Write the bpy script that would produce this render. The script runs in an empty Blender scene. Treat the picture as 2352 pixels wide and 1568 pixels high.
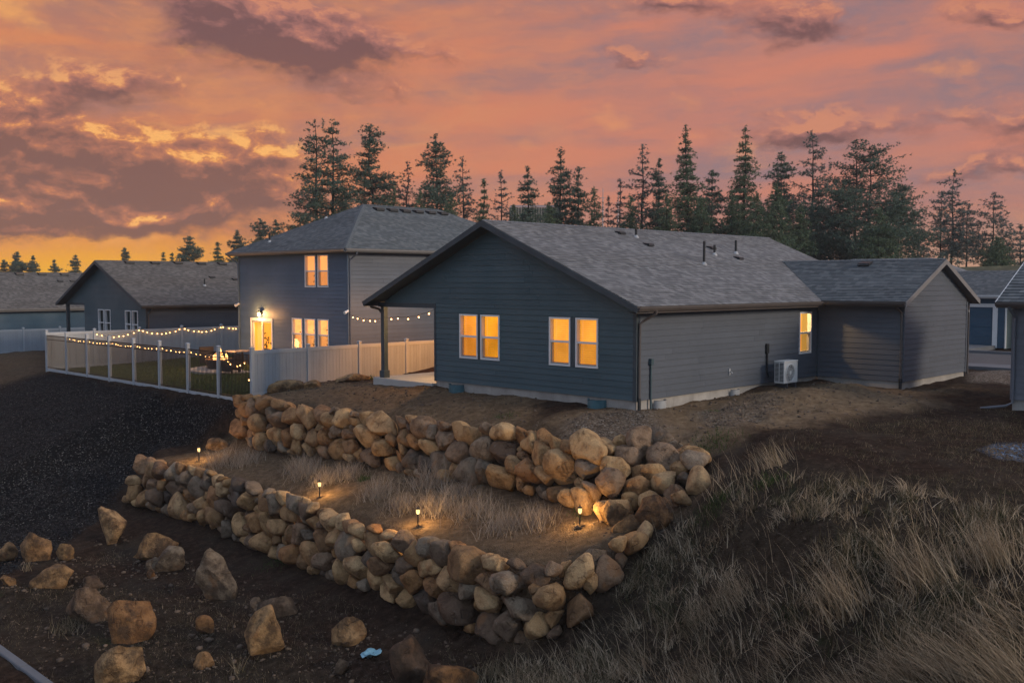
import bpy, bmesh, math, random
import numpy as np
from mathutils import Vector, Matrix
from mathutils.geometry import delaunay_2d_cdt

random.seed(7)
RNG = np.random.default_rng(11)
scene = bpy.context.scene
COL = scene.collection

# ------------------------------------------------------------------ camera
YAW, PITCH = 0.7757, -0.0596
EYE = Vector((-22.01, -16.741, 3.3086))
cam_data = bpy.data.cameras.new("camera")
cam_data.sensor_width = 36.0
cam_data.lens = 34.69
cam_data.clip_start = 0.1
cam_data.clip_end = 3000
cam = bpy.data.objects.new("camera", cam_data)
COL.objects.link(cam)
FW = Vector((math.cos(YAW) * math.cos(PITCH), math.sin(YAW) * math.cos(PITCH), math.sin(PITCH)))
cam.location = EYE
cam.rotation_euler = FW.to_track_quat('-Z', 'Y').to_euler()
scene.camera = cam

# ------------------------------------------------------------------ render settings
scene.view_settings.view_transform = 'Standard'
scene.view_settings.look = 'None'
scene.view_settings.exposure = 0.12
scene.view_settings.gamma = 1.0
scene.view_settings.use_curve_mapping = False
scene.render.engine = 'CYCLES'
scene.cycles.use_denoising = True
scene.cycles.max_bounces = 4
scene.cycles.diffuse_bounces = 3
scene.cycles.use_adaptive_sampling = True
scene.cycles.adaptive_threshold = 0.02
scene.cycles.transparent_max_bounces = 8
scene.cycles.caustics_reflective = False
scene.cycles.caustics_refractive = False


# ------------------------------------------------------------------ node helper
class NB:
    def __init__(self, tree):
        self.t = tree
        self.n = tree.nodes
        self.l = tree.links

    def new(self, kind, **kw):
        nd = self.n.new(kind)
        for k, v in kw.items():
            setattr(nd, k, v)
        return nd

    def put(self, sock, v):
        if v is None:
            return
        if isinstance(v, bpy.types.NodeSocket):
            self.l.new(v, sock)
        elif isinstance(v, (tuple, list)) and len(v) == 3 and sock.type == 'RGBA':
            sock.default_value = (*v, 1)
        else:
            sock.default_value = v

    def m(self, op, a, b=None, c=None, clamp=False):
        nd = self.new('ShaderNodeMath', operation=op, use_clamp=clamp)
        self.put(nd.inputs[0], a)
        self.put(nd.inputs[1], b)
        if c is not None:
            self.put(nd.inputs[2], c)
        return nd.outputs[0]

    def vm(self, op, a, b=None):
        nd = self.new('ShaderNodeVectorMath', operation=op)
        self.put(nd.inputs[0], a)
        if b is not None:
            self.put(nd.inputs[1], b)
        return nd.outputs['Value'] if op in ('DOT_PRODUCT', 'LENGTH') else nd.outputs['Vector']

    def xyz(self, x, y, z=0.0):
        nd = self.new('ShaderNodeCombineXYZ')
        for i, v in enumerate((x, y, z)):
            self.put(nd.inputs[i], v)
        return nd.outputs[0]

    def sep(self, v):
        nd = self.new('ShaderNodeSeparateXYZ')
        self.put(nd.inputs[0], v)
        return nd.outputs

    def ss(self, v, lo, hi, a=0.0, b=1.0):
        nd = self.new('ShaderNodeMapRange', interpolation_type='SMOOTHSTEP')
        self.put(nd.inputs['Value'], v)
        nd.inputs['From Min'].default_value = lo
        nd.inputs['From Max'].default_value = hi
        nd.inputs['To Min'].default_value = a
        nd.inputs['To Max'].default_value = b
        return nd.outputs[0]

    def lin(self, v, lo, hi, a=0.0, b=1.0):
        nd = self.new('ShaderNodeMapRange')
        self.put(nd.inputs['Value'], v)
        nd.inputs['From Min'].default_value = lo
        nd.inputs['From Max'].default_value = hi
        nd.inputs['To Min'].default_value = a
        nd.inputs['To Max'].default_value = b
        return nd.outputs[0]

    def ramp(self, fac, stops, interp='LINEAR'):
        nd = self.new('ShaderNodeValToRGB')
        self.put(nd.inputs[0], fac)
        cr = nd.color_ramp
        cr.interpolation = interp
        while len(cr.elements) < len(stops):
            cr.elements.new(0.5)
        for e, (p, c) in zip(cr.elements, stops):
            e.position = p
            e.color = (*c, 1)
        return nd.outputs[0]

    def mix(self, fac, a, b, mode='MIX'):
        nd = self.new('ShaderNodeMix', data_type='RGBA', blend_type=mode, clamp_factor=True)
        self.put(nd.inputs[0], fac)
        self.put(nd.inputs[6], a)
        self.put(nd.inputs[7], b)
        return nd.outputs[2]

    def noise(self, vec, scale, detail=4.0, rough=0.55, dist=0.0, out=0):
        nd = self.new('ShaderNodeTexNoise')
        if vec is not None:
            self.put(nd.inputs['Vector'], vec)
        nd.inputs['Scale'].default_value = scale
        nd.inputs['Detail'].default_value = detail
        nd.inputs['Roughness'].default_value = rough
        nd.inputs['Distortion'].default_value = dist
        return nd.outputs[out]

    def voro(self, vec, scale, out=0, feature='F1'):
        nd = self.new('ShaderNodeTexVoronoi', feature=feature)
        if vec is not None:
            self.put(nd.inputs['Vector'], vec)
        nd.inputs['Scale'].default_value = scale
        return nd.outputs[out]

    def bump(self, h, strength=0.3, dist=0.02):
        nd = self.new('ShaderNodeBump')
        nd.inputs['Strength'].default_value = strength
        nd.inputs['Distance'].default_value = dist
        self.put(nd.inputs['Height'], h)
        return nd.outputs[0]

    def attr(self, name, out='Fac'):
        nd = self.new('ShaderNodeAttribute', attribute_name=name)
        return nd.outputs[out]


# ------------------------------------------------------------------ world: dusk sky with sunset clouds
def build_world():
    w = bpy.data.worlds.new("World")
    scene.world = w
    w.use_nodes = True
    w.cycles.sampling_method = 'MANUAL'
    w.cycles.sample_map_resolution = 512
    t = w.node_tree
    t.nodes.clear()
    b = NB(t)
    d = b.new('ShaderNodeTexCoord').outputs['Generated']
    s = b.sep(b.vm('NORMALIZE', d))
    cy, sy = math.cos(YAW), math.sin(YAW)
    f = b.m('ADD', b.m('MULTIPLY', s[0], cy), b.m('MULTIPLY', s[1], sy))
    lft = b.m('ADD', b.m('MULTIPLY', s[0], -sy), b.m('MULTIPLY', s[1], cy))
    A = b.m('MULTIPLY', b.m('ARCTAN2', lft, f), 180 / math.pi)      # bearing of the sky from the camera axis, degrees
    E = b.m('MULTIPLY', b.m('ARCSINE', s[2]), 180 / math.pi)        # elevation, degrees
    P = b.xyz(A, E)
    # slow warp of all cloud shapes
    wn = b.noise(b.xyz(b.m('MULTIPLY', A, .11), b.m('MULTIPLY', E, .22), 3.1), 1.0, 5, .58, 0, 1)
    wv = b.vm('MULTIPLY', b.vm('SUBTRACT', wn, (.5, .5, .5)), (9.0, 4.2, 0))
    wn2 = b.noise(b.xyz(b.m('MULTIPLY', A, .5), b.m('MULTIPLY', E, .8), 8.1), 1.0, 5, .6, 0, 1)
    wv2 = b.vm('MULTIPLY', b.vm('SUBTRACT', wn2, (.5, .5, .5)), (2.4, 1.5, 0))
    PW = b.vm('ADD', b.vm('ADD', P, wv), wv2)
    # base glow
    e1 = b.lin(E, 0, 60)
    K = 1 / 60
    left = b.ramp(e1, [(0, (.82, .42, .015)), (1.3 * K, (.80, .34, .02)), (2.8 * K, (.64, .21, .045)), (7 * K, (.50, .165, .075)),
                       (11 * K, (.50, .175, .085)), (16 * K, (.42, .165, .10)), (30 * K, (.40, .40, .46)), (1, (.36, .49, .68))])
    right = b.ramp(e1, [(0, (.50, .31, .19)), (2.0 * K, (.42, .23, .16)), (4 * K, (.36, .165, .135)), (7 * K, (.36, .155, .125)),
                        (11 * K, (.35, .165, .15)), (16 * K, (.31, .15, .155)), (30 * K, (.38, .39, .47)), (1, (.36, .49, .68))])
    fr = b.ss(A, -14, 20)
    base = b.mix(fr, right, left)
    # high thin streaks
    Pn = b.vm('ADD', P, b.vm('MULTIPLY', wv, (.6, .35, 0)))
    q = b.sep(Pn)
    tilt = b.m('ADD', b.m('MULTIPLY', q[1], .34), b.m('MULTIPLY', q[0], .022))
    st = b.noise(b.xyz(b.m('MULTIPLY', q[0], .06), tilt, 1.7), 1.0, 6, .55)
    stm = b.ss(st, .36, .64)
    cool = b.mix(fr, (.250, .160, .175), (.35, .160, .125))
    warm = b.mix(fr, (.58, .195, .120), (.62, .200, .078))
    stc = b.mix(stm, cool, warm)
    hi = b.ss(E, 40, 20)
    base = b.mix(b.m('MULTIPLY', b.m('MULTIPLY', b.ss(E, 2.2, 5.5), hi), .88), base, stc)
    fn = b.noise(b.xyz(b.m('MULTIPLY', q[0], .25), b.m('MULTIPLY', q[1], .7), 5.7), 1.0, 7, .62)
    base = b.mix(b.m('MULTIPLY', b.ss(fn, .46, .70), .55), base, b.mix(fr, (.52, .20, .13), (.66, .25, .09)))

    def blob(vec, a, e, ra, re, amp):
        v = b.vm('MULTIPLY', b.vm('SUBTRACT', vec, (a, e, 0)), (1 / ra, 1 / re, 0))
        g = b.m('EXPONENT', b.m('MULTIPLY', b.vm('DOT_PRODUCT', v, v), -1.0))
        return b.m('MULTIPLY', g, amp)

    def total(vec, lst):
        tot = None
        for it in lst:
            g = blob(vec, *it)
            tot = g if tot is None else b.m('ADD', tot, g)
        return tot

    def pp(u, v, ru, rv, amp):    # cloud centre/size noted on a 2352-wide image, in pixels -> bearing, elevation
        k = 180 / math.pi / 2266.0
        return (math.degrees(math.atan((1176 - u) / 2266)), math.degrees(math.atan((649 - v) / 2266)), ru * k, rv * k, amp)
    glow = [pp(40, 95, 105, 60, 1.1), pp(120, 30, 130, 40, .7), pp(430, 160, 90, 22, .8), pp(330, 312, 90, 12, .55),
            pp(440, 315, 80, 12, .55), pp(600, 312, 60, 14, .6), pp(560, 430, 70, 20, .4), pp(90, 470, 100, 12, .4),
            pp(1395, 285, 66, 24, 1.0), pp(1560, 250, 60, 16, .5), pp(1690, 345, 130, 50, .75), pp(2170, 215, 120, 26, .7),
            pp(2300, 90, 120, 24, .55), pp(1130, 345, 90, 22, .5), pp(300, 560, 330, 30, .6), pp(960, 340, 60, 20, .5),
            pp(2320, 520, 120, 24, .5)]
    gl = total(PW, glow)
    gn = b.noise(b.xyz(b.m('MULTIPLY', q[0], .5), b.m('MULTIPLY', q[1], .95), 2.2), 1.0, 7, .6)
    gm = b.ss(b.m('ADD', gl, b.m('MULTIPLY', b.m('SUBTRACT', gn, .5), 2.2)), .25, 1.35)
    gcol = b.mix(b.ss(A, -8, 12), (.72, .28, .11), (.84, .37, .095))
    base = b.mix(b.m('MULTIPLY', gm, .72), base, gcol)
    # dark cumulus
    dark = [pp(620, 95, 210, 85, 1.75), pp(770, 125, 130, 60, 1.2), pp(560, 30, 120, 65, 1.1), pp(255, 232, 130, 32, 1.15),
            pp(50, 325, 150, 66, 1.5), pp(330, 378, 210, 62, 1.6), pp(180, 440, 160, 40, 1.2), pp(470, 420, 140, 54, 1.1),
            pp(640, 375, 85, 58, 1.1), pp(60, 490, 140, 38, 1.2), pp(110, 545, 130, 20, 1.0), pp(330, 520, 80, 28, 1.0),
            pp(500, 515, 110, 42, 1.1), pp(650, 470, 90, 56, 1.0), pp(230, 500, 200, 30, .8), pp(1830, 100, 100, 52, 1.45), pp(1840, 312, 100, 32, 1.4),
            pp(2310, 105, 100, 32, 1.1), pp(1570, 15, 150, 34, 1.1), pp(1460, 158, 120, 20, .95), pp(2250, 420, 200, 24, .9),
            pp(2330, 340, 140, 32, .85), pp(850, 235, 170, 34, .5), pp(1020, 150, 150, 22, .55), pp(1130, 60, 120, 20, .4), pp(2080, 300, 160, 22, .5)]
    def density(dA, dE):
        off = (dA, dE, 0)
        p1 = b.vm('ADD', PW, off)
        p2 = b.sep(b.vm('ADD', Pn, off))
        d1 = b.noise(b.xyz(b.m('MULTIPLY', p2[0], .24), b.m('MULTIPLY', p2[1], .46), 9.4), 1.0, 9, .60)
        d2 = b.noise(b.xyz(b.m('MULTIPLY', p2[0], .80), b.m('MULTIPLY', p2[1], 1.25), 4.4), 1.0, 8, .60)
        body = b.m('SUBTRACT', total(p1, dark), .12)
        det = b.m('ADD', b.m('MULTIPLY', b.m('SUBTRACT', d1, .5), 1.5), b.m('MULTIPLY', b.m('SUBTRACT', d2, .5), 1.15))
        return b.m('ADD', body, det), d2
    dens, dn2 = density(0, 0)
    densU, _ = density(-.2, .5)
    relief = b.m('SUBTRACT', dens, densU)            # > 0 on the sides that face the afterglow
    lowleft = b.m('MULTIPLY', b.ss(A, -2, 14), b.ss(E, 15, 6))
    mask = b.ss(dens, .02, .88)
    sh = b.m('ADD', b.m('ADD', .40, b.m('MULTIPLY', relief, 1.35)), b.m('ADD', b.m('MULTIPLY', b.m('SUBTRACT', dn2, .5), .75), b.m('MULTIPLY', b.ss(dens, .3, 1.5), -.30)))
    cl_w = b.ramp(sh, [(0, (.185, .078, .060)), (.25, (.265, .102, .068)), (.5, (.37, .132, .078)), (.72, (.52, .180, .075)), (.88, (.76, .30, .075)), (1, (.92, .44, .11))])
    cl_e = b.ramp(sh, [(0, (.160, .072, .068)), (.25, (.215, .092, .084)), (.5, (.30, .124, .106)), (.8, (.44, .168, .120)), (1, (.57, .22, .125))])
    dcol = b.mix(lowleft, cl_e, cl_w)
    # open sky between the clouds is mottled too
    base = b.mix(b.m('MULTIPLY', b.ss(dn2, .35, .68), .28), base, b.mix(fr, (.50, .185, .12), (.70, .27, .085)))
    sky = b.mix(b.m('MULTIPLY', mask, b.m('MULTIPLY', .95, hi)), base, dcol)
    # east side of the dusk sky, away from the afterglow
    back = b.ss(b.m('ABSOLUTE', A), 45, 125)
    east = b.ramp(e1, [(0, (.38, .40, .46)), (10 * K, (.35, .42, .53)), (30 * K, (.355, .465, .62)), (1, (.36, .49, .68))])
    sky = b.mix(back, sky, east)
    sky = b.mix(b.ss(E, 0, -3), sky, (.03, .028, .028))
    # clear air above the clouds, from the physical sky model
    nis = b.new('ShaderNodeTexSky', sky_type='NISHITA')
    nis.sun_disc = False
    nis.sun_elevation = math.radians(SUN_EL)
    nis.sun_rotation = math.radians(90 - SUN_AZ)
    sky = b.mix(1.0, sky, b.vm('MULTIPLY', nis.outputs[0], (.004, .004, .004)), 'ADD')
    bg = b.new('ShaderNodeBackground')
    b.put(bg.inputs[0], sky)
    bg.inputs[1].default_value = 1.0
    o = b.new('ShaderNodeOutputWorld')
    b.l.new(bg.outputs[0], o.inputs[0])


SUN_AZ, SUN_EL = -75.0, 18.0       # degrees from +x axis, elevation
build_world()
sun_d = bpy.data.lights.new("sun", 'SUN')
sun_d.energy = 1.75
sun_d.angle = math.radians(14)
sun_d.color = (1.0, .83, .64)
sun = bpy.data.objects.new("sun", sun_d)
COL.objects.link(sun)
_sv = Vector((math.cos(math.radians(SUN_AZ)) * math.cos(math.radians(SUN_EL)), math.sin(math.radians(SUN_AZ)) * math.cos(math.radians(SUN_EL)), math.sin(math.radians(SUN_EL))))
sun.rotation_euler = _sv.to_track_quat('Z', 'Y').to_euler()
sun.location = (20, -40, 30)


# ------------------------------------------------------------------ object helpers
RIGHT = Vector((math.sin(YAW), -math.cos(YAW), 0))
UPV = RIGHT.cross(FW)


def ray(u, v):  # camera ray through an image pixel
    return FW + RIGHT * ((u - 1176) / 2266.34) - UPV * ((v - 784) / 2266.34)


def at(u, v, z):
    """world point at height z on the camera ray through an image pixel"""
    r = ray(u, v)
    return EYE + r * ((z - EYE.z) / r.z)


def atd(u, v, D):
    return EYE + ray(u, v) * D


def wloc(o):
    p = Vector((0, 0, 0))
    while o is not None:
        p += o.location
        o = o.parent
    return p


def props(o, label=None, cat=None, group=None, kind=None):
    if label:
        o["label"] = label
    if cat:
        o["category"] = cat
    if group:
        o["group"] = group
    if kind:
        o["kind"] = kind
    return o


def thing(name, label, cat, loc, group=None):
    o = bpy.data.objects.new(name, None)
    o.empty_display_size = .3
    o.location = loc
    COL.objects.link(o)
    return props(o, label, cat, group)


def link(name, me, mat, parent=None):
    o = bpy.data.objects.new(name, me)
    COL.objects.link(o)
    if parent is not None:
        o.parent = parent
    if mat is not None and len(me.materials) == 0:
        me.materials.append(mat)
    return o


def mesh(name, V, F, mat, parent=None, smooth=False):
    me = bpy.data.meshes.new(name)
    off = wloc(parent) if parent is not None else Vector((0, 0, 0))
    me.from_pydata([(v[0] - off.x, v[1] - off.y, v[2] - off.z) for v in V], [], F)
    me.update()
    if smooth:
        me.polygons.foreach_set('use_smooth', [True] * len(me.polygons))
    return link(name, me, mat, parent)


def mesh_np(name, V, F, mat, parent=None, smooth=False, attrs=None):
    """V (n,3), F (m,3|4) as arrays"""
    V = np.asarray(V, np.float32)
    F = np.asarray(F, np.int32)
    if parent is not None:
        V = V - np.array(wloc(parent), np.float32)
    me = bpy.data.meshes.new(name)
    k = F.shape[1]
    me.vertices.add(len(V))
    me.vertices.foreach_set('co', V.ravel())
    me.loops.add(F.size)
    me.loops.foreach_set('vertex_index', F.ravel())
    me.polygons.add(len(F))
    me.polygons.foreach_set('loop_start', np.arange(0, F.size, k, dtype=np.int32))
    me.polygons.foreach_set('loop_total', np.full(len(F), k, np.int32))
    if smooth:
        me.polygons.foreach_set('use_smooth', np.ones(len(F), bool))
    for n, arr in (attrs or {}).items():
        if arr.ndim == 1:
            a = me.attributes.new(n, 'FLOAT', 'POINT')
            a.data.foreach_set('value', arr.astype(np.float32))
        else:
            a = me.attributes.new(n, 'FLOAT_COLOR', 'POINT')
            a.data.foreach_set('color', arr.astype(np.float32).ravel())
    me.update()
    me.validate()
    return link(name, me, mat, parent)


BOXF = [(0, 3, 2, 1), (4, 5, 6, 7), (0, 1, 5, 4), (1, 2, 6, 5), (2, 3, 7, 6), (3, 0, 4, 7)]


def boxv(x0, x1, y0, y1, z0, z1):
    return [(x0, y0, z0), (x1, y0, z0), (x1, y1, z0), (x0, y1, z0), (x0, y0, z1), (x1, y0, z1), (x1, y1, z1), (x0, y1, z1)]


def box(name, x, y, z, mat, parent=None, bevel=0.0):
    o = mesh(name, boxv(x[0], x[1], y[0], y[1], z[0], z[1]), BOXF, mat, parent)
    if bevel:
        bm = bmesh.new()
        bm.from_mesh(o.data)
        bmesh.ops.bevel(bm, geom=bm.edges[:], offset=bevel, segments=2, affect='EDGES', profile=.5)
        bm.to_mesh(o.data)
        bm.free()
    return o


class MB:
    """collects pieces of ONE part"""
    def __init__(self):
        self.V, self.F = [], []

    def add(self, V, F):
        n = len(self.V)
        self.V += [tuple(v) for v in V]
        self.F += [tuple(i + n for i in f) for f in F]
        return self

    def box(self, x, y, z):
        return self.add(boxv(x[0], x[1], y[0], y[1], z[0], z[1]), BOXF)

    def beam(self, p0, p1, w, h, up=(0, 0, 1)):
        p0, p1 = Vector(p0), Vector(p1)
        d = (p1 - p0).normalized()
        s = d.cross(Vector(up)).normalized()
        t = s.cross(d).normalized()
        V = []
        for p in (p0, p1):
            for a, c in ((-1, -1), (1, -1), (1, 1), (-1, 1)):
                V.append(p + s * (a * w / 2) + t * (c * h / 2))
        return self.add(V, [(0, 3, 2, 1), (4, 5, 6, 7), (0, 1, 5, 4), (1, 2, 6, 5), (2, 3, 7, 6), (3, 0, 4, 7)])

    def tube(self, pts, r, n=8, cap=True):
        pts = [Vector(p) for p in pts]
        rs = r if isinstance(r, (list, tuple)) else [r] * len(pts)
        V, F = [], []
        ref = None
        for i, p in enumerate(pts):
            a = pts[max(i - 1, 0)]
            c = pts[min(i + 1, len(pts) - 1)]
            d = (c - a).normalized()
            if ref is None:
                ref = Vector((1, 0, 0)) if abs(d.x) < .8 else Vector((0, 1, 0))
            s = (ref - d * ref.dot(d)).normalized()
            ref = s
            t = d.cross(s)
            for k in range(n):
                an = 2 * math.pi * k / n
                V.append(p + (s * math.cos(an) + t * math.sin(an)) * rs[i])
        for i in range(len(pts) - 1):
            for k in range(n):
                k2 = (k + 1) % n
                F.append((i * n + k, i * n + k2, (i + 1) * n + k2, (i + 1) * n + k))
        if cap:
            F.append(tuple(range(n - 1, -1, -1)))
            F.append(tuple(range((len(pts) - 1) * n, len(pts) * n)))
        return self.add(V, F)

    def lathe(self, c, prof, n=20):
        V, F = [], []
        for (r, z) in prof:
            for k in range(n):
                an = 2 * math.pi * k / n
                V.append((c[0] + r * math.cos(an), c[1] + r * math.sin(an), c[2] + z))
        for i in range(len(prof) - 1):
            for k in range(n):
                k2 = (k + 1) % n
                F.append((i * n + k, i * n + k2, (i + 1) * n + k2, (i + 1) * n + k))
        F.append(tuple(range(n - 1, -1, -1)))
        F.append(tuple(range((len(prof) - 1) * n, len(prof) * n)))
        return self.add(V, F)

    def build(self, name, mat, parent=None, smooth=False):
        return mesh(name, self.V, self.F, mat, parent, smooth)


# ------------------------------------------------------------------ materials
def new_mat(name):
    m = bpy.data.materials.new(name)
    m.use_nodes = True
    b = NB(m.node_tree)
    p = m.node_tree.nodes['Principled BSDF']
    return m, b, p


def paint(name, col, rough=.6, var=.12, scale=3.0, bump=.1, bscale=60, rnd=0.0, spec=.4, stain=0.0):
    m, b, p = new_mat(name)
    oc = b.new('ShaderNodeTexCoord').outputs['Object']
    n = b.noise(oc, scale, 5, .6)
    c = b.mix(b.lin(n, .3, .7), tuple(x * (1 - var) for x in col), tuple(min(1, x * (1 + var)) for x in col))
    if rnd:
        r = b.new('ShaderNodeObjectInfo').outputs['Random']
        c = b.mix(1.0, c, b.ramp(r, [(0, (1 - rnd,) * 3), (1, (1 + rnd,) * 3)]), 'MULTIPLY')
    if stain:
        g = b.new('ShaderNodeNewGeometry').outputs['Position']
        sn = b.noise(b.vm('MULTIPLY', g, (1.2, 1.2, .25)), 2.5, 6, .65)
        c = b.mix(b.m('MULTIPLY', b.ss(sn, .5, .75), stain), c, tuple(x * .45 for x in col))
    b.put(p.inputs['Base Color'], c)
    p.inputs['Roughness'].default_value = rough
    p.inputs['Specular IOR Level'].default_value = spec
    if bump:
        b.put(p.inputs['Normal'], b.bump(b.noise(oc, bscale, 4, .6), bump, .01))
    return m


def emit(name, col, strength, var=0.0, scale=3.0, stretch=(1, 1, 1)):
    m, b, p = new_mat(name)
    p.inputs['Base Color'].default_value = (*[c * .6 for c in col], 1)
    p.inputs['Roughness'].default_value = .6
    p.inputs['Emission Strength'].default_value = strength
    if var:
        oc = b.new('ShaderNodeTexCoord').outputs['Object']
        n = b.noise(b.vm('MULTIPLY', oc, stretch), scale, 4, .6)
        b.put(p.inputs['Emission Color'], b.mix(b.lin(n, .35, .65), tuple(c * (1 - var) for c in col), tuple(c * (1 + var * .6) for c in col)))
    else:
        p.inputs['Emission Color'].default_value = (*col, 1)
    return m


def siding_mat(name, col):
    m, b, p = new_mat(name)
    g = b.new('ShaderNodeNewGeometry').outputs['Position']
    r = b.new('ShaderNodeObjectInfo').outputs['Random']
    grain = b.noise(b.vm('MULTIPLY', g, (1.5, 1.5, 30)), 2.0, 6, .65)
    blot = b.noise(g, .55, 5, .6)
    c = b.mix(b.lin(grain, .3, .7), tuple(x * .9 for x in col), tuple(x * 1.1 for x in col))
    c = b.mix(b.m('MULTIPLY', b.lin(blot, .3, .75), .5), c, tuple(x * .72 for x in col))
    c = b.mix(1.0, c, b.ramp(r, [(0, (.93,) * 3), (1, (1.07,) * 3)]), 'MULTIPLY')
    b.put(p.inputs['Base Color'], c)
    b.put(p.inputs['Roughness'], b.lin(blot, .3, .7, .5, .72))
    p.inputs['Specular IOR Level'].default_value = .35
    b.put(p.inputs['Normal'], b.bump(grain, .25, .006))
    return m


def shingle_mat(name, ca, cb, cc):
    m, b, p = new_mat(name)
    uv = b.new('ShaderNodeUVMap').outputs[0]
    q = b.sep(uv)
    row = b.m('FLOOR', q[1])
    off = b.m('MULTIPLY', b.new('ShaderNodeTexWhiteNoise', noise_dimensions='1D').outputs[0], 1.0)
    wn = off.node if hasattr(off, 'node') else None
    wnode = [n for n in b.n if n.bl_idname == 'ShaderNodeTexWhiteNoise'][0]
    b.put(wnode.inputs['W'], row)
    tab = b.m('ADD', b.m('MULTIPLY', q[0], 1 / .19), b.m('MULTIPLY', off, 7.0))
    w2 = b.new('ShaderNodeTexWhiteNoise', noise_dimensions='2D')
    b.put(w2.inputs['Vector'], b.xyz(b.m('FLOOR', tab), row))
    blot = b.noise(b.xyz(b.m('MULTIPLY', q[0], .5), b.m('MULTIPLY', q[1], .12)), 1.0, 5, .6)
    streak = b.noise(b.xyz(b.m('MULTIPLY', q[0], 1.1), b.m('MULTIPLY', q[1], .9)), 1.0, 4, .6)
    k = b.m('ADD', b.m('MULTIPLY', w2.outputs[0], .55), b.m('MULTIPLY', streak, .45))
    c = b.ramp(k, [(.15, ca), (.5, cb), (.85, cc)])
    c = b.mix(b.m('MULTIPLY', b.ss(blot, .4, .7), .45), c, tuple(x * .7 for x in cb))
    gr = b.noise(b.xyz(b.m('MULTIPLY', q[0], 60), b.m('MULTIPLY', q[1], 9)), 1.0, 3, .6)
    c = b.mix(1.0, c, b.ramp(gr, [(.3, (.8,) * 3), (.7, (1.2,) * 3)]), 'MULTIPLY')
    b.put(p.inputs['Base Color'], c)
    p.inputs['Roughness'].default_value = .9
    p.inputs['Specular IOR Level'].default_value = .25
    fr = b.m('FRACT', tab)
    hgt = b.m('ADD', b.m('MULTIPLY', w2.outputs[0], .8), b.m('MULTIPLY', gr, .5))
    b.put(p.inputs['Normal'], b.bump(hgt, .5, .012))
    return m


M = {}
M['side_teal'] = siding_mat('siding_teal', (.062, .107, .130))
M['side_grey'] = siding_mat('siding_grey', (.092, .106, .132))
M['side_navy'] = siding_mat('siding_navy', (.088, .138, .205))
M['side_taupe'] = siding_mat('siding_taupe', (.135, .148, .178))
M['side_blue'] = siding_mat('siding_blue', (.035, .085, .14))
M['side_pale'] = siding_mat('siding_pale', (.12, .17, .19))
M['side_slate'] = siding_mat('siding_slate', (.15, .16, .19))
M['trim_dark'] = paint('trim_dark', (.045, .062, .075), .55, .15, 2)
M['trim_grey'] = paint('trim_grey', (.20, .19, .19), .5, .1, 2)
M['trim_white'] = paint('trim_white', (.72, .72, .72), .45, .06, 2)
M['gutter_brown'] = paint('gutter_brown', (.10, .085, .08), .35, .1, 2, bump=0)
M['soffit'] = paint('soffit', (.14, .135, .14), .6, .1, 2)
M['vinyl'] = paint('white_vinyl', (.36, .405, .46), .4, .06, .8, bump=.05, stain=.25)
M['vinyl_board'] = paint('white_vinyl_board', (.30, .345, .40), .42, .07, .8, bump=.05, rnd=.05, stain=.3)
M['frame'] = paint('window_vinyl', (.75, .74, .75), .35, .05, 2, bump=0)
M['black_metal'] = paint('black_metal', (.012, .012, .014), .4, .2, 3, bump=0)
M['dark_plastic'] = paint('dark_plastic', (.015, .017, .02), .5, .2, 3, bump=0)
M['galv'] = paint('galvanised', (.36, .37, .39), .35, .1, 4, bump=0)
M['teal_metal'] = paint('teal_coated_metal', (.06, .15, .19), .4, .25, 4, bump=0, stain=.3)
M['pipe_teal'] = paint('pipe_slate', (.05, .085, .10), .5, .15, 4, bump=0)
M['white_plastic'] = paint('white_plastic', (.75, .78, .82), .45, .06, 4, bump=0)
M['ac_white'] = paint('unit_white', (.62, .62, .62), .4, .06, 3, bump=0, stain=.35)
M['ac_dark'] = paint('unit_dark', (.04, .042, .05), .5, .2, 3, bump=0)
M['concrete'] = paint('concrete', (.33, .31, .29), .85, .22, 1.6, bump=.3, bscale=30, stain=.5)
M['slab'] = paint('patio_concrete', (.42, .40, .38), .8, .1, 1.2, bump=.15, bscale=30, stain=.12)
M['sidewalk'] = paint('sidewalk_concrete', (.13, .138, .155), .85, .12, 1.2, bump=.2, bscale=25, stain=.2)
M['asphalt'] = paint('asphalt', (.085, .083, .088), .9, .2, 1.5, bump=.4, bscale=40)
M['bark'] = paint('bark', (.045, .035, .030), .9, .35, 4, bump=.5, bscale=12)
M['furn_dark'] = paint('dark_wicker', (.03, .024, .026), .6, .3, 20, bump=.4, bscale=60)
M['cushion'] = paint('cushion', (.30, .25, .21), .85, .15, 5)
M['pit'] = paint('fire_pit_steel', (.04, .03, .03), .55, .3, 6)
M['copper'] = paint('copper', (.35, .18, .09), .4, .2, 5, bump=0)
M['leaf'] = paint('house_plant', (.05, .07, .02), .6, .4, 9, bump=0)
M['roof_main'] = shingle_mat('shingle_grey', (.105, .108, .118), (.165, .168, .18), (.255, .255, .265))
M['roof_dark'] = shingle_mat('shingle_dark', (.075, .088, .098), (.115, .13, .142), (.18, .195, .205))
M['roof_brown'] = shingle_mat('shingle_brown', (.085, .08, .078), (.135, .125, .12), (.20, .185, .175))
M['bulb'] = emit('bulb_glow', (1.0, .48, .15), 15.0)
def lantern_mat():
    m, b, p = new_mat('lantern_glass')
    tr = b.new('ShaderNodeBsdfTransparent')
    em = b.new('ShaderNodeEmission')
    em.inputs[0].default_value = (1.0, .62, .22, 1)
    em.inputs[1].default_value = 2.6
    mx = b.new('ShaderNodeMixShader')
    mx.inputs[0].default_value = .55
    b.l.new(tr.outputs[0], mx.inputs[1])
    b.l.new(em.outputs[0], mx.inputs[2])
    b.l.new(mx.outputs[0], b.n['Material Output'].inputs[0])
    return m


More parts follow.
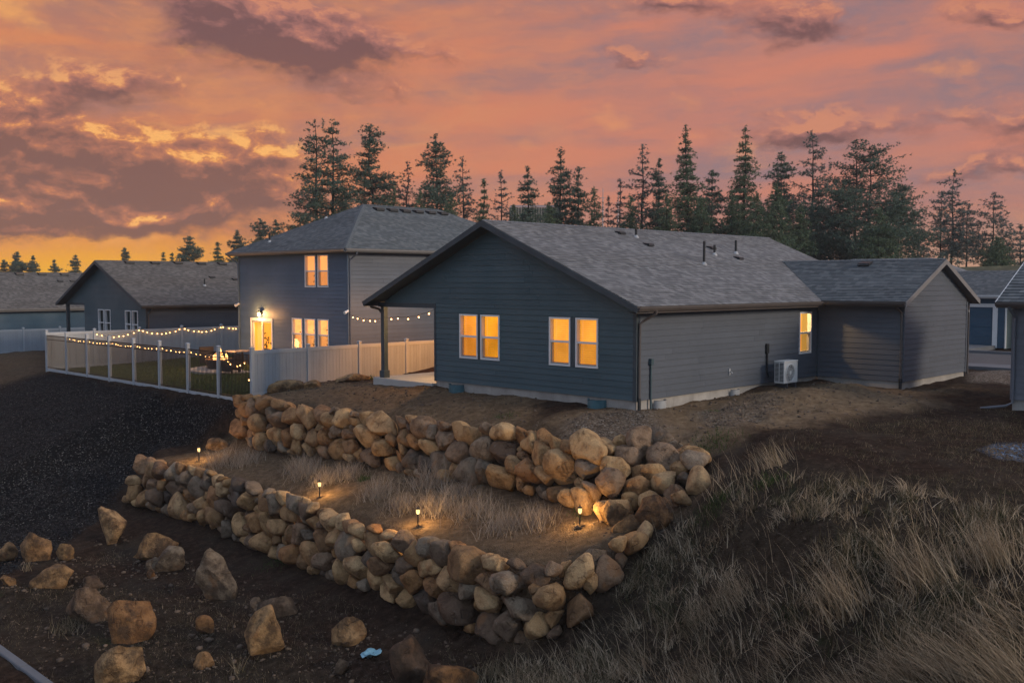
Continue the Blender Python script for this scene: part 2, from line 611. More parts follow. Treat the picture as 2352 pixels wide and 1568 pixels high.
M['lantern'] = lantern_mat()
M['lamp'] = emit('wall_lamp_glow', (1.0, .66, .30), 45.0)
M['flame'] = emit('flame', (1.0, .50, .15), 5.0, .3, 6)
M['blind'] = emit('blind_lit', (1.0, .47, .055), .90, .22, 1.3)
M['blind_gap'] = emit('blind_gap', (1.0, .30, .02), .34, .2, 1.3)
M['blind_gold'] = emit('blind_lit_gold', (1.0, .45, .02), .92, .30, 1.2)
M['blind_amber'] = emit('blind_lit_amber', (1.0, .42, .04), .88, .30, 1.2)
M['curtain'] = emit('curtain_lit', (1.0, .50, .09), .80, .15, 2.0, (6, 6, .2))
M['room_peach'] = emit('room_peach', (1.0, .47, .15), .78, .12, .8)
M['room_warm'] = emit('room_warm', (1.0, .52, .17), .92, .28, 2.4, (1, 1, 1.6))
M['room_glow'] = emit('room_glow', (1.0, .72, .38), 2.2)
M['room_yellow'] = emit('room_yellow', (1.0, .50, .06), .78, .20, 1.6, (1, 2.4, .5))


def glass_mat(name, tint=(.9, .9, .9), mixf=.9):
    m, b, p = new_mat(name)
    tr = b.new('ShaderNodeBsdfTransparent')
    tr.inputs[0].default_value = (*tint, 1)
    gl = b.new('ShaderNodeBsdfGlossy')
    gl.inputs['Roughness'].default_value = .03
    gl.inputs['Color'].default_value = (.6, .6, .6, 1)
    ge = b.new('ShaderNodeNewGeometry')
    cs = b.m('ABSOLUTE', b.vm('DOT_PRODUCT', ge.outputs['Incoming'], ge.outputs['Normal']))
    mx = b.new('ShaderNodeMixShader')
    b.put(mx.inputs[0], b.m('ADD', .04, b.m('MULTIPLY', .35, b.m('POWER', b.m('SUBTRACT', 1.0, cs, clamp=True), 5.0))))
    b.l.new(tr.outputs[0], mx.inputs[1])
    b.l.new(gl.outputs[0], mx.inputs[2])
    b.l.new(mx.outputs[0], b.n['Material Output'].inputs[0])
    return m


M['glass'] = glass_mat('window_glass')
M['screen'] = glass_mat('insect_screen', (.62, .62, .60))
M['dark_room'] = paint('dark_room', (.02, .035, .035), .8, .3, 1.5, bump=0)


def ground_mat():
    m, b, p = new_mat('ground_soil')
    g = b.new('ShaderNodeNewGeometry').outputs['Position']
    z1 = b.new('ShaderNodeAttribute', attribute_name='zone').outputs['Color']
    z2 = b.new('ShaderNodeAttribute', attribute_name='zone2').outputs['Color']
    sa = b.new('ShaderNodeSeparateColor')
    b.put(sa.inputs[0], z1)
    sb = b.new('ShaderNodeSeparateColor')
    b.put(sb.inputs[0], z2)
    black, lawn, tan = sa.outputs
    pebb, bluish, dry = sb.outputs
    n1 = b.noise(g, .7, 6, .65)
    n2 = b.noise(g, 5.0, 6, .65)
    n3 = b.noise(g, 30.0, 4, .6)
    # dark soil
    c = b.ramp(n2, [(.3, (.012, .0075, .0055)), (.5, (.029, .0175, .012)), (.72, (.070, .043, .030))])
    c = b.mix(b.m('MULTIPLY', b.ss(n1, .45, .7), .6), c, (.055, .043, .032))
    # dry thatch
    th = b.ramp(n2, [(.3, (.014, .010, .007)), (.55, (.040, .030, .021)), (.75, (.085, .064, .045))])
    c = b.mix(dry, c, th)
    # scattered light crumbs
    v = b.voro(g, 9.0)
    crumb = b.m('MULTIPLY', b.ss(v, .13, .07), b.ss(n1, .42, .6))
    c = b.mix(b.m('MULTIPLY', crumb, .7), c, (.22, .19, .16))
    # tan dirt
    tn = b.ramp(n2, [(.25, (.125, .078, .044)), (.5, (.22, .148, .088)), (.75, (.33, .235, .15))])
    tn = b.mix(b.m('MULTIPLY', b.ss(n1, .5, .72), .5), tn, (.075, .052, .038))
    tn = b.mix(b.m('MULTIPLY', b.ss(n3, .55, .75), .35), tn, (.24, .19, .15))
    c = b.mix(b.m('MULTIPLY', tan, b.lin(n2, .2, .45, .75, 1.0)), c, tn)
    # green hints
    c = b.mix(b.m('MULTIPLY', b.m('MULTIPLY', b.ss(b.noise(g, .9, 5, .6), .58, .72), dry), .5), c, (.030, .042, .014))
    # black crushed rock
    vb = b.voro(g, 26.0, 1)
    vbs = b.new('ShaderNodeSeparateColor')
    b.put(vbs.inputs[0], vb)
    bk = b.ramp(vbs.outputs[0], [(.0, (.003, .003, .004)), (.6, (.006, .006, .0075)), (.86, (.014, .014, .016)), (.955, (.085, .082, .08)), (1, (.20, .19, .175))])
    bk = b.mix(b.m('MULTIPLY', b.ss(n1, .5, .7), .30), bk, (.016, .013, .010))
    c = b.mix(black, c, bk)
    # pebbles
    vp = b.voro(g, 20.0, 1)
    vps = b.new('ShaderNodeSeparateColor')
    b.put(vps.inputs[0], vp)
    pb = b.ramp(vps.outputs[0], [(0, (.05, .038, .030)), (.5, (.135, .105, .082)), (.85, (.22, .185, .155)), (1, (.36, .32, .28))])
    c = b.mix(pebb, c, pb)
    bl = b.ramp(vps.outputs[1], [(0, (.03, .05, .09)), (.5, (.08, .12, .19)), (.85, (.16, .22, .32)), (1, (.33, .40, .50))])
    c = b.mix(bluish, c, bl)
    lw = b.ramp(n2, [(.3, (.045, .060, .018)), (.55, (.085, .11, .034)), (.75, (.13, .155, .052))])
    c = b.mix(lawn, c, lw)
    b.put(p.inputs['Base Color'], c)
    p.inputs['Roughness'].default_value = .95
    p.inputs['Specular IOR Level'].default_value = .08
    vd = b.voro(g, 24.0)
    h = b.m('ADD', b.m('ADD', b.m('MULTIPLY', n2, .9), b.m('MULTIPLY', n3, .4)), b.m('MULTIPLY', b.m('SUBTRACT', 1.0, vd), .5))
    b.put(p.inputs['Normal'], b.bump(h, .9, .06))
    return m


def stone_mat(name='field_stone', dirt=0.0):
    m, b, p = new_mat(name)
    oc = b.new('ShaderNodeTexCoord').outputs['Object']
    r = b.new('ShaderNodeObjectInfo').outputs['Random']
    ofs = b.vm('ADD', oc, b.xyz(b.m('MULTIPLY', r, 91), b.m('MULTIPLY', r, 57), b.m('MULTIPLY', r, 33)))
    base = b.ramp(r, [(0, (.38, .205, .085)), (.12, (.54, .335, .165)), (.24, (.25, .138, .068)), (.36, (.46, .270, .12)),
                      (.48, (.58, .38, .20)), (.60, (.38, .185, .072)), (.70, (.30, .20, .13)), (.80, (.14, .085, .055)), (.90, (.33, .25, .175)), (1, (.09, .064, .052))])
    n1 = b.noise(ofs, 3.2, 7, .65)
    n2 = b.noise(ofs, 14.0, 6, .65)
    n3 = b.noise(ofs, 60.0, 4, .6)
    c = b.mix(b.m('MULTIPLY', b.ss(n1, .42, .62), .75), base, b.mix(1.0, base, (.45, .40, .37), 'MULTIPLY'))
    c = b.mix(b.m('MULTIPLY', b.ss(n2, .50, .72), .5), c, b.mix(1.0, base, (1.35, 1.32, 1.28), 'MULTIPLY'))
    c = b.mix(b.m('MULTIPLY', b.ss(n3, .54, .68), .55), c, (.08, .058, .042))
    lich = b.m('MULTIPLY', b.ss(b.noise(ofs, 5.0, 7, .75, .6), .60, .70), b.ss(r, .2, .9))
    c = b.mix(b.m('MULTIPLY', lich, .45), c, (.40, .37, .33))
    rust = b.ss(b.noise(b.vm('ADD', ofs, (7, 3, 1)), 2.1, 5, .6), .56, .70)
    c = b.mix(b.m('MULTIPLY', rust, .5), c, (.30, .135, .05))
    if dirt:
        dm = b.ss(b.noise(b.vm('ADD', ofs, (2, 9, 4)), 2.6, 7, .7), .40, .62)
        c = b.mix(b.m('MULTIPLY', dm, dirt), c, (.060, .038, .026))
        c = b.mix(1.0, c, (.80, .78, .76), 'MULTIPLY')
    b.put(p.inputs['Base Color'], c)
    p.inputs['Roughness'].default_value = .88
    p.inputs['Specular IOR Level'].default_value = .3
    cr = b.voro(b.vm('MULTIPLY', ofs, (1, 1, 1.5)), 3.0, 0, 'DISTANCE_TO_EDGE')
    crack = b.m('MULTIPLY', b.ss(cr, .04, .0), b.ss(n1, .5, .62))
    h = b.m('SUBTRACT', b.m('ADD', b.m('MULTIPLY', n1, 1.0), b.m('ADD', b.m('MULTIPLY', n2, .7), b.m('MULTIPLY', n3, .22))), b.m('MULTIPLY', crack, .6))
    b.put(p.inputs['Normal'], b.bump(h, 1.0, .09))
    return m


def blade_mat(name, stops, rough=.75, transl=.25):
    m, b, p = new_mat(name)
    c = b.ramp(b.attr('tint'), stops)
    b.put(p.inputs['Base Color'], c)
    p.inputs['Roughness'].default_value = rough
    p.inputs['Specular IOR Level'].default_value = .2
    tr = b.new('ShaderNodeBsdfTranslucent')
    b.put(tr.inputs[0], c)
    mx = b.new('ShaderNodeMixShader')
    mx.inputs[0].default_value = transl
    b.l.new(p.outputs[0], mx.inputs[1])
    b.l.new(tr.outputs[0], mx.inputs[2])
    b.l.new(mx.outputs[0], b.n['Material Output'].inputs[0])
    return m


M['ground'] = ground_mat()
M['stone'] = stone_mat()
M['boulder'] = stone_mat('weathered_boulder', .8)
M['dry_grass'] = blade_mat('dry_grass', [(0, (.028, .036, .012)), (.22, (.055, .055, .025)), (.45, (.16, .125, .078)), (.75, (.36, .28, .19)), (1, (.60, .48, .35))])
M['brush'] = blade_mat('dry_brush', [(0, (.10, .08, .06)), (.5, (.26, .205, .16)), (1, (.46, .38, .31))])
M['lawn_blade'] = blade_mat('lawn_blades', [(0, (.035, .052, .012)), (.6, (.085, .118, .032)), (1, (.15, .18, .06))])
M['weed'] = blade_mat('green_weed', [(0, (.02, .035, .008)), (.6, (.05, .09, .02)), (1, (.11, .14, .04))])
M['needle'] = blade_mat('pine_needles', [(0, (.062, .098, .078)), (.5, (.112, .162, .122)), (1, (.18, .24, .175))], .7, .3)
M['needle_olive'] = blade_mat('fir_needles', [(0, (.068, .104, .066)), (.5, (.125, .175, .105)), (1, (.20, .26, .15))], .7, .3)
M['needle_grey'] = blade_mat('sparse_needles', [(0, (.086, .115, .108)), (.5, (.135, .172, .158)), (1, (.20, .245, .215))], .7, .3)


# ------------------------------------------------------------------ numeric noise
def vnoise(x, y, seed=0):
    xi = np.floor(x).astype(np.int64)
    yi = np.floor(y).astype(np.int64)
    xf, yf = x - xi, y - yi
    u, v = xf * xf * (3 - 2 * xf), yf * yf * (3 - 2 * yf)

    def h(a, b_):
        n = (a * 374761393 + b_ * 668265263 + seed * 2147483647) & 0xffffffff
        n = ((n ^ (n >> 13)) * 1274126177) & 0xffffffff
        return ((n ^ (n >> 16)) & 0xffff) / 65535.0
    return (h(xi, yi) * (1 - u) + h(xi + 1, yi) * u) * (1 - v) + (h(xi, yi + 1) * (1 - u) + h(xi + 1, yi + 1) * u) * v


def fbm(x, y, oct_=4, seed=0):
    t, a, s = 0.0, 1.0, 0.0
    for o in range(oct_):
        t = t + a * vnoise(x * 2 ** o, y * 2 ** o, seed + o * 17)
        s += a
        a *= .5
    return t / s


def hash3(i, seed):
    n = (i * 374761393 + seed * 668265263) & 0xffffffff
    n = ((n ^ (n >> 13)) * 1274126177) & 0xffffffff
    return ((n ^ (n >> 16)) & 0xffff) / 65535.0


def vnoise3(P, seed=0):
    Pi = np.floor(P).astype(np.int64)
    f = P - Pi
    f = f * f * (3 - 2 * f)
    out = 0
    for dx in (0, 1):
        for dy in (0, 1):
            for dz in (0, 1):
                w = (f[:, 0] if dx else 1 - f[:, 0]) * (f[:, 1] if dy else 1 - f[:, 1]) * (f[:, 2] if dz else 1 - f[:, 2])
                out = out + w * hash3((Pi[:, 0] + dx) * 73856093 + (Pi[:, 1] + dy) * 19349663 + (Pi[:, 2] + dz) * 83492791, seed)
    return out


# ------------------------------------------------------------------ the lie of the land
UPPER = [(556, 905, -.80, 545, 1000, -2.30), (600, 914, -.80, 592, 1030, -2.50), (664, 923, -.80, 660, 1040, -2.45), (747, 933, -.78, 735, 1047, -2.33),
         (813, 944, -.76, 812, 1060, -2.22), (895, 949, -.72, 885, 1077, -2.28), (961, 957, -.70, 950, 1094, -2.33), (1038, 969, -.68, 1030, 1103, -2.25),
         (1146, 978, -.65, 1120, 1110, -2.15), (1200, 980, -.62, 1180, 1122, -2.20), (1254, 991, -.60, 1236, 1140, -2.15), (1308, 1003, -.58, 1300, 1157, -2.15),
         (1398, 1004, -.56, 1370, 1192, -2.25), (1460, 1002, -.55, 1425, 1212, -2.35), (1524, 1000, -.55, 1490, 1206, -2.20), (1570, 1014, -.62, 1553, 1168, -1.78),
         (1618, 1030, -.70, 1628, 1108, -1.22)]
LOWER = [(318, 1048, -2.80, 290, 1154, -4.35), (384, 1061, -2.80, 372, 1176, -4.38), (466, 1074, -2.80, 446, 1197, -4.38), (516, 1095, -2.78, 505, 1222, -4.35),
         (565, 1107, -2.75, 560, 1250, -4.48), (631, 1127, -2.75, 625, 1276, -4.53), (697, 1147, -2.72, 690, 1298, -4.45), (763, 1172, -2.70, 763, 1330, -4.48),
         (813, 1196, -2.68, 825, 1348, -4.20), (879, 1213, -2.65, 895, 1372, -4.22), (928, 1226, -2.65, 940, 1397, -4.33), (984, 1240, -2.62, 1005, 1414, -4.27),
         (1049, 1259, -2.60, 1060, 1441, -4.30), (1110, 1270, -2.60, 1128, 1466, -4.28), (1182, 1291, -2.60, 1200, 1481, -4.20), (1236, 1298, -2.58, 1262, 1470, -4.06),
         (1290, 1290, -2.50, 1330, 1425, -3.60), (1344, 1268, -2.40, 1385, 1372, -3.20), (1398, 1247, -2.25, 1430, 1318, -2.85), (1440, 1225, -2.10, 1470, 1264, -2.47),
         (1475, 1192, -1.97, 1492, 1222, -2.20)]


def wall_lines(st):
    T = [at(a, b_, z) for a, b_, z, *_ in st]
    B = [at(u, v, z) for *_, u, v, z in st]
    return T, B


UT, UB = wall_lines(UPPER)
LT, LB = wall_lines(LOWER)


def inward(T, B, k):
    """horizontal direction into the hill at station k"""
    a, c = T[max(k - 1, 0)], T[min(k + 1, len(T) - 1)]
    d = Vector((c.x - a.x, c.y - a.y, 0)).normalized()
    return Vector((-d.y, d.x, 0))


def shifted(T, B, line, dist, dz=0.0):
    return [p + inward(T, B, k) * dist + Vector((0, 0, dz)) for k, p in enumerate(line)]


def GZ_PAD(x, y):
    """1 over the bare yard between the house and the upper wall"""
    return np.clip(1.2 - np.abs(y + 4.5 + .1 * x) / 4.2, 0, 1) * (x > -4) * (x < 14)


def build_terrain():
    pts, edges = [], []

    def add(p):
        pts.append((p[0], p[1], p[2]))
        return len(pts) - 1

    def chain(ps):
        ids = [add(p) for p in ps]
        for a, c in zip(ids[:-1], ids[1:]):
            edges.append((a, c))
        return ids
    chain(shifted(UT, UB, UT, .42, -.10))
    chain(shifted(UT, UB, UB, .16, -.02))
    chain(shifted(LT, LB, LT, .42, -.12))
    chain(shifted(LT, LB, LB, .16, -.03))
    chain([(-3.05, 15.95, -1.16), (-3.05, 18, -1.17), (-3.05, 22, -1.17), (-3.05, 27, -1.18), (-3.05, 35.5, -1.22)])
    chain([(-2.6, 15.95, -1.08), (-2.6, 18, -1.09), (-2.6, 27, -1.09), (-2.6, 35, -1.1)])
    W = [(-3.6, 16.7, -1.75), (0, 0, -.30), (0, 4, -.27), (0, 8.5, -.22), (0, 11.8, -.34), (10.5, 0, -.16), (10.5, -3.1, -.22), (16.1, -3.1, -.18), (20, -3.2, -.3), (4, 0, -.26),
         (5, 6, -.3), (12, 6, -.3), (3.6, 11.8, -.3), (-2.85, 15.4, -.76), (0, 15.3, -.55), (6, 15.4, -.32), (14, 14, -.3),
         (7.3, -.9, -.10), (6.6, -1.6, -.02), (5.6, -2.1, -.10), (4.2, -2.6, -.25), (8.6, -1.2, -.12),
         
         (1.5, 17, -.95), (4, 19, -.75), (4, 28, -.75), (1.5, 33, -1.0), (4, 35, -.9), (2, 26, -.83), (8, 36, -.9), (12, 34, -.9), (4, 16.3, -.7),
         (25, -10, -.42), (21.9, -2, -.40), (40, 5, -.45), (33, -20, -.45), (60, 12, -.5), (14, -7, -.42), (9, -7, -.42), (6, -13, -.6), (12, -25, -.7),
         (-22, -17, -6.3), (-30, -10, -6.2), (-9, -19, -2.2), (-3, -24, -1.2), (-36, 10, -6.3), (-30, 40, -5), (-18, 60, -3), (2, 60, -1.5), (20, 80, -1),
         (-16, -22, -4.5), (-18, -8, -6.0), (-45, -40, -7), (0, -60, -2), (60, -60, -.6), (-60, 30, -6.5),
         (-400, -400, -8), (400, -400, -1), (400, 400, -1), (-400, 400, -6), (80, 80, -.5), (120, 0, -.5), (0, 120, -1.5)]
    for p in W:
        add(p)
    PX = [(0, 880, -1.7), (-250, 900, -2.1), (0, 835, -1.5), (100, 862, -1.35), (0, 1325, -4.95), (150, 1250, -4.85), (-250, 1340, -5.2),
          (240, 1182, -4.62), (300, 1300, -4.95), (600, 1400, -4.80), (850, 1500, -4.78), (500, 1568, -5.15), (900, 1568, -4.95), (1150, 1568, -4.65),
          (500, 1030, -2.78), (430, 1025, -2.85), (370, 1010, -2.85),
          (0, 1470, -5.42), (115, 1560, -5.50), (60, 1400, -5.2), (250, 1500, -5.25),
          (1300, 1540, -4.28), (1400, 1450, -3.65), (1500, 1350, -2.95), (1560, 1250, -2.28), (1650, 1150, -1.35), (1670, 1080, -.88), (1700, 1300, -2.15),
          (1700, 1568, -3.4), (1900, 1400, -2.15), (1900, 1200, -1.15), (2000, 1568, -2.65), (2352, 1568, -2.05), (2352, 1350, -1.35), (2352, 1200, -.92),
          (2352, 1080, -.62), (2100, 1080, -.58), (1850, 1060, -.60), (1800, 1000, -.42), (2050, 960, -.38), (2320, 940, -.42), (2200, 905, -.33),
          (1640, 1000, -.50), (1560, 970, -.42), (1300, 965, -.46), (900, 915, -.55), (700, 905, -.70), (1100, 925, -.40),
          (700, 1075, -2.52), (900, 1130, -2.45), (1100, 1180, -2.45), (1250, 1220, -2.48), (1380, 1225, -2.3), (520, 1050, -2.70)]
    for u, v, z in PX:
        add(at(u, v, z))
    ka, kc = at(0, 1484, -5.42), at(112, 1568, -5.45)
    kd = Vector((kc.x - ka.x, kc.y - ka.y, 0)).normalized()
    kn = Vector((-kd.y, kd.x, 0))
    if kn.dot(EYE - ka) > 0:
        kn = -kn
    chain([(ka.x + kd.x * f + kn.x * .05, ka.y + kd.y * f + kn.y * .05, -5.42) for f in (-14, -10, -6, -3, 0, 2.5, 5, 8, 11)])
    P2 = [Vector((p[0], p[1])) for p in pts]
    ov, oe, of, orig, _, _ = delaunay_2d_cdt(P2, edges, [], 0, 1e-4)
    zz = np.array([pts[o[0]][2] if len(o) else 0.0 for o in orig])
    # points made where two lines cross get an average
    for i, o in enumerate(orig):
        if not len(o):
            d = [((p[0] - ov[i].x) ** 2 + (p[1] - ov[i].y) ** 2, p[2]) for p in pts]
            zz[i] = min(d)[1]

    def axis(lo, hi, fine, far0, far1):
        a = list(np.arange(lo, hi + 1e-6, fine))
        s = fine
        x = hi
        while x < far1:
            s = min(s * 1.18, 25)
            x += s
            a.append(x)
        s = fine
        x = lo
        pre = []
        while x > far0:
            s = min(s * 1.18, 25)
            x -= s
            pre.append(x)
        return np.array(pre[::-1] + a)
    X = axis(-17, 11, .17, -225, 225)
    Y = axis(-16, 24, .17, -225, 225)
    GX, GY = np.meshgrid(X, Y, indexing='ij')
    Z = np.full(GX.shape, -1.0)
    for f in of:
        a, b_, c = (ov[i] for i in f)
        za, zb, zc = (zz[i] for i in f)
        i0, i1 = np.searchsorted(X, min(a.x, b_.x, c.x) - 1e-6), np.searchsorted(X, max(a.x, b_.x, c.x) + 1e-6)
        j0, j1 = np.searchsorted(Y, min(a.y, b_.y, c.y) - 1e-6), np.searchsorted(Y, max(a.y, b_.y, c.y) + 1e-6)
        if i1 <= i0 or j1 <= j0:
            continue
        gx, gy = GX[i0:i1, j0:j1], GY[i0:i1, j0:j1]
        den = (b_.y - c.y) * (a.x - c.x) + (c.x - b_.x) * (a.y - c.y)
        if abs(den) < 1e-12:
            continue
        l1 = ((b_.y - c.y) * (gx - c.x) + (c.x - b_.x) * (gy - c.y)) / den
        l2 = ((c.y - a.y) * (gx - c.x) + (a.x - c.x) * (gy - c.y)) / den
        l3 = 1 - l1 - l2
        ins = (l1 > -1e-6) & (l2 > -1e-6) & (l3 > -1e-6)
        sub = Z[i0:i1, j0:j1]
        sub[ins] = (l1 * za + l2 * zb + l3 * zc)[ins]
    for _ in range(2):
        Zp = np.pad(Z, 1, mode='edge')
        Z = (Zp[1:-1, 1:-1] * 4 + Zp[:-2, 1:-1] + Zp[2:, 1:-1] + Zp[1:-1, :-2] + Zp[1:-1, 2:]) / 8
    hx = np.clip((GX + 1), 0, 1)
    bump_area = np.exp(-((GX - 4.5) ** 2 / 60 + (GY + 3.2) ** 2 / 9)) + .6 * np.exp(-((GX + 2.2) ** 2 / 5 + (GY - 7) ** 2 / 30))
    rough = (.12 + .34 * bump_area) * (fbm(GX * .9, GY * .9, 4, 3) - .45) + .07 * (fbm(GX * 3.1, GY * 3.1, 3, 9) - .5)
    rut = np.sin((GX * .35 + GY * .94) * 2.9 + 1.5 * fbm(GX * .5, GY * .5, 3, 21) * 3) * np.clip(fbm(GX * .45, GY * .45, 3, 25) - .42, 0, 1)
    Z = Z + rough + .14 * rut * np.clip((GZ_PAD(GX, GY)), 0, 1)
    return X, Y, GX, GY, Z


X, Y, GX, GY, GZ = build_terrain()


def hgt(x, y):
    x, y = np.asarray(x, float), np.asarray(y, float)
    i = np.clip(np.searchsorted(X, x) - 1, 0, len(X) - 2)
    j = np.clip(np.searchsorted(Y, y) - 1, 0, len(Y) - 2)
    fx, fy = (x - X[i]) / (X[i + 1] - X[i]), (y - Y[j]) / (Y[j + 1] - Y[j])
    return (GZ[i, j] * (1 - fx) + GZ[i + 1, j] * fx) * (1 - fy) + (GZ[i, j + 1] * (1 - fx) + GZ[i + 1, j + 1] * fx) * fy


def hz(x, y):
    return float(hgt(np.array([x]), np.array([y]))[0])


def in_poly(px, py, poly):
    r = np.zeros(px.shape, bool)
    n = len(poly)
    for i in range(n):
        x0, y0 = poly[i]
        x1, y1 = poly[(i + 1) % n]
        c = ((y0 > py) != (y1 > py)) & (px < (x1 - x0) * (py - y0) / (y1 - y0 + 1e-12) + x0)
        r ^= c
    return r


def edge_dist(px, py, poly):
    d = np.full(px.shape, 1e9)
    n = len(poly)
    for i in range(n):
        x0, y0 = poly[i]
        x1, y1 = poly[(i + 1) % n]
        dx, dy = x1 - x0, y1 - y0
        t = np.clip(((px - x0) * dx + (py - y0) * dy) / (dx * dx + dy * dy + 1e-12), 0, 1)
        d = np.minimum(d, np.hypot(px - x0 - t * dx, py - y0 - t * dy))
    return d


def soft(px, py, poly, feather, jit=0.0, seed=1):
    s = edge_dist(px, py, poly)
    s = np.where(in_poly(px, py, poly), s, -s)
    if jit:
        s = s + jit * (fbm(px * .8, py * .8, 4, seed) - .5) * 2
    return np.clip(s / feather + .5, 0, 1)


def gp(*uvz):
    return [(p.x, p.y) for p in (at(*q) for q in uvz)]


POLY_BLACK = [(-3.25, 16.2), (-3.05, 36)] + gp((0, 885, -1.7), (-250, 905, -2.1), (-250, 1330, -5.1), (0, 1325, -4.95), (120, 1265, -4.85), (230, 1190, -4.6), (285, 1130, -4.2), (330, 1035, -2.9), (420, 1022, -2.8), (500, 1012, -2.6), (545, 965, -1.9))
POLY_LAWN = [(-2.75, 15.7), (4.0, 15.7), (4.0, 28), (9, 28), (9, 35.1), (-2.75, 35.1)]
POLY_TAN = gp((1230, 958, -.45), (1470, 935, -.3), (1900, 880, -.15), (2080, 895, -.25), (2210, 890, -.3), (2100, 935, -.35), (1800, 985, -.42), (1640, 1000, -.5), (1560, 1012, -.55), (1400, 1006, -.5), (1240, 990, -.55))
POLY_PADL = gp((560, 905, -.8), (760, 880, -.6), (860, 880, -.35), (1000, 890, -.25), (1230, 915, -.3), (1240, 985, -.55), (1000, 965, -.65), (800, 942, -.75), (650, 922, -.8))
POLY_TERR = [(p.x, p.y) for p in UB] + [(p.x, p.y) for p in LT[::-1]]
POLY_PEB = gp((1300, 968, -.46), (1380, 950, -.42), (1480, 955, -.4), (1500, 975, -.45), (1420, 990, -.5), (1320, 985, -.5))
POLY_PEB2 = gp((1600, 960, -.35), (1720, 905, -.1), (1780, 900, -.05), (1800, 930, -.2), (1740, 960, -.3), (1650, 985, -.4))
POLY_BLUE = gp((2248, 1040, -.6), (2290, 1028, -.6), (2400, 1028, -.6), (2400, 1064, -.62), (2290, 1056, -.62))
POLY_GREY = gp((2225, 884, -.35), (2225, 855, -.4), (2330, 852, -.4), (2330, 886, -.35))
POLY_DRY = gp((1300, 1490, -4.1), (1400, 1360, -3.1), (1500, 1240, -2.3), (1640, 1060, -.8), (1800, 1050, -.6), (2000, 1090, -.6), (2500, 1150, -.9), (2900, 1900, -2), (1200, 1900, -5), (1100, 1568, -4.7), (1220, 1500, -4.4))
POLY_LOWDRY = gp((0, 1340, -5), (250, 1330, -5), (600, 1480, -5), (900, 1600, -5), (300, 1700, -5.3), (100, 1540, -5.5), (0, 1470, -5.4), (-200, 1400, -5.3))

n = GX.size
fx, fy = GX.ravel(), GY.ravel()
z1 = np.zeros((n, 4))
z2 = np.zeros((n, 4))
z1[:, 3] = z2[:, 3] = 1
near = (np.abs(fx + 2) < 60) & (np.abs(fy - 5) < 60)


def zone(poly, feather, jit=0.0, seed=1):
    r = np.zeros(n)
    r[near] = soft(fx[near], fy[near], poly, feather, jit, seed)
    return r


z1[:, 0] = zone(POLY_BLACK, .5, .35, 5)
z1[:, 1] = zone(POLY_LAWN, .15)
pt = .82 * zone(POLY_TAN, 1.2, .9, 6)
pl_ = .60 * zone(POLY_PADL, .9, .8, 7)
te = .50 * zone(POLY_TERR, .6, .5, 8)
z1[:, 2] = np.maximum(np.maximum(pt, pl_), te)
z2[:, 0] = np.maximum(np.maximum(  .75 * zone(POLY_PEB, .9, .8, 11), .5 * zone(POLY_PEB2, .9, .9, 12)), zone(POLY_GREY, .3))
z2[:, 1] = zone(POLY_BLUE, .25, .25, 13)
z2[:, 2] = np.maximum(zone(POLY_DRY, 1.0, .6, 14), .7 * zone(POLY_LOWDRY, 1.0, .6, 15))
z2[:, 2] = np.maximum(z2[:, 2], np.where(near, 0, .8))
POLY_LEFT = gp((-250, 900, -2.1), (0, 882, -1.7), (104, 858, -1.3), (104, 806, -1.3), (-250, 800, -1.6))
z2[:, 2] = np.maximum(z2[:, 2], zone(POLY_LEFT, 1.0, .6, 16))
z1[:, 2] = np.maximum(z1[:, 2], .30 * zone(POLY_LEFT, 1.0, .6, 17))
nx, ny = GX.shape
I, J = np.meshgrid(np.arange(nx - 1), np.arange(ny - 1), indexing='ij')
q0 = (I * ny + J).ravel()
quads = np.stack([q0, q0 + ny, q0 + ny + 1, q0 + 1], 1)
ground = mesh_np('ground', np.stack([fx, fy, GZ.ravel()], 1), quads, M['ground'], None, True, {'zone': z1, 'zone2': z2})
props(ground, kind='structure')
#PART2


# ------------------------------------------------------------------ house kit
class Face:
    def __init__(self, ax, val, sgn):
        self.ax, self.val, self.sgn = ax, val, sgn

    def P(self, s, z, o):
        return (self.val + self.sgn * o, s, z) if self.ax == 'x' else (s, self.val + self.sgn * o, z)

    def box(self, mb, s, z, o):
        a, c = self.P(s[0], z[0], o[0]), self.P(s[1], z[1], o[1])
        lo = [min(a[i], c[i]) for i in range(3)]
        hi = [max(a[i], c[i]) for i in range(3)]
        mb.box((lo[0], hi[0]), (lo[1], hi[1]), (lo[2], hi[2]))


JR = random.Random(4)


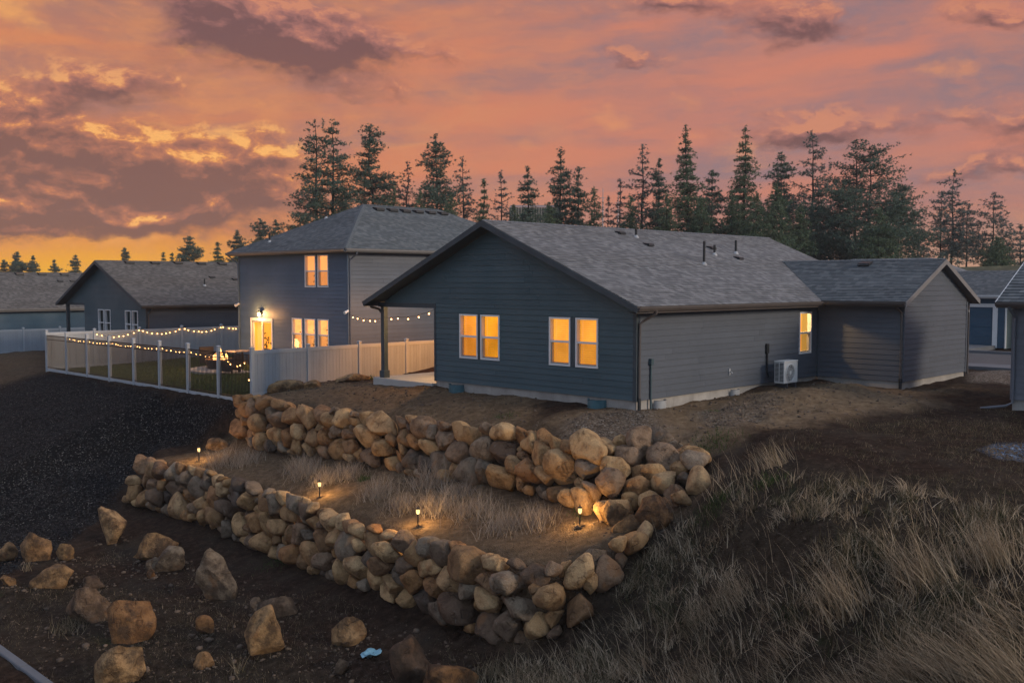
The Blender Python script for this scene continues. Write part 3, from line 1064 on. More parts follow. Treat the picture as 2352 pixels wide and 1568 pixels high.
def siding(house, face, prof, openings, mat, exposure=.178, name='siding_board', z_start=None):
    """prof: list of (z, s_lo, s_hi), linear in between; each lap board is a part of its own under the wall"""
    zs = [p[0] for p in prof]

    def rng(z):
        return (np.interp(z, zs, [p[1] for p in prof]), np.interp(z, zs, [p[2] for p in prof]))
    back = MB()
    boards = []
    z = zs[0] if z_start is None else z_start
    while z < zs[-1] - 1e-4:
        zt = min(z + exposure, zs[-1])
        cuts = sorted({z, zt} | {c for o in openings for c in (o[2], o[3]) if z + .004 < c < zt - .004})
        for za, zb in zip(cuts[:-1], cuts[1:]):
            l0, h0 = rng(za + 1e-5)
            l1, h1 = rng(zb - 1e-5)
            if max(h0 - l0, h1 - l1) < .03:
                continue
            segs = [[(l0, h0), (l1, h1)]]
            for (s0, s1, o0, o1) in openings:
                if o0 < zb - .002 and o1 > za + .002:
                    new = []
                    for (a, c), (d, e) in segs:
                        if s0 > min(a, d) and s0 < max(c, e):
                            new.append([(a, s0), (d, s0)])
                            if s1 < max(c, e):
                                new.append([(s1, c), (s1, e)])
                        elif s1 > min(a, d) and s1 < max(c, e):
                            new.append([(s1, c), (s1, e)])
                        elif s0 <= min(a, d) and s1 >= max(c, e):
                            pass
                        else:
                            new.append([(a, c), (d, e)])
                    segs = new
            cut = []
            for (a, c), (d, e) in segs:
                if c - a > 4.6 and e - d > 4.6 and len(cuts) == 2:
                    j0 = max(a, d) + JR.uniform(.8, 3.6)
                    pa, pd = a, d
                    while j0 < min(c, e) - .5:
                        cut.append([(pa, j0), (pd, j0)])
                        pa = pd = j0 + .004
                        j0 += 3.66
                    cut.append([(pa, c), (pd, e)])
                else:
                    cut.append([(a, c), (d, e)])
            segs = cut
            f0, f1 = (za - z) / exposure, (zb - z) / exposure
            ob, ot = .026 - .018 * f0, .026 - .018 * f1
            for (a, c), (d, e) in segs:
                P = face.P
                V = [P(a, za, 0), P(c, za, 0), P(c, za, ob), P(a, za, ob), P(d, zb, 0), P(e, zb, 0), P(e, zb, ot), P(d, zb, ot)]
                boards.append(V)
                back.add([P(a, za, -.012), P(c, za, -.012), P(e, zb, -.012), P(d, zb, -.012)], [(0, 1, 2, 3)])
        z = zt
    wall = back.build('wall', mat, house)
    for V in boards:
        mesh(name, V, BOXF, mat, wall)
    return wall


def roof_part(house, slopes, mat, exposure=.145, deck=.11, name='roof'):
    V, F, UV = [], [], []
    dk = MB()
    for si, (p0, p1, q0, q1) in enumerate(slopes):
        p0, p1, q0, q1 = (Vector(p) for p in (p0, p1, q0, q1))
        eu = (p1 - p0).normalized()
        nrm = (p1 - p0).cross(((q0 + q1) / 2) - ((p0 + p1) / 2)).normalized()
        if nrm.z < 0:
            nrm = -nrm
        L = (((q0 + q1) / 2) - ((p0 + p1) / 2)).length
        nc = max(1, round(L / exposure))
        for k in range(nc):
            a, c = k / nc, (k + 1) / nc
            wob = .004 * math.sin(k * 12.9)
            l0, l1 = p0.lerp(q0, a) + nrm * (.017 + wob), p1.lerp(q1, a) + nrm * (.017 + wob)
            u0, u1 = p0.lerp(q0, c) + nrm * .002, p1.lerp(q1, c) + nrm * .002
            b0, b1 = p0.lerp(q0, a), p1.lerp(q1, a)
            n0 = len(V)
            V += [l0, l1, u1, u0, b0, b1]
            F += [(n0, n0 + 1, n0 + 2, n0 + 3), (n0 + 4, n0 + 5, n0 + 1, n0)]
            uv = [((x - p0).dot(eu), k + t + si * 211) for x, t in ((l0, .02), (l1, .02), (u1, .98), (u0, .98))]
            UV += uv + [uv[0], uv[1], uv[1], uv[0]]
        d = nrm * -deck
        dk.add([p0 - nrm * .004, p1 - nrm * .004, q1 - nrm * .004, q0 - nrm * .004, p0 + d, p1 + d, q1 + d, q0 + d],
               [(4, 7, 6, 5), (0, 1, 5, 4), (1, 2, 6, 5), (2, 3, 7, 6), (3, 0, 4, 7)])
    o = mesh(name, V, F, mat, house)
    lay = o.data.uv_layers.new(name='UVMap')
    lay.data.foreach_set('uv', [c for p in UV for c in p])
    dk.build('roof_deck', M['soffit'], house)
    return o


def cap_line(roof, p0, p1, mat, w=.26):
    p0, p1 = Vector(p0), Vector(p1)
    d = (p1 - p0).normalized()
    s = d.cross(Vector((0, 0, 1))).normalized()
    L = (p1 - p0).length
    nseg = max(2, int(L / .2))
    mb = MB()
    for k in range(nseg):
        a, c = p0.lerp(p1, k / nseg), p0.lerp(p1, (k + 1) / nseg)
        la, lc = Vector((0, 0, .018)), Vector((0, 0, .034))
        dr = Vector((0, 0, -.055))
        mb.add([a + la - s * w / 2 + dr, a + la, a + la + s * w / 2 + dr, c + lc - s * w / 2 + dr, c + lc, c + lc + s * w / 2 + dr],
               [(0, 1, 4, 3), (1, 2, 5, 4), (3, 4, 5)])
    o = mb.build('ridge_cap', mat, roof)
    lay = o.data.uv_layers.new(name='UVMap')
    lay.data.foreach_set('uv', [random.uniform(0, 30) for _ in range(len(o.data.loops) * 2)])
    return o


def pipe_vent(roof, p, h, r=.045):
    p = Vector(p)
    o = MB().tube([p + Vector((0, 0, -.1)), p + Vector((0, 0, h))], r, 10).build('vent_pipe', M['dark_plastic'], roof)
    MB().lathe(p, [(r * 2.6, -.06), (r * 2.3, .0), (r * 1.5, .05), (r * 1.2, .08)], 14).build('flashing', M['galv'], roof)
    return o


def box_vent(roof, p, along, out, slope, w=.36, l=.30, h=.13):
    """low hooded roof vent; along = unit vector along the eave, out = downhill horizontal unit, slope = rise/run"""
    p, a, t = Vector(p), Vector(along), Vector((out[0], out[1], -slope)).normalized()
    nn = a.cross(t)
    if nn.z < 0:
        nn = -nn
    V = [p - a * w / 2 - t * l / 2, p + a * w / 2 - t * l / 2, p + a * w / 2 + t * l / 2, p - a * w / 2 + t * l / 2]
    top = [V[0] + nn * h * .35, V[1] + nn * h * .35, V[2] + nn * h - t * .02, V[3] + nn * h - t * .02]
    mid = [V[2] + nn * h * .45 + t * .05, V[3] + nn * h * .45 + t * .05]
    allv = V + top + mid
    mesh('roof_vent', allv, [(0, 1, 5, 4), (4, 5, 6, 7), (1, 2, 8, 6, 5), (3, 0, 4, 7, 9), (7, 6, 8, 9), (9, 8, 2, 3)], M['dark_plastic'], roof)


def gutter(house, p0, p1, mat, out):
    p0, p1, o = Vector(p0), Vector(p1), Vector(out)
    prof = [(0, 0), (0, -.10), (.07, -.12), (.115, -.05), (.12, .01), (.108, .01), (.10, -.045), (.065, -.105), (.012, -.09), (.012, 0)]
    V, F = [], []
    for p in (p0, p1):
        for a, c in prof:
            V.append(p + o * a + Vector((0, 0, c)))
    k = len(prof)
    for i in range(k):
        F.append((i, (i + 1) % k, k + (i + 1) % k, k + i))
    F.append(tuple(range(k)))
    F.append(tuple(range(2 * k - 1, k - 1, -1)))
    return mesh('gutter', V, F, mat, house)


def downspout(house, pts, mat, w=.075):
    return MB().tube(pts, w / 2, 8).build('downspout', mat, house)


def window(house, face, s, z, style, mat_lit=None, rails=True, depth=.10, name='window'):
    s0, s1 = s
    z0, z1 = z
    fw = .055
    mb = MB()
    o = (-depth, .045)
    face.box(mb, (s0, s0 + fw), (z0, z1), o)
    face.box(mb, (s1 - fw, s1), (z0, z1), o)
    face.box(mb, (s0 + fw, s1 - fw), (z0, z0 + fw), o)
    face.box(mb, (s0 + fw, s1 - fw), (z1 - fw, z1), o)
    zm = (z0 + z1) / 2
    if rails:
        face.box(mb, (s0 + fw, s1 - fw), (zm - .03, zm + .03), (-depth, .022))
        # lower sash stands inside the track
        face.box(mb, (s0 + fw, s0 + fw + .03), (z0 + fw, zm - .03), (-depth, -.015))
        face.box(mb, (s1 - fw - .03, s1 - fw), (z0 + fw, zm - .03), (-depth, -.015))
        face.box(mb, (s0 + fw + .03, s1 - fw - .03), (z0 + fw, z0 + fw + .04), (-depth, -.015))
    w = mb.build(name, M['frame'], house)
    P = face.P
    for za, zb, oo in ((z0 + fw, zm - .03, -.045), (zm + .03, z1 - fw, -.02)):
        mesh('pane', [P(s0 + fw, za, oo), P(s1 - fw, za, oo), P(s1 - fw, zb, oo), P(s0 + fw, zb, oo)], [(0, 1, 2, 3)], M['glass'], w)
    if rails and style != 'dark':
        mesh('insect_screen', [P(s0 + fw, z0 + fw, -.006), P(s1 - fw, z0 + fw, -.006), P(s1 - fw, zm - .03, -.006), P(s0 + fw, zm - .03, -.006)], [(0, 1, 2, 3)], M['screen'], w)
    if style == 'blind':
        bl = MB()
        zz = z0 + .05
        a, c = s0 + fw * .6, s1 - fw * .6
        while zz < z1 - .04:
            bl.add([P(a, zz, -depth - .018), P(c, zz, -depth - .018), P(c, zz + .05, -depth - .055), P(a, zz + .05, -depth - .055)], [(0, 1, 2, 3)])
            zz += .062
        bl.build('blind', mat_lit, w)
        cd = MB()
        for f in (.16, .84):
            sc = a + (c - a) * f
            face.box(cd, (sc - .006, sc + .006), (z0 + .05, z1 - .05), (-depth - .016, -depth - .012))
        cd.build('blind_cord', M['room_peach'], w)
        mesh('light_cavity', [P(s0, z0, -depth - .07), P(s1, z0, -depth - .07), P(s1, z1, -depth - .07), P(s0, z1, -depth - .07)], [(0, 1, 2, 3)], M['blind_gap'], w)
    elif style == 'room':
        D = 1.1
        e = .25
        V = [P(s0, z0, -depth), P(s1, z0, -depth), P(s1, z1, -depth), P(s0, z1, -depth),
             P(s0 - e, z0, -D), P(s1 + e, z0, -D), P(s1 + e, z1 + e, -D), P(s0 - e, z1 + e, -D)]
        mesh('interior', V, [(4, 5, 6, 7), (0, 1, 5, 4), (1, 2, 6, 5), (2, 3, 7, 6), (3, 0, 4, 7)], mat_lit, w)
    elif style == 'dark':
        mesh('interior', [P(s0, z0, -depth - .03), P(s1, z0, -depth - .03), P(s1, z1, -depth - .03), P(s0, z1, -depth - .03)], [(0, 1, 2, 3)], M['dark_room'], w)
    return w


def opening(s, z):
    return (s[0], s[1], z[0], z[1])


# ------------------------------------------------------------------ single-storey house in the middle
def main_house():
    h = thing('house', 'single-storey charcoal house with lit windows above the stone walls', 'house', (0, 0, 0))
    G = Face('x', 0, -1)
    R = Face('y', 0, -1)
    wins = [((6.37, 7.24), (.83, 2.28)), ((5.37, 6.24), (.83, 2.28)), ((2.40, 3.25), (.83, 2.28)), ((1.345, 2.20), (.83, 2.28))]
    ops = [opening(*w) for w in wins]
    sl = .4265
    zr = 5.25
    yr = 5.626

    def under(y):
        return zr - .20 - abs(y - yr) * sl
    # gable: enclosed part, then the part over the open patio
    siding(h, G, [(0, .02, 8.43), (2.60, .02, 8.43)], ops, M['side_teal'])
    zt = under(11.15)
    yl = lambda z: yr - (zr - .20 - z) / sl
    siding(h, G, [(2.60, max(.02, yl(2.60)), 11.18), (zt, max(.02, yl(zt)), 11.18), (under(.02), .02, 2 * yr - .02), (zr - .22, yr - .05, yr + .05)], [], M['side_teal'])
    # side wall
    rw = ((9.17, 10.03), (.84, 2.29))
    siding(h, R, [(0, .03, 10.512), (2.62, .03, 10.512)], [opening(*rw)], M['side_grey'])
    # hidden far walls close the volume
    box('wall', (.03, 16.0), (11.18, 11.26), (2.6, 2.7), M['side_grey'], h)
    mesh('wall', [(3.6, 8.5, -.1), (3.6, 11.2, -.1), (3.6, 11.2, 2.7), (3.6, 8.5, 2.7)], [(0, 1, 2, 3)], M['side_teal'], h)
    mesh('wall', [(3.6, 11.2, -.4), (16.2, 11.2, -.4), (16.2, 11.2, 2.7), (3.6, 11.2, 2.7)], [(0, 1, 2, 3)], M['side_grey'], h)
    mesh('wall', [(16.2, 11.2, -.4), (16.2, 0, -.4), (16.2, 0, 2.7), (16.2, 5.6, 5.0), (16.2, 11.2, 2.7)], [(0, 1, 2, 3, 4)], M['side_grey'], h)
    mesh('wall', [(.02, 8.46, -.1), (3.6, 8.46, -.1), (3.6, 8.46, 2.6), (.02, 8.46, 2.6)], [(0, 1, 2, 3)], M['side_teal'], h)
    mesh('patio_ceiling', [(.02, 8.46, 2.62), (3.6, 8.46, 2.62), (3.6, 11.2, 2.62), (.02, 11.2, 2.62)], [(0, 1, 2, 3)], M['soffit'], h)
    # foundation
    MB().box((.025, 16.2), (.035, 8.45), (-.9, -.004)).build('foundation', M['concrete'], h)
    # corner boards and trims
    MB().box((-.036, .0), (-.036, .085), (-.02, 2.62)).box((-.0, .09), (-.036, -.001), (-.02, 2.60)).build('corner_trim', M['trim_dark'], h)
    MB().box((-.036, .03), (8.43, 8.51), (-.02, 2.44)).build('corner_trim', M['trim_dark'], h)
    MB().box((-.034, .12), (8.435, 11.55), (2.44, 2.598)).build('patio_beam', M['trim_dark'], h)
    post = box('patio_post', (-.02, .16), (11.25, 11.43), (-.1, 2.438), M['trim_dark'], h, .006)
    box('post_base', (-.06, .20), (11.21, 11.47), (-.1, .16), M['trim_dark'], post, .006)
    for pair in ((wins[0], wins[1]), (wins[2], wins[3])):
        b_ = MB()
        G.box(b_, (pair[1][0][1] + .002, pair[0][0][0] - .002), (.83, 2.28), (-.02, .03))
        b_.build('mullion_trim', M['trim_dark'], h)
    # roof
    ov = .56
    xe, xb = -ov, 16.83
    ze = zr - (yr + .46) * sl
    A = [(xe, -.46, ze), (xb, -.46, ze), (xe, yr, zr), (xb, yr, zr)]
    Bq = [(xe, 2 * yr + .46, ze), (xb, 2 * yr + .46, ze), (xe, yr, zr), (xb, yr, zr)]
    rf = roof_part(h, [A, Bq], M['roof_main'])
    cap_line(rf, (xe, yr, zr), (xb, yr, zr), M['roof_main'])
    # rake boards (front)
    for s_ in (-1, 1):
        y_e = yr + s_ * (yr + .46)
        mb = MB()
        t0, t1 = Vector((xe - .002, y_e, ze - .115)), Vector((xe - .002, yr, zr - .115))
        mb.add([t0 + Vector((-.03, 0, .10)), t1 + Vector((-.03, 0, .10)), t1 + Vector((-.03, 0, -.08)), t0 + Vector((-.03, 0, -.06)),
                t0 + Vector((0, 0, .10)), t1 + Vector((0, 0, .10)), t1 + Vector((0, 0, -.08)), t0 + Vector((0, 0, -.06))],
               [(0, 1, 2, 3), (7, 6, 5, 4), (0, 4, 5, 1), (3, 2, 6, 7), (0, 3, 7, 4), (1, 5, 6, 2)])
        mb.build('rake_board', M['trim_dark'], h)
        # sloped soffit under the rake
        mesh('rake_soffit', [(xe, y_e, ze - .16), (-.03, y_e, ze - .16), (-.03, yr, zr - .19), (xe, yr, zr - .19)], [(0, 1, 2, 3)], M['trim_dark'], h)
    # eaves
    MB().box((xe, 10.2), (-.44, -.415), (ze - .19, ze - .015)).build('fascia', M['gutter_brown'], h)
    mesh('eave_soffit', [(xe, -.42, ze - .185), (10.4, -.42, ze - .185), (10.4, -.002, ze - .165), (xe, -.002, ze - .165)], [(0, 1, 2, 3)], M['soffit'], h)
    MB().box((xe, 16.5), (2 * yr + .415, 2 * yr + .44), (ze - .19, ze - .015)).build('fascia', M['gutter_brown'], h)
    mesh('eave_soffit', [(xe, 2 * yr + .42, ze - .185), (16.4, 2 * yr + .42, ze - .185), (16.4, 2 * yr - .05, ze - .165), (xe, 2 * yr - .05, ze - .165)], [(0, 1, 2, 3)], M['soffit'], h)
    gutter(h, (xe, -.442, ze - .01), (10.05, -.442, ze - .01), M['gutter_brown'], (0, -1, 0))
    gutter(h, (xe, 2 * yr + .442, ze - .01), (16.5, 2 * yr + .442, ze - .01), M['gutter_brown'], (0, 1, 0))
    downspout(h, [(.25, -.50, ze - .1), (.25, -.50, ze - .2), (.12, -.15, ze - .42), (.06, -.085, ze - .5), (.055, -.08, 1.2), (.055, -.08, -.35)], M['gutter_brown'])
    downspout(h, [(-.25, 11.75, ze - .1), (-.22, 11.72, ze - .22), (.02, 11.56, ze - .30), (.05, 11.50, ze - .42)], M['gutter_brown'], .09)
    # windows
    lit = [M['blind_amber'], M['blind_gold'], M['blind'], M['blind']]
    for (s, z), ml in zip(wins, lit):
        window(h, G, s, z, 'blind', ml)
    w = window(h, R, rw[0], rw[1], 'open')
    P = R.P
    s0, s1 = rw[0]
    z0, z1_ = rw[1]
    # lit room behind the side window: back wall and a drawn curtain
    mesh('interior', [P(s0 - .8, z0 - .6, -1.4), P(s1 + 4.2, z0 - .6, -1.4), P(s1 + 4.2, z1_ + .3, -1.4), P(s0 - .8, z1_ + .3, -1.4)], [(0, 1, 2, 3)], M['blind'], w)
    cm = MB()
    cm.add([P(s0 + 2.75, z0 - .6, -1.36), P(s0 + 3.2, z0 - .6, -1.36), P(s0 + 3.2, z1_ + .3, -1.36), P(s0 + 2.75, z1_ + .3, -1.36)], [(0, 1, 2, 3)])
    cm.build('curtain', M['curtain'], w)
    # roof fittings
    def on(x, y):
        return (x, y, zr - abs(y - yr) * sl + .01)

    def spot(u, v):    # where the camera ray of an image pixel meets the near roof slope
        r = ray(u, v)
        n_ = Vector((0, -sl, 1))
        t = (Vector((0, yr, zr)) - EYE).dot(n_) / r.dot(n_)
        return EYE + r * t
    for (u, v, hh) in ((1461, 545, .30), (1617, 607, .80), (1641, 585, .36), (1690, 582, .50), (1640, 583, .30)):
        if u == 1640:
            continue
        p = spot(u, v)
        pipe_vent(rf, p, hh)
    for (u, v) in ((1423, 536), (1488, 563), (1632, 570), (1695, 594)):
        box_vent(rf, spot(u, v), (1, 0, 0), (0, -1), sl, .30, .26, .10)
    # half-round window wells of the crawl space
    for (cx, cy, dx, dy) in ((-.02, 7.35, -1, 0), (-.02, 1.35, -1, 0)):
        well(h, cx, cy, dx, dy, M['teal_metal'], .32)
    well(h, 1.05, -.02, 0, -1, M['galv'], .24)
    well(h, 5.05, -.02, 0, -1, M['galv'], .2)
    # conduit and small box on the side wall
    cb = MB().tube([(.62, -.06, -.3), (.62, -.06, .98)], .03, 8).build('conduit', M['pipe_teal'], h)
    box('conduit_box', (.56, .68), (-.12, -.02), (.98, 1.16), M['pipe_teal'], cb, .01)
    hb = MB().box((4.72, 4.80), (-.045, -.02), (.42, .62)).build('hose_bib', M['galv'], h)
    MB().tube([(4.76, -.04, .52), (4.76, -.11, .52), (4.76, -.13, .47)], .018, 8).build('spout', M['galv'], hb)
    lb = MB().box((6.93, 7.07), (-.09, -.02), (.98, 1.30)).build('line_set_cover', M['dark_plastic'], h)
    MB().tube([(7.0, -.06, 1.0), (7.0, -.06, .4), (7.02, -.1, .2)], .035, 8).build('line_pipe', M['dark_plastic'], lb)
    # garage wing
    gx0, gx1, gy = 10.51, 16.09, -3.09
    g1 = Face('x', gx0, -1)
    g2 = Face('y', gy, -1)
    siding(h, g1, [(0, gy + .03, -.03), (2.62, gy + .03, -.03)], [], M['side_grey'])
    gr, gz, gs = 13.3, 4.13, .436
    gt = lambda x: gz - .17 - abs(x - gr) * gs
    siding(h, g2, [(0, gx0 + .03, gx1 - .03), (gt(gx0 + .03), gx0 + .03, gx1 - .03), (gz - .19, gr - .05, gr + .05)], [], M['side_grey'])
    mesh('wall', [(gx1, gy, -.4), (gx1, 0, -.4), (gx1, 0, 2.75), (gx1, gy, 2.75)], [(0, 1, 2, 3)], M['side_grey'], h)
    MB().box((gx0 + .025, gx1 - .025), (gy + .035, .03), (-.9, -.006)).build('foundation', M['concrete'], h)
    MB().box((gx0 - .036, gx0 + .08), (gy - .036, gy), (-.02, 2.60)).box((gx0 - .036, gx0), (gy + .001, gy + .08), (-.02, 2.60)).build('corner_trim', M['side_grey'], h)
    MB().box((gx1 - .08, gx1 + .036), (gy - .036, gy), (-.02, 2.60)).build('corner_trim', M['side_grey'], h)
    MB().box((gx0 - .06, gx0 - .001), (-.06, -.001), (-.02, 2.6)).build('corner_trim', M['trim_dark'], h)
    ge = gz - 3.32 * gs
    y0, yv = gy - .26, 2.93
    # slopes end on the main roof: valley line from the eave to the ridge
    ve = (ge - ze) / sl - .46
    sL = [(gr - 3.32, y0, ge), (gr - 3.32, ve, ge), (gr, y0, gz), (gr, yv + .02, gz)]
    sR = [(gr + 3.32, y0, ge), (gr + 3.32, ve, ge), (gr, y0, gz), (gr, yv + .02, gz)]
    gf = roof_part(h, [sL, sR], M['roof_dark'])
    cap_line(gf, (gr, y0, gz), (gr, yv, gz), M['roof_dark'])
    for s_ in (-1, 1):
        e0, e1 = Vector((gr + s_ * 3.34, y0 - .002, ge - .11)), Vector((gr, y0 - .002, gz - .11))
        mb = MB()
        o_ = Vector((0, -.03, 0))
        u_, d_ = Vector((0, 0, .10)), Vector((0, 0, -.075))
        mb.add([e0 + o_ + u_, e1 + o_ + u_, e1 + o_ + d_, e0 + o_ + d_, e0 + u_, e1 + u_, e1 + d_, e0 + d_], [(0, 1, 2, 3), (7, 6, 5, 4), (0, 4, 5, 1), (3, 2, 6, 7), (0, 3, 7, 4), (1, 5, 6, 2)])
        mb.build('rake_board', M['trim_grey'], h)
        mesh('rake_soffit', [(gr + s_ * 3.32, y0, ge - .155), (gr + s_ * 3.32, gy - .03, ge - .155), (gr, gy - .03, gz - .175), (gr, y0, gz - .175)], [(0, 1, 2, 3)], M['soffit'], h)
    MB().box((gr - 3.315, gr - 3.29), (y0, -.43), (ge - .17, ge - .015)).build('fascia', M['gutter_brown'], h)
    mesh('eave_soffit', [(gr - 3.3, y0, ge - .165), (gr - 3.3, -.43, ge - .165), (gx0 - .002, -.43, ge - .15), (gx0 - .002, y0, ge - .15)], [(0, 1, 2, 3)], M['soffit'], h)
    gutter(h, (gr - 3.318, y0, ge - .01), (gr - 3.318, -.45, ge - .01), M['gutter_brown'], (-1, 0, 0))
    MB().box((gr + 3.29, gr + 3.315), (y0, .0), (ge - .17, ge - .015)).build('fascia', M['gutter_brown'], h)
    gutter(h, (gr + 3.318, y0, ge - .01), (gr + 3.318, 0, ge - .01), M['trim_grey'], (1, 0, 0))
    downspout(h, [(gx0 - .40, gy + .12, ge - .1), (gx0 - .38, gy + .10, ge - .2), (gx0 - .1, gy + .05, ge - .38), (gx0 - .085, gy + .04, ge - .5), (gx0 - .085, gy + .04, .1)], M['gutter_brown'])
    downspout(h, [(gx1 + .38, gy + .08, ge - .1), (gx1 + .36, gy + .05, ge - .22), (gx1 + .10, gy - .03, ge - .42), (gx1 + .085, gy - .05, ge - .5), (gx1 + .085, gy - .05, -.1)], M['gutter_brown'])
    MB().tube([(gx0 - .085, gy + .04, .12), (gx0 - .085, gy + .04, -.35)], .055, 8).build('drain_adapter', M['dark_plastic'], h)
    MB().tube([(.055, -.08, .08), (.055, -.08, -.40)], .05, 8).build('drain_adapter', M['dark_plastic'], h)
    box_vent(gf, (12.9, -.62, gz - .4 * gs + .01), (0, 1, 0), (-1, 0), gs, .42, .34, .12)
    # assumed unseen lamp in the room behind the side window; it throws the patch of light on the garage wall
    bl = bpy.data.lights.new('assumed_room_lamp', 'SPOT')
    bl.energy = 280
    bl.color = (1, .58, .22)
    bl.shadow_soft_size = .06
    bl.spot_size = math.radians(100)
    bl.spot_blend = .3
    lo = bpy.data.objects.new('assumed_room_lamp', bl)
    lo.location = (9.45, .95, 2.52)
    COL.objects.link(lo)
    lo.parent = h
    lo.rotation_euler = Vector((-1.0, 2.5, 1.7)).to_track_quat('Z', 'Y').to_euler()
    return h


def well(h, cx, cy, dx, dy, mat, r):
    V, F = [], []
    n_ = 16
    zs = []
    z = -.42
    rows = []
    for k in range(15):
        rr = r + .018 * math.cos(k * math.pi)
        rows.append((rr, -.50 + k * .031))
    for rr, z in rows:
        for i in range(n_ + 1):
            a = math.pi * i / n_
            c, s = math.cos(a) * rr, math.sin(a) * rr * .85
            V.append((cx + dx * s + dy * c, cy + dy * s + dx * c, z + .02))
    for j in range(len(rows) - 1):
        for i in range(n_):
            a = j * (n_ + 1) + i
            F.append((a, a + 1, a + n_ + 2, a + n_ + 1))
    return mesh('window_well', V, F, mat, h, True)


HOUSE = main_house()

# patio slab and its assumed lamp
slab = box('patio_slab', (-.16, 3.58), (8.48, 11.72), (-.40, -.10), M['slab'], None, .012)
props(slab, kind='structure')


def assumed_patio_lamp():  # assumed lamp, out of view behind the gable wall, warms the slab
    t = thing('assumed_patio_lamp', 'assumed unseen warm wall lamp under the covered patio roof', 'lamp', (1.7, 8.50, 1.95))
    MB().box((1.62, 1.78), (8.47, 8.52), (1.85, 2.05)).build('back_plate', M['black_metal'], t)
    MB().lathe((1.7, 8.60, 1.82), [(.05, 0), (.07, .05), (.07, .2), (.04, .24)], 12).build('lamp_shade', M['lamp'], t)
    L = bpy.data.lights.new('assumed_patio_light', 'POINT')
    L.energy = 270
    L.color = (1, .56, .22)
    L.shadow_soft_size = .09
    o = bpy.data.objects.new('assumed_patio_light', L)
    COL.objects.link(o)
    o.parent = t
    o.location = (-.35, .3, .32)


assumed_patio_lamp()


def added_fence_lamp():  # added lamp hidden behind the gable, puts the orange glow on the fence
    t = thing('added_fence_lamp', 'added unseen wall lamp on the house side that warms the white fence', 'lamp', (5.0, 11.22, 2.0))
    MB().box((4.92, 5.08), (11.205, 11.25), (1.9, 2.1)).build('back_plate', M['black_metal'], t)
    MB().lathe((5.0, 11.34, 1.86), [(.05, 0), (.07, .05), (.07, .2), (.04, .24)], 12).build('lamp_shade', M['lamp'], t)
    L = bpy.data.lights.new('added_fence_light', 'SPOT')
    L.spot_size = math.radians(105)
    L.spot_blend = .5
    L.energy = 1000
    L.color = (1, .36, .055)
    L.shadow_soft_size = .09
    o = bpy.data.objects.new('added_fence_light', L)
    o.rotation_euler = Vector((.5, -3.9, 3.2)).to_track_quat('Z', 'Y').to_euler()
    COL.objects.link(o)
    o.parent = t
    o.location = (0, .35, .05)


added_fence_lamp()


# ------------------------------------------------------------------ two-storey house
def hip_slopes(x0, x1, y0, y1, ze, xr0, xr1, yr, zr):
    a, b_, c, d = (x0, y0, ze), (x1, y0, ze), (x1, y1, ze), (x0, y1, ze)
    r0, r1 = (xr0, yr, zr), (xr1, yr, zr)
    return [[a, b_, r0, r1], [d, c, r0, r1], [a, d, r0, r0], [b_, c, r1, r1]]


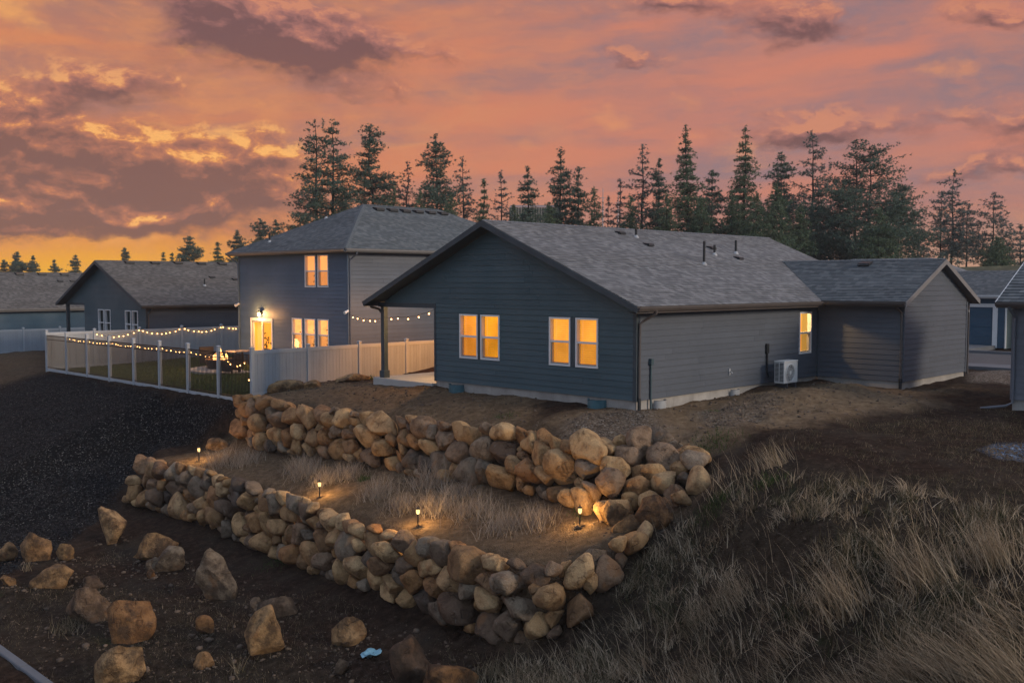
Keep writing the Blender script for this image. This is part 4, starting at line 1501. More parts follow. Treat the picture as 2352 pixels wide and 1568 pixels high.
def two_storey():
    x0, x1, y0, y1 = 4.08, 17.9, 19.0, 28.2
    h = thing('house', 'tall two-storey blue-grey house with hip roof behind the white fence', 'house', (x0, y0, -.8))
    L = Face('x', x0, -1)
    R = Face('y', y0, -1)
    zt = 4.64
    up = [((21.42, 22.30), (3.09, 4.57)), ((20.42, 21.28), (3.09, 4.57))]
    lo = [((22.56, 23.42), (.16, 1.64)), ((21.50, 22.36), (.16, 1.64)), ((20.44, 21.30), (.16, 1.64))]
    door = ((25.22, 27.03), (-.62, 1.42))
    ops = [opening(*w) for w in up + lo] + [opening(*door)]
    siding(h, L, [(-.62, y0 + .03, y1 - .03), (zt, y0 + .03, y1 - .03)], ops, M['side_navy'])
    siding(h, R, [(-.62, x0 + .03, x1), (zt, x0 + .03, x1)], [], M['side_taupe'])
    mesh('wall', [(x0, y1, -.6), (x1, y1, -.6), (x1, y1, zt), (x0, y1, zt)], [(0, 1, 2, 3)], M['side_taupe'], h)
    mesh('wall', [(x1, y0, -.6), (x1, y1, -.6), (x1, y1, zt), (x1, y0, zt)], [(0, 1, 2, 3)], M['side_taupe'], h)
    MB().box((x0 + .03, x1), (y0 + .03, y1 - .03), (-1.2, -.625)).build('foundation', M['concrete'], h)
    MB().box((x0 - .036, x0), (y0 - .036, y0 + .08), (-.62, zt)).build('corner_trim', M['side_navy'], h)
    MB().box((x0 + .0, x0 + .09), (y0 - .036, y0 - .001), (-.62, zt)).build('corner_trim', M['side_taupe'], h)
    MB().box((x0 - .036, x0), (y1 - .08, y1), (-.62, zt)).build('corner_trim', M['side_navy'], h)
    ov, ze = .42, 4.80
    rf = roof_part(h, hip_slopes(x0 - ov, x1 + ov, y0 - ov, y1 + ov, ze, 8.45, 13.4, 23.6, 7.22), M['roof_dark'])
    r0, r1 = (8.45, 23.6, 7.22), (13.4, 23.6, 7.22)
    cap_line(rf, r0, r1, M['roof_dark'])
    for cpt, rp in (((x0 - ov, y0 - ov, ze), r0), ((x0 - ov, y1 + ov, ze), r0), ((x1 + ov, y0 - ov, ze), r1)):
        cap_line(rf, cpt, rp, M['roof_dark'])
    e = .012
    MB().box((x0 - ov - .0, x0 - ov + .03), (y0 - ov + .031, y1 + ov), (ze - .17, ze - .02)).build('fascia', M['trim_grey'], h)
    MB().box((x0 - ov, x1 + ov), (y0 - ov, y0 - ov + .03), (ze - .17, ze - .02)).build('fascia', M['trim_grey'], h)
    mesh('eave_soffit', [(x0 - ov, y0 - ov, ze - .155), (x1, y0 - ov, ze - .155), (x1, y1 + ov, ze - .155), (x0 - ov, y1 + ov, ze - .155)], [(0, 1, 2, 3)], M['soffit'], h)
    gutter(h, (x0 - ov - .002, y0 - ov, ze - .02), (x0 - ov - .002, y1 + ov, ze - .02), M['trim_grey'], (-1, 0, 0))
    gutter(h, (x0 - ov, y0 - ov - .002, ze - .02), (x1 + ov, y0 - ov - .002, ze - .02), M['trim_grey'], (0, -1, 0))
    downspout(h, [(x0 + .15, y0 - .48, ze - .13), (x0 + .15, y0 - .46, ze - .24), (x0 + .10, y0 - .12, ze - .45), (x0 + .07, y0 - .08, ze - .55), (x0 + .07, y0 - .08, -.7)], M['side_taupe'])
    downspout(h, [(x0 - .45, y1 + .3, ze - .13), (x0 - .1, y1 + .05, ze - .5), (x0 - .07, y1 - .02, ze - .6), (x0 - .07, y1 - .02, -.7)], M['side_navy'])
    for k, (s, z) in enumerate(lo + up):
        w = window(h, L, s, z, 'room', M['room_warm'] if k < 3 else M['room_peach'])
        pm = MB()
        for q in range((26, 34, 40, 10, 14)[k]):
            c = Vector(L.P(s[0] + random.uniform(.12, .75), z[0] + .1 + abs(random.gauss(0, .42)), -.4 + random.gauss(0, .08)))
            a = Vector((random.uniform(-1, 1), random.uniform(-1, 1), random.uniform(-1, 1))).normalized() * random.uniform(.03, .08)
            d = a.cross(Vector((random.random(), 1, random.random()))).normalized() * .03
            pm.add([c - a, c + d, c + a, c - d], [(0, 1, 2, 3)])
        pm.build('house_plant', M['leaf'], w)
        if k < 3:
            gl_ = MB()
            for q in range(3):
                gl_.lathe(L.P(s[0] + .2 + .24 * q, z[1] - .35 - .1 * random.random(), -.8), [(.02, 0), (.05, .03), (.02, .07)], 8)
            gl_.build('ceiling_lamp', M['room_glow'], w)
    # sliding door
    (s0, s1), (z0, z1_) = door
    mb = MB()
    for a, c in ((s0 - .10, s0), (s1, s1 + .10)):
        L.box(mb, (a, c), (z0, z1_ + .14), (-.02, .045))
    L.box(mb, (s0, s1), (z1_, z1_ + .14), (-.02, .045))
    tr = mb.build('door_trim', M['trim_white'], h)
    mb = MB()
    sm = (s0 + s1) / 2
    for a, c, o in ((s0, sm + .03, -.03), (sm - .03, s1, -.07)):
        for q0, q1 in ((a, a + .07), (c - .07, c)):
            L.box(mb, (q0, q1), (z0, z1_), (o - .03, o + .03))
        L.box(mb, (a + .07, c - .07), (z1_ - .07, z1_), (o - .03, o + .03))
        L.box(mb, (a + .07, c - .07), (z0, z0 + .1), (o - .03, o + .03))
    dr = mb.build('sliding_door', M['frame'], h)
    P = L.P
    for a, c, o in ((s0 + .07, sm - .04, -.03), (sm + .04, s1 - .07, -.07)):
        mesh('pane', [P(a, z0 + .1, o), P(c, z0 + .1, o), P(c, z1_ - .07, o), P(a, z1_ - .07, o)], [(0, 1, 2, 3)], M['glass'], dr)
    D = 1.9
    V = [P(s0, z0, -.12), P(s1, z0, -.12), P(s1, z1_, -.12), P(s0, z1_, -.12), P(s0 - .6, z0, -D), P(s1 + .3, z0, -D), P(s1 + .3, z1_ + .2, -D), P(s0 - .6, z1_ + .2, -D)]
    mesh('interior', V, [(4, 5, 6, 7), (0, 1, 5, 4), (1, 2, 6, 5), (2, 3, 7, 6), (3, 0, 4, 7)], M['room_yellow'], dr)
    cm = MB()
    for k in range(8):
        a = s1 - .12 - k * .05
        cm.add([P(a, z0, -.22 - .04 * (k % 2)), P(a - .05, z0, -.22 - .04 * ((k + 1) % 2)), P(a - .05, z1_, -.22 - .04 * ((k + 1) % 2)), P(a, z1_, -.22 - .04 * (k % 2))], [(0, 1, 2, 3)])
    cm.build('curtain', M['curtain'], dr)
    # a leafy house plant inside each side of the door
    for (ps, pz, n_) in ((s0 + .25, .35, 46), (sm + .2, .2, 22)):
        pm = MB()
        for k in range(n_):
            c = Vector(P(ps + random.gauss(0, .14), pz + random.gauss(0, .32), -.35 + random.gauss(0, .08)))
            a = Vector((random.uniform(-1, 1), random.uniform(-1, 1), random.uniform(-1, 1))).normalized() * .09
            d = a.cross(Vector((random.random(), 1, random.random()))).normalized() * .04
            pm.add([c - a, c + d, c + a, c - d], [(0, 1, 2, 3)])
        pm.tube([P(ps, z0, -.35), P(ps, pz, -.35)], .02, 6)
        pm.build('house_plant', M['leaf'], dr)
    # roof fittings
    sl = (7.22 - ze) / (23.6 - (y0 - ov))
    for k in range(6):
        xx = 8.95 + k * .86
        box_vent(rf, (xx, 23.05, 7.22 - .55 * sl + .01), (1, 0, 0), (0, -1), sl, .50, .34, .15)
    s2 = (7.22 - ze) / (8.45 - (x0 - ov))
    pipe_vent(rf, (4.7, 26.3, ze + (4.7 - x0 + ov) * s2), .45)
    pipe_vent(rf, (7.1, 24.9, ze + (7.1 - x0 + ov) * s2), .35)
    return h


TWO = two_storey()


def wall_lamp():
    p = Vector((4.03, 26.1, 1.80))
    t = thing('wall_lamp', 'lit lantern on the wall above the sliding door', 'lamp', p)
    MB().box((3.98, 4.06), (26.04, 26.16), (1.74, 1.92)).build('back_plate', M['black_metal'], t)
    MB().lathe((3.90, 26.1, 1.66), [(.03, 0), (.045, .05), (.05, .14), (.03, .17)], 12).build('lamp_shade', M['lamp'], t)
    MB().lathe((3.90, 26.1, 1.865), [(.12, 0), (.10, .03), (.03, .06)], 12).build('lamp_cap', M['black_metal'], t)
    L = bpy.data.lights.new('wall_lamp_light', 'POINT')
    L.energy = 120
    L.color = (1, .45, .13)
    L.shadow_soft_size = .06
    o = bpy.data.objects.new('wall_lamp_light', L)
    COL.objects.link(o)
    o.parent = t
    o.location = (-.30, 0, -.02)


wall_lamp()
for i, (p, lab) in enumerate((((4.0, 18.92, 2.02), 'small white security light on the front corner of the two-storey house'), ((4.0, 28.17, 2.2), 'small white security light on the far corner of the two-storey house'))):
    t = thing('security_light', lab, 'light', p, 'security lights')
    MB().lathe((p[0], p[1], p[2]), [(.05, 0), (.06, .05), (.02, .09)], 10).build('mount', M['white_plastic'], t)
    MB().tube([(p[0] - .02, p[1] - .02, p[2] + .03), (p[0] - .22, p[1] - .06, p[2] - .05)], [.04, .075], 10).build('lamp_head', M['white_plastic'], t)


# ------------------------------------------------------------------ neighbouring houses
def gable_neighbour():
    x0, x1, y0, y1 = 3.2, 22.0, 36.75, 48.0
    fz = -.48
    h = thing('house', 'single-storey dark teal house with unlit windows beyond the back fence', 'house', (x0, y0, fz))
    L = Face('x', x0, -1)
    R = Face('y', y0, -1)
    yr, zr, sl = 42.37, 4.62, .4265
    wins = [((42.35, 43.15), (.1, 1.70)), ((41.42, 42.22), (.1, 1.70)), ((38.7, 39.45), (.1, 1.70)), ((37.8, 38.55), (.1, 1.70))]
    ops = [opening(*w) for w in wins]
    und = lambda y: zr - .18 - abs(y - yr) * sl
    yl = 45.2
    siding(h, L, [(fz, y0 + .03, yl), (2.05, y0 + .03, yl)], ops, M['side_teal'])
    lo_ = lambda z: max(y0 + .03, yr - (zr - .18 - z) / sl)
    siding(h, L, [(2.05, lo_(2.05), y1 - .03), (und(y1), lo_(und(y1)), y1 - .03), (zr - .2, yr - .05, yr + .05)], [], M['side_teal'])
    siding(h, R, [(fz, x0 + .03, x1), (2.05, x0 + .03, x1)], [], M['side_grey'])
    mesh('wall', [(x0 + 3, yl, fz), (x0 + 3, y1, fz), (x0 + 3, y1, 2.1), (x0 + 3, yl, 2.1)], [(0, 1, 2, 3)], M['side_teal'], h)
    mesh('wall', [(x0, yl, fz), (x0 + 3, yl, fz), (x0 + 3, yl, 2.1), (x0, yl, 2.1)], [(0, 1, 2, 3)], M['side_teal'], h)
    mesh('wall', [(x0 + 3, y1, fz), (x1, y1, fz), (x1, y1, 2.1), (x0 + 3, y1, 2.1)], [(0, 1, 2, 3)], M['side_grey'], h)
    MB().box((x0 + .03, x1), (y0 + .03, y1 - .03), (fz - .6, fz - .005)).build('foundation', M['concrete'], h)
    MB().box((x0 - .036, x0), (y0 - .036, y0 + .08), (fz, 2.05)).build('corner_trim', M['trim_dark'], h)
    MB().box((x0 - .03, x0 + .1), (yl, y1 + .1), (1.9, 2.05)).build('patio_beam', M['trim_dark'], h)
    box('patio_post', (x0 - .02, x0 + .16), (y1 - .1, y1 + .08), (fz - .2, 1.9), M['trim_dark'], h)
    ze = zr - (5.62 + .46) * sl
    xe = x0 - .5
    rf = roof_part(h, [[(xe, yr - 6.08, ze), (x1, yr - 6.08, ze), (xe, yr, zr), (x1, yr, zr)], [(xe, yr + 6.08, ze), (x1, yr + 6.08, ze), (xe, yr, zr), (x1, yr, zr)]], M['roof_brown'])
    cap_line(rf, (xe, yr, zr), (x1, yr, zr), M['roof_brown'])
    for s_ in (-1, 1):
        y_e = yr + s_ * 6.08
        V = []
        for ox in (-.03, -.002):
            V += [(xe + ox, y_e, ze - .01), (xe + ox, yr, zr - .01), (xe + ox, yr, zr - .20), (xe + ox, y_e, ze - .18)]
        mesh('rake_board', V, [(0, 1, 2, 3), (7, 6, 5, 4), (0, 4, 5, 1), (3, 2, 6, 7), (0, 3, 7, 4)], M['trim_dark'], h)
        mesh('rake_soffit', [(xe, y_e, ze - .16), (x0 - .03, y_e, ze - .16), (x0 - .03, yr, zr - .18), (xe, yr, zr - .18)], [(0, 1, 2, 3)], M['trim_dark'], h)
    MB().box((xe, x1), (yr - 6.06, yr - 6.03), (ze - .17, ze - .015)).build('fascia', M['gutter_brown'], h)
    mesh('eave_soffit', [(xe, yr - 6.05, ze - .165), (x1, yr - 6.05, ze - .165), (x1, y0, ze - .15), (xe, y0, ze - .15)], [(0, 1, 2, 3)], M['soffit'], h)
    gutter(h, (xe, yr - 6.082, ze - .01), (x1, yr - 6.082, ze - .01), M['gutter_brown'], (0, -1, 0))
    downspout(h, [(x0 + .25, y0 - .46, ze - .1), (x0 + .12, y0 - .12, ze - .45), (x0 + .06, y0 - .08, ze - .5), (x0 + .06, y0 - .08, fz)], M['gutter_brown'])
    for s, z in wins:
        window(h, L, s, z, 'dark')

    def spot(u, v):
        r = ray(u, v)
        n_ = Vector((0, -sl, 1))
        return EYE + r * ((Vector((0, yr, zr)) - EYE).dot(n_) / r.dot(n_))
    for u, v in ((296, 602), (355, 603), (408, 603), (461, 604), (509, 605)):
        box_vent(rf, spot(u, v + 1.5), (1, 0, 0), (0, -1), sl, .52, .36, .15)
    for u, v in ((486, 637), (539, 642)):
        box_vent(rf, spot(u, v), (1, 0, 0), (0, -1), sl, .34, .3, .11)
    pipe_vent(rf, spot(470, 656), .42)
    return h


gable_neighbour()


def far_left_house():
    x0, x1, y0, y1 = -6.0, 14.0, 57.5, 67.5
    h = thing('house', 'low bright blue house with long grey roof at the far end of the yards', 'house', (x0, y0, -1.4))
    R = Face('y', y0, -1)
    siding(h, R, [(-1.3, x0, x1), (1.35, x0, x1)], [], M['side_blue'])
    for V in ([(x0, y0, -1.3), (x0, y1, -1.3), (x0, y1, 1.4), (x0, 62.5, 3.7), (x0, y0, 1.4)],):
        mesh('wall', V, [tuple(range(len(V)))], M['side_blue'], h)
    mesh('wall', [(x0, y1, -1.3), (x1, y1, -1.3), (x1, y1, 1.4), (x0, y1, 1.4)], [(0, 1, 2, 3)], M['side_blue'], h)
    MB().box((x0, x1), (y0 + .03, y1), (-2, -1.31)).build('foundation', M['concrete'], h)
    yr, zr = 62.5, 4.06
    ze = 1.46
    sl = (zr - ze) / (yr - 57.0)
    rf = roof_part(h, [[(x0 - .4, 57.0, ze), (x1, 57.0, ze), (x0 - .4, yr, zr), (x1, yr, zr)], [(x0 - .4, 68.0, ze), (x1, 68.0, ze), (x0 - .4, yr, zr), (x1, yr, zr)]], M['roof_brown'])
    cap_line(rf, (x0 - .4, yr, zr), (x1, yr, zr), M['roof_brown'])
    MB().box((x0 - .4, x1), (57.01, 57.04), (ze - .2, ze - .015)).build('fascia', M['trim_grey'], h)
    gutter(h, (x0 - .4, 57.0, ze - .01), (x1, 57.0, ze - .01), M['trim_grey'], (0, -1, 0))

    def spot(u, v):
        r = ray(u, v)
        n_ = Vector((0, -sl, 1))
        return EYE + r * ((Vector((0, yr, zr)) - EYE).dot(n_) / r.dot(n_))
    for u, v in ((44, 630), (96, 630), (147, 631), (197, 632)):
        box_vent(rf, spot(u, v), (1, 0, 0), (0, -1), sl, .56, .4, .17)
    for u, v in ((138, 646), (166, 646)):
        box_vent(rf, spot(u, v), (1, 0, 0), (0, -1), sl, .36, .3, .12)


far_left_house()


def right_house():
    x0, y0 = 8.85, -7.02
    h = thing('house', 'slate-grey house cut by the frame beside the garage wing', 'house', (x0, y0, -.4))
    L = Face('x', x0, -1)
    siding(h, L, [(-.12, -16.0, y0 - .06), (2.55, -16.0, y0 - .06)], [], M['side_slate'])
    sd = Face('y', y0, 1)
    siding(h, sd, [(-.12, x0 + .03, 12.95), (2.55, x0 + .03, 12.95), (3.72, 10.85, 10.95)], [], M['side_slate'])
    MB().box((x0 - .036, x0 + .0), (y0 - .09, y0 + .03), (-.12, 2.55)).build('corner_trim', M['side_slate'], h)
    MB().box((x0 + .025, 12.95), (-16, y0 - .02), (-.9, -.125)).build('foundation', M['concrete'], h)
    ze, sl = 2.74, .49
    xr = 10.9
    xe = x0 - .42
    zr = ze + (xr - xe) * sl
    yl = y0 + .36
    rf = roof_part(h, [[(xe, -16.5, ze), (xe, yl, ze), (xr, -16.5, zr), (xr, yl, zr)], [(13.37, -16.5, ze), (13.37, yl, ze), (xr, -16.5, zr), (xr, yl, zr)]], M['roof_dark'], .2)
    cap_line(rf, (xr, -16.5, zr), (xr, yl, zr), M['roof_dark'])
    V = []
    for oy in (.002, .03):
        V += [(xe, yl + oy, ze + .01), (xr, yl + oy, zr + .01), (xr, yl + oy, zr - .15), (xe, yl + oy, ze - .13)]
    mesh('rake_board', V, [(0, 1, 2, 3), (7, 6, 5, 4), (0, 4, 5, 1), (3, 2, 6, 7), (0, 3, 7, 4)], M['trim_white'], h)
    MB().box((xe + .01, xe + .04), (-16.5, yl), (ze - .17, ze - .015)).build('fascia', M['gutter_brown'], h)
    mesh('eave_soffit', [(xe, -16.5, ze - .165), (xe, yl, ze - .165), (x0, yl, ze - .15), (x0, -16.5, ze - .15)], [(0, 1, 2, 3)], M['soffit'], h)
    gutter(h, (xe, -16.5, ze - .01), (xe, yl, ze - .01), M['gutter_brown'], (-1, 0, 0))
    downspout(h, [(xe - .04, y0 - .0, ze - .1), (xe + .02, y0 - .02, ze - .22), (x0 - .1, y0 - .08, ze - .45), (x0 - .085, y0 - .06, ze - .6), (x0 - .085, y0 - .06, -.2), (x0 - .2, y0 + .1, -.30), (x0 - .75, y0 + .6, -.36)], M['side_slate'])
    cb = MB().tube([(x0 - .05, y0 - .47, 1.0), (x0 - .05, y0 - .47, -.3)], .035, 8).build('conduit', M['pipe_teal'], h)
    box('meter_box', (x0 - .12, x0 - .03), (y0 - .56, y0 - .38), (.98, 1.32), M['pipe_teal'], cb, .01)
    box('vent_grille', (x0 - .05, x0 - .027), (y0 - 1.05, y0 - .72), (-.05, .42), M['ac_dark'], h)
    # small lower roof reaching in from the frame edge
    lr = roof_part(h, [[(x0 - .6, -9.2, 1.95), (x0 - .6, y0 - .52, 1.95), (x0 - .03, -9.2, 2.42), (x0 - .03, y0 - .72, 2.42)]], M['roof_dark'], .16, .08, 'porch_roof')
    gutter(h, (x0 - .6, -9.2, 1.94), (x0 - .6, y0 - .5, 1.94), M['gutter_brown'], (-1, 0, 0))


right_house()


def blue_house():
    x0 = 36.5
    h = thing('house', 'deep blue house with white-framed garage door across the street', 'house', (x0, 4, -.4))
    L = Face('x', x0, -1)
    siding(h, L, [(-.35, 2.15, 12.0), (2.55, 2.15, 12.0)], [(2.75, 7.6, -.36, 1.95)], M['side_blue'])
    mb = MB()
    L.box(mb, (2.52, 2.78), (-.35, 2.12), (0, .06))
    L.box(mb, (7.57, 7.83), (-.35, 2.12), (0, .06))
    L.box(mb, (2.78, 7.57), (1.92, 2.12), (0, .06))
    mb.build('door_trim', M['trim_white'], h)
    gd = MB()
    L.box(gd, (2.78, 7.57), (-.38, 1.92), (-.09, -.04))
    g_ = gd.build('garage_door', M['side_blue'], h)
    for k in range(4):
        for j in range(4):
            a = 2.86 + j * 1.18
            pm = MB()
            L.box(pm, (a, a + 1.06), (-.32 + k * .565, .18 + k * .565), (-.04, -.02))
            pm.build('door_panel', M['side_blue'], g_)
    mesh('wall', [(x0, 2.15, -.4), (x0 + 8, 2.15, -.4), (x0 + 8, 2.15, 2.6), (x0, 2.15, 2.6)], [(0, 1, 2, 3)], M['side_pale'], h)
    rf = roof_part(h, [[(x0 - .5, -4, 2.62), (x0 - .5, 12.4, 2.62), (x0 + 4.2, -4, 4.02), (x0 + 4.2, 12.4, 4.02)], [(x0 + 9, -4, 2.62), (x0 + 9, 12.4, 2.62), (x0 + 4.2, -4, 4.02), (x0 + 4.2, 12.4, 4.02)]], M['roof_dark'], .2)
    MB().box((x0 - .49, x0 - .45), (1.75, 12.4), (2.42, 2.60)).build('fascia', M['trim_white'], h)
    gutter(h, (x0 - .5, 1.7, 2.6), (x0 - .5, 12.4, 2.6), M['trim_white'], (-1, 0, 0))
    downspout(h, [(x0 - .55, 1.85, 2.5), (x0 - .3, 1.98, 2.3), (x0 - .1, 2.06, 2.1), (x0 - .1, 2.06, -.35)], M['trim_white'], .10)
    h2 = Face('x', x0 + 2.2, -1)
    siding(h, h2, [(-.35, -4, 2.1), (2.55, -4, 2.1)], [], M['side_pale'])
    return h


blue_house()

# far pale roof beyond the blue house
t = thing('house', 'pale grey hip roof just visible behind the blue house', 'house', (52, 12, -.4))
box('wall', (50, 60), (9.5, 24), (-.5, 2.8), M['side_pale'], t)
roof_part(t, [[(49.5, 9.0, 2.8), (49.5, 24.5, 2.8), (55, 13.5, 5.2), (55, 20, 5.2)], [(49.5, 9.0, 2.8), (60.5, 9.0, 2.8), (55, 13.5, 5.2), (55, 13.5, 5.2)], [(60.5, 9, 2.8), (60.5, 24.5, 2.8), (55, 13.5, 5.2), (55, 20, 5.2)]], M['roof_main'], .25)


def industrial():
    c = atd(1228, 500, 128)
    t = thing('warehouse', 'tall metal warehouse with blue lower wall half hidden among the pines', 'building', (c.x, c.y, 0))
    d = Vector((.69, -.72, 0))
    nn = Vector((-.72, -.69, 0))
    tan_ = paint('warehouse_tan', (.10, .095, .085), .5, .1, .5)
    blu = paint('warehouse_blue', (.05, .085, .11), .5, .1, .5)
    a, e = c - d * 3.3, c + d * 3.3
    for nm, z0, z1_, mt in (('lower_wall', -1, 10.0, blu), ('upper_wall', 10.0, 13.0, tan_)):
        V = []
        for k in range(41):
            p = a.lerp(e, k / 40) + nn * (.08 if k % 2 else 0)
            V += [(p.x, p.y, z0), (p.x, p.y, z1_)]
        mesh(nm, V, [(2 * k, 2 * k + 2, 2 * k + 3, 2 * k + 1) for k in range(40)], mt, t)
    b0, b1 = a - nn * 14, e - nn * 14
    mesh('roof', [(a.x, a.y, 13.02), (e.x, e.y, 13.02), (b1.x, b1.y, 14.4), (b0.x, b0.y, 14.4)], [(0, 1, 2, 3)], M['trim_grey'], t)
    mesh('lower_wall', [(e.x, e.y, -1), (b1.x, b1.y, -1), (b1.x, b1.y, 14.4), (e.x, e.y, 13.0)], [(0, 1, 2, 3)], tan_, t)


industrial()
for u, v in ((1385, 432), (1420, 443)):
    p = atd(u, v, 120)
    t = thing('mast', ['thin taller radio mast above the pines', 'thin shorter radio mast above the pines'][u > 1400], 'mast', (p.x, p.y, 0), 'radio masts')
    MB().tube([(p.x, p.y, -1), (p.x, p.y, p.z - 2), (p.x, p.y, p.z)], [.12, .07, .03], 6).build('pole', M['galv'], t)
    MB().tube([(p.x - .25, p.y + .25, p.z - 1.2), (p.x + .25, p.y - .25, p.z - 1.2)], .03, 6).build('cross_arm', M['galv'], t)


# street on the far side
def strip(name, x, z, mat, y=(-60, 60)):
    V, F = [], []
    ys = np.linspace(y[0], y[1], 25)
    for q in ys:
        V += [(x[0], q, z), (x[1], q, z)]
    for k in range(24):
        F.append((2 * k, 2 * k + 1, 2 * k + 3, 2 * k + 2))
    return props(mesh(name, V, F, mat), kind='structure')


strip('road', (23.4, 31.0), -.32, M['asphalt'])
box_ = box('sidewalk', (21.6, 23.3), (-60, 60), (-.7, -.24), M['sidewalk'])
props(box_, kind='structure')
props(box('kerb', (31.0, 31.35), (-60, 60), (-.7, -.19), M['sidewalk']), kind='structure')
props(box('driveway', (31.36, 36.44), (2.6, 8.0), (-.9, -.22), M['sidewalk']), kind='structure')

# grassy bank behind the street
hv, hf = [], []
prof = [(-34, -1), (-20, -.2), (-12, 1.6), (-7, 3.6), (-3, 4.6), (0, 5.0), (6, 5.1), (40, 4.4), (90, 1)]
hk = 34
for i in range(hk):
    tt = i / (hk - 1)
    y = -120 + 250 * tt
    fall = min(1.0, max(0.0, (60 - y) / 45)) * .6 + .4 * (1 if y < 35 else max(0, 1 - (y - 35) / 50))
    for (dx, z) in prof:
        hv.append((76 + dx + 2.5 * math.sin(tt * 9), y - dx * .15, -1 + (z + 1) * fall + .35 * math.sin(i * 1.7 + dx)))
for i in range(hk - 1):
    for j in range(len(prof) - 1):
        a = i * len(prof) + j
        hf.append((a, a + 1, a + len(prof) + 1, a + len(prof)))
mh, bh, ph = new_mat('bank_grass')
gg = bh.new('ShaderNodeNewGeometry').outputs['Position']
nb = bh.noise(bh.vm('MULTIPLY', gg, (1, 1, 2.5)), .6, 7, .7)
zz_ = bh.sep(gg)[2]
bh.put(ph.inputs['Base Color'], bh.mix(bh.ss(bh.m('ADD', zz_, bh.m('MULTIPLY', nb, 1.2)), 4.3, 5.4), bh.ramp(nb, [(.3, (.03, .024, .018)), (.7, (.10, .078, .055))]), bh.ramp(nb, [(.3, (.05, .05, .022)), (.7, (.15, .14, .07))])))
ph.inputs['Roughness'].default_value = .95
bh.put(ph.inputs['Normal'], bh.bump(nb, .8, .4))
props(mesh('hillside', hv, hf, mh, None, True), kind='structure')


# ------------------------------------------------------------------ fences
def vinyl_fence(name, label, axis, const, stations, z0, z1, group=None, flip=1):
    loc = (stations[0], const, z0[0]) if axis == 'x' else (const, stations[0], z0[0])
    t = thing(name, label, 'fence', loc, group)

    def bx(nm, s, o, z, mat, parent, bev=0):
        return box(nm, s if axis == 'x' else (const + o[0], const + o[1]), (const + o[0], const + o[1]) if axis == 'x' else s, z, mat, parent, bev)
    proto = None
    for k, s in enumerate(stations):
        zb, zt = z0[k], z1[k]
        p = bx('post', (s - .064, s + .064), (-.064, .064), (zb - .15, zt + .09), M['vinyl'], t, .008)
        cp = MB()
        c = (s, const) if axis == 'x' else (const, s)
        cp.add([(c[0] - .08, c[1] - .08, zt + .09), (c[0] + .08, c[1] - .08, zt + .09), (c[0] + .08, c[1] + .08, zt + .09), (c[0] - .08, c[1] + .08, zt + .09),
                (c[0] - .08, c[1] - .08, zt + .11), (c[0] + .08, c[1] - .08, zt + .11), (c[0] + .08, c[1] + .08, zt + .11), (c[0] - .08, c[1] + .08, zt + .11), (c[0], c[1], zt + .15)],
               [(0, 3, 2, 1), (0, 1, 5, 4), (1, 2, 6, 5), (2, 3, 7, 6), (3, 0, 4, 7), (4, 5, 8), (5, 6, 8), (6, 7, 8), (7, 4, 8)])
        cp.build('post_cap', M['vinyl'], p)
    for k in range(len(stations) - 1):
        a, c = stations[k] + .066, stations[k + 1] - .066
        zb, zt = (z0[k] + z0[k + 1]) / 2, (z1[k] + z1[k + 1]) / 2
        bx('rail', (a, c), (-.026, .026), (zt - .14, zt), M['vinyl'], t, .006)
        bx('rail', (a, c), (-.026, .026), (zb + .02, zb + .16), M['vinyl'], t, .006)
        nbd = 15
        w = (c - a) / nbd
        for j in range(nbd):
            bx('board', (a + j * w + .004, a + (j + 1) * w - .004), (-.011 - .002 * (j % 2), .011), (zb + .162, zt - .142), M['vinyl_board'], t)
        bx('groove_back', (a, c), (-.006, .006), (zb + .162, zt - .142), M['vinyl_board'], t)
    return t


st = [-2.85 + 2.44 * k for k in range(7)]
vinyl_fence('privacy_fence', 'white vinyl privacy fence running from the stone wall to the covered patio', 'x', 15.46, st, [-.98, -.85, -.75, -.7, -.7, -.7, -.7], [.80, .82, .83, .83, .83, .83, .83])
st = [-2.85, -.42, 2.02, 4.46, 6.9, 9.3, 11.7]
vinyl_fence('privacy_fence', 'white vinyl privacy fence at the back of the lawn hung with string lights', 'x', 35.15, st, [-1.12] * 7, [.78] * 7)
st = [-9.5 + 2.44 * k for k in range(9)]
vinyl_fence('privacy_fence', 'distant white vinyl privacy fence in front of the bright blue house', 'x', 54.3, st, [-1.55] * 9, [.12] * 9)
st = [33.6 + 2.44 * k for k in range(9)]

# picket fence along the slope
pk = thing('picket_fence', 'black metal picket fence with white posts along the top of the slope', 'fence', (-2.85, 17.9, -1.12))
ys = [15.52 + .0, 17.90, 20.34, 22.80, 25.24, 27.72, 30.16, 32.60, 35.15]
proto_p = proto_c = proto_k = None
for k, y in enumerate(ys):
    if k in (0, 8):
        continue
    if proto_p is None:
        proto_p = box('post', (-2.914, -2.786), (y - .064, y + .064), (-1.42, .84), M['vinyl'], pk, .008)
        proto_c = MB().add([(-2.93, y - .08, .84), (-2.77, y - .08, .84), (-2.77, y + .08, .84), (-2.93, y + .08, .84), (-2.93, y - .08, .86), (-2.77, y - .08, .86), (-2.77, y + .08, .86), (-2.93, y + .08, .86), (-2.85, y, .90)],
                           [(0, 3, 2, 1), (0, 1, 5, 4), (1, 2, 6, 5), (2, 3, 7, 6), (3, 0, 4, 7), (4, 5, 8), (5, 6, 8), (6, 7, 8), (7, 4, 8)]).build('post_cap', M['vinyl'], proto_p)
        yp0 = y
    else:
        p = proto_p.copy()
        COL.objects.link(p)
        p.location.y += y - yp0
        c = proto_c.copy()
        COL.objects.link(c)
        c.parent = p
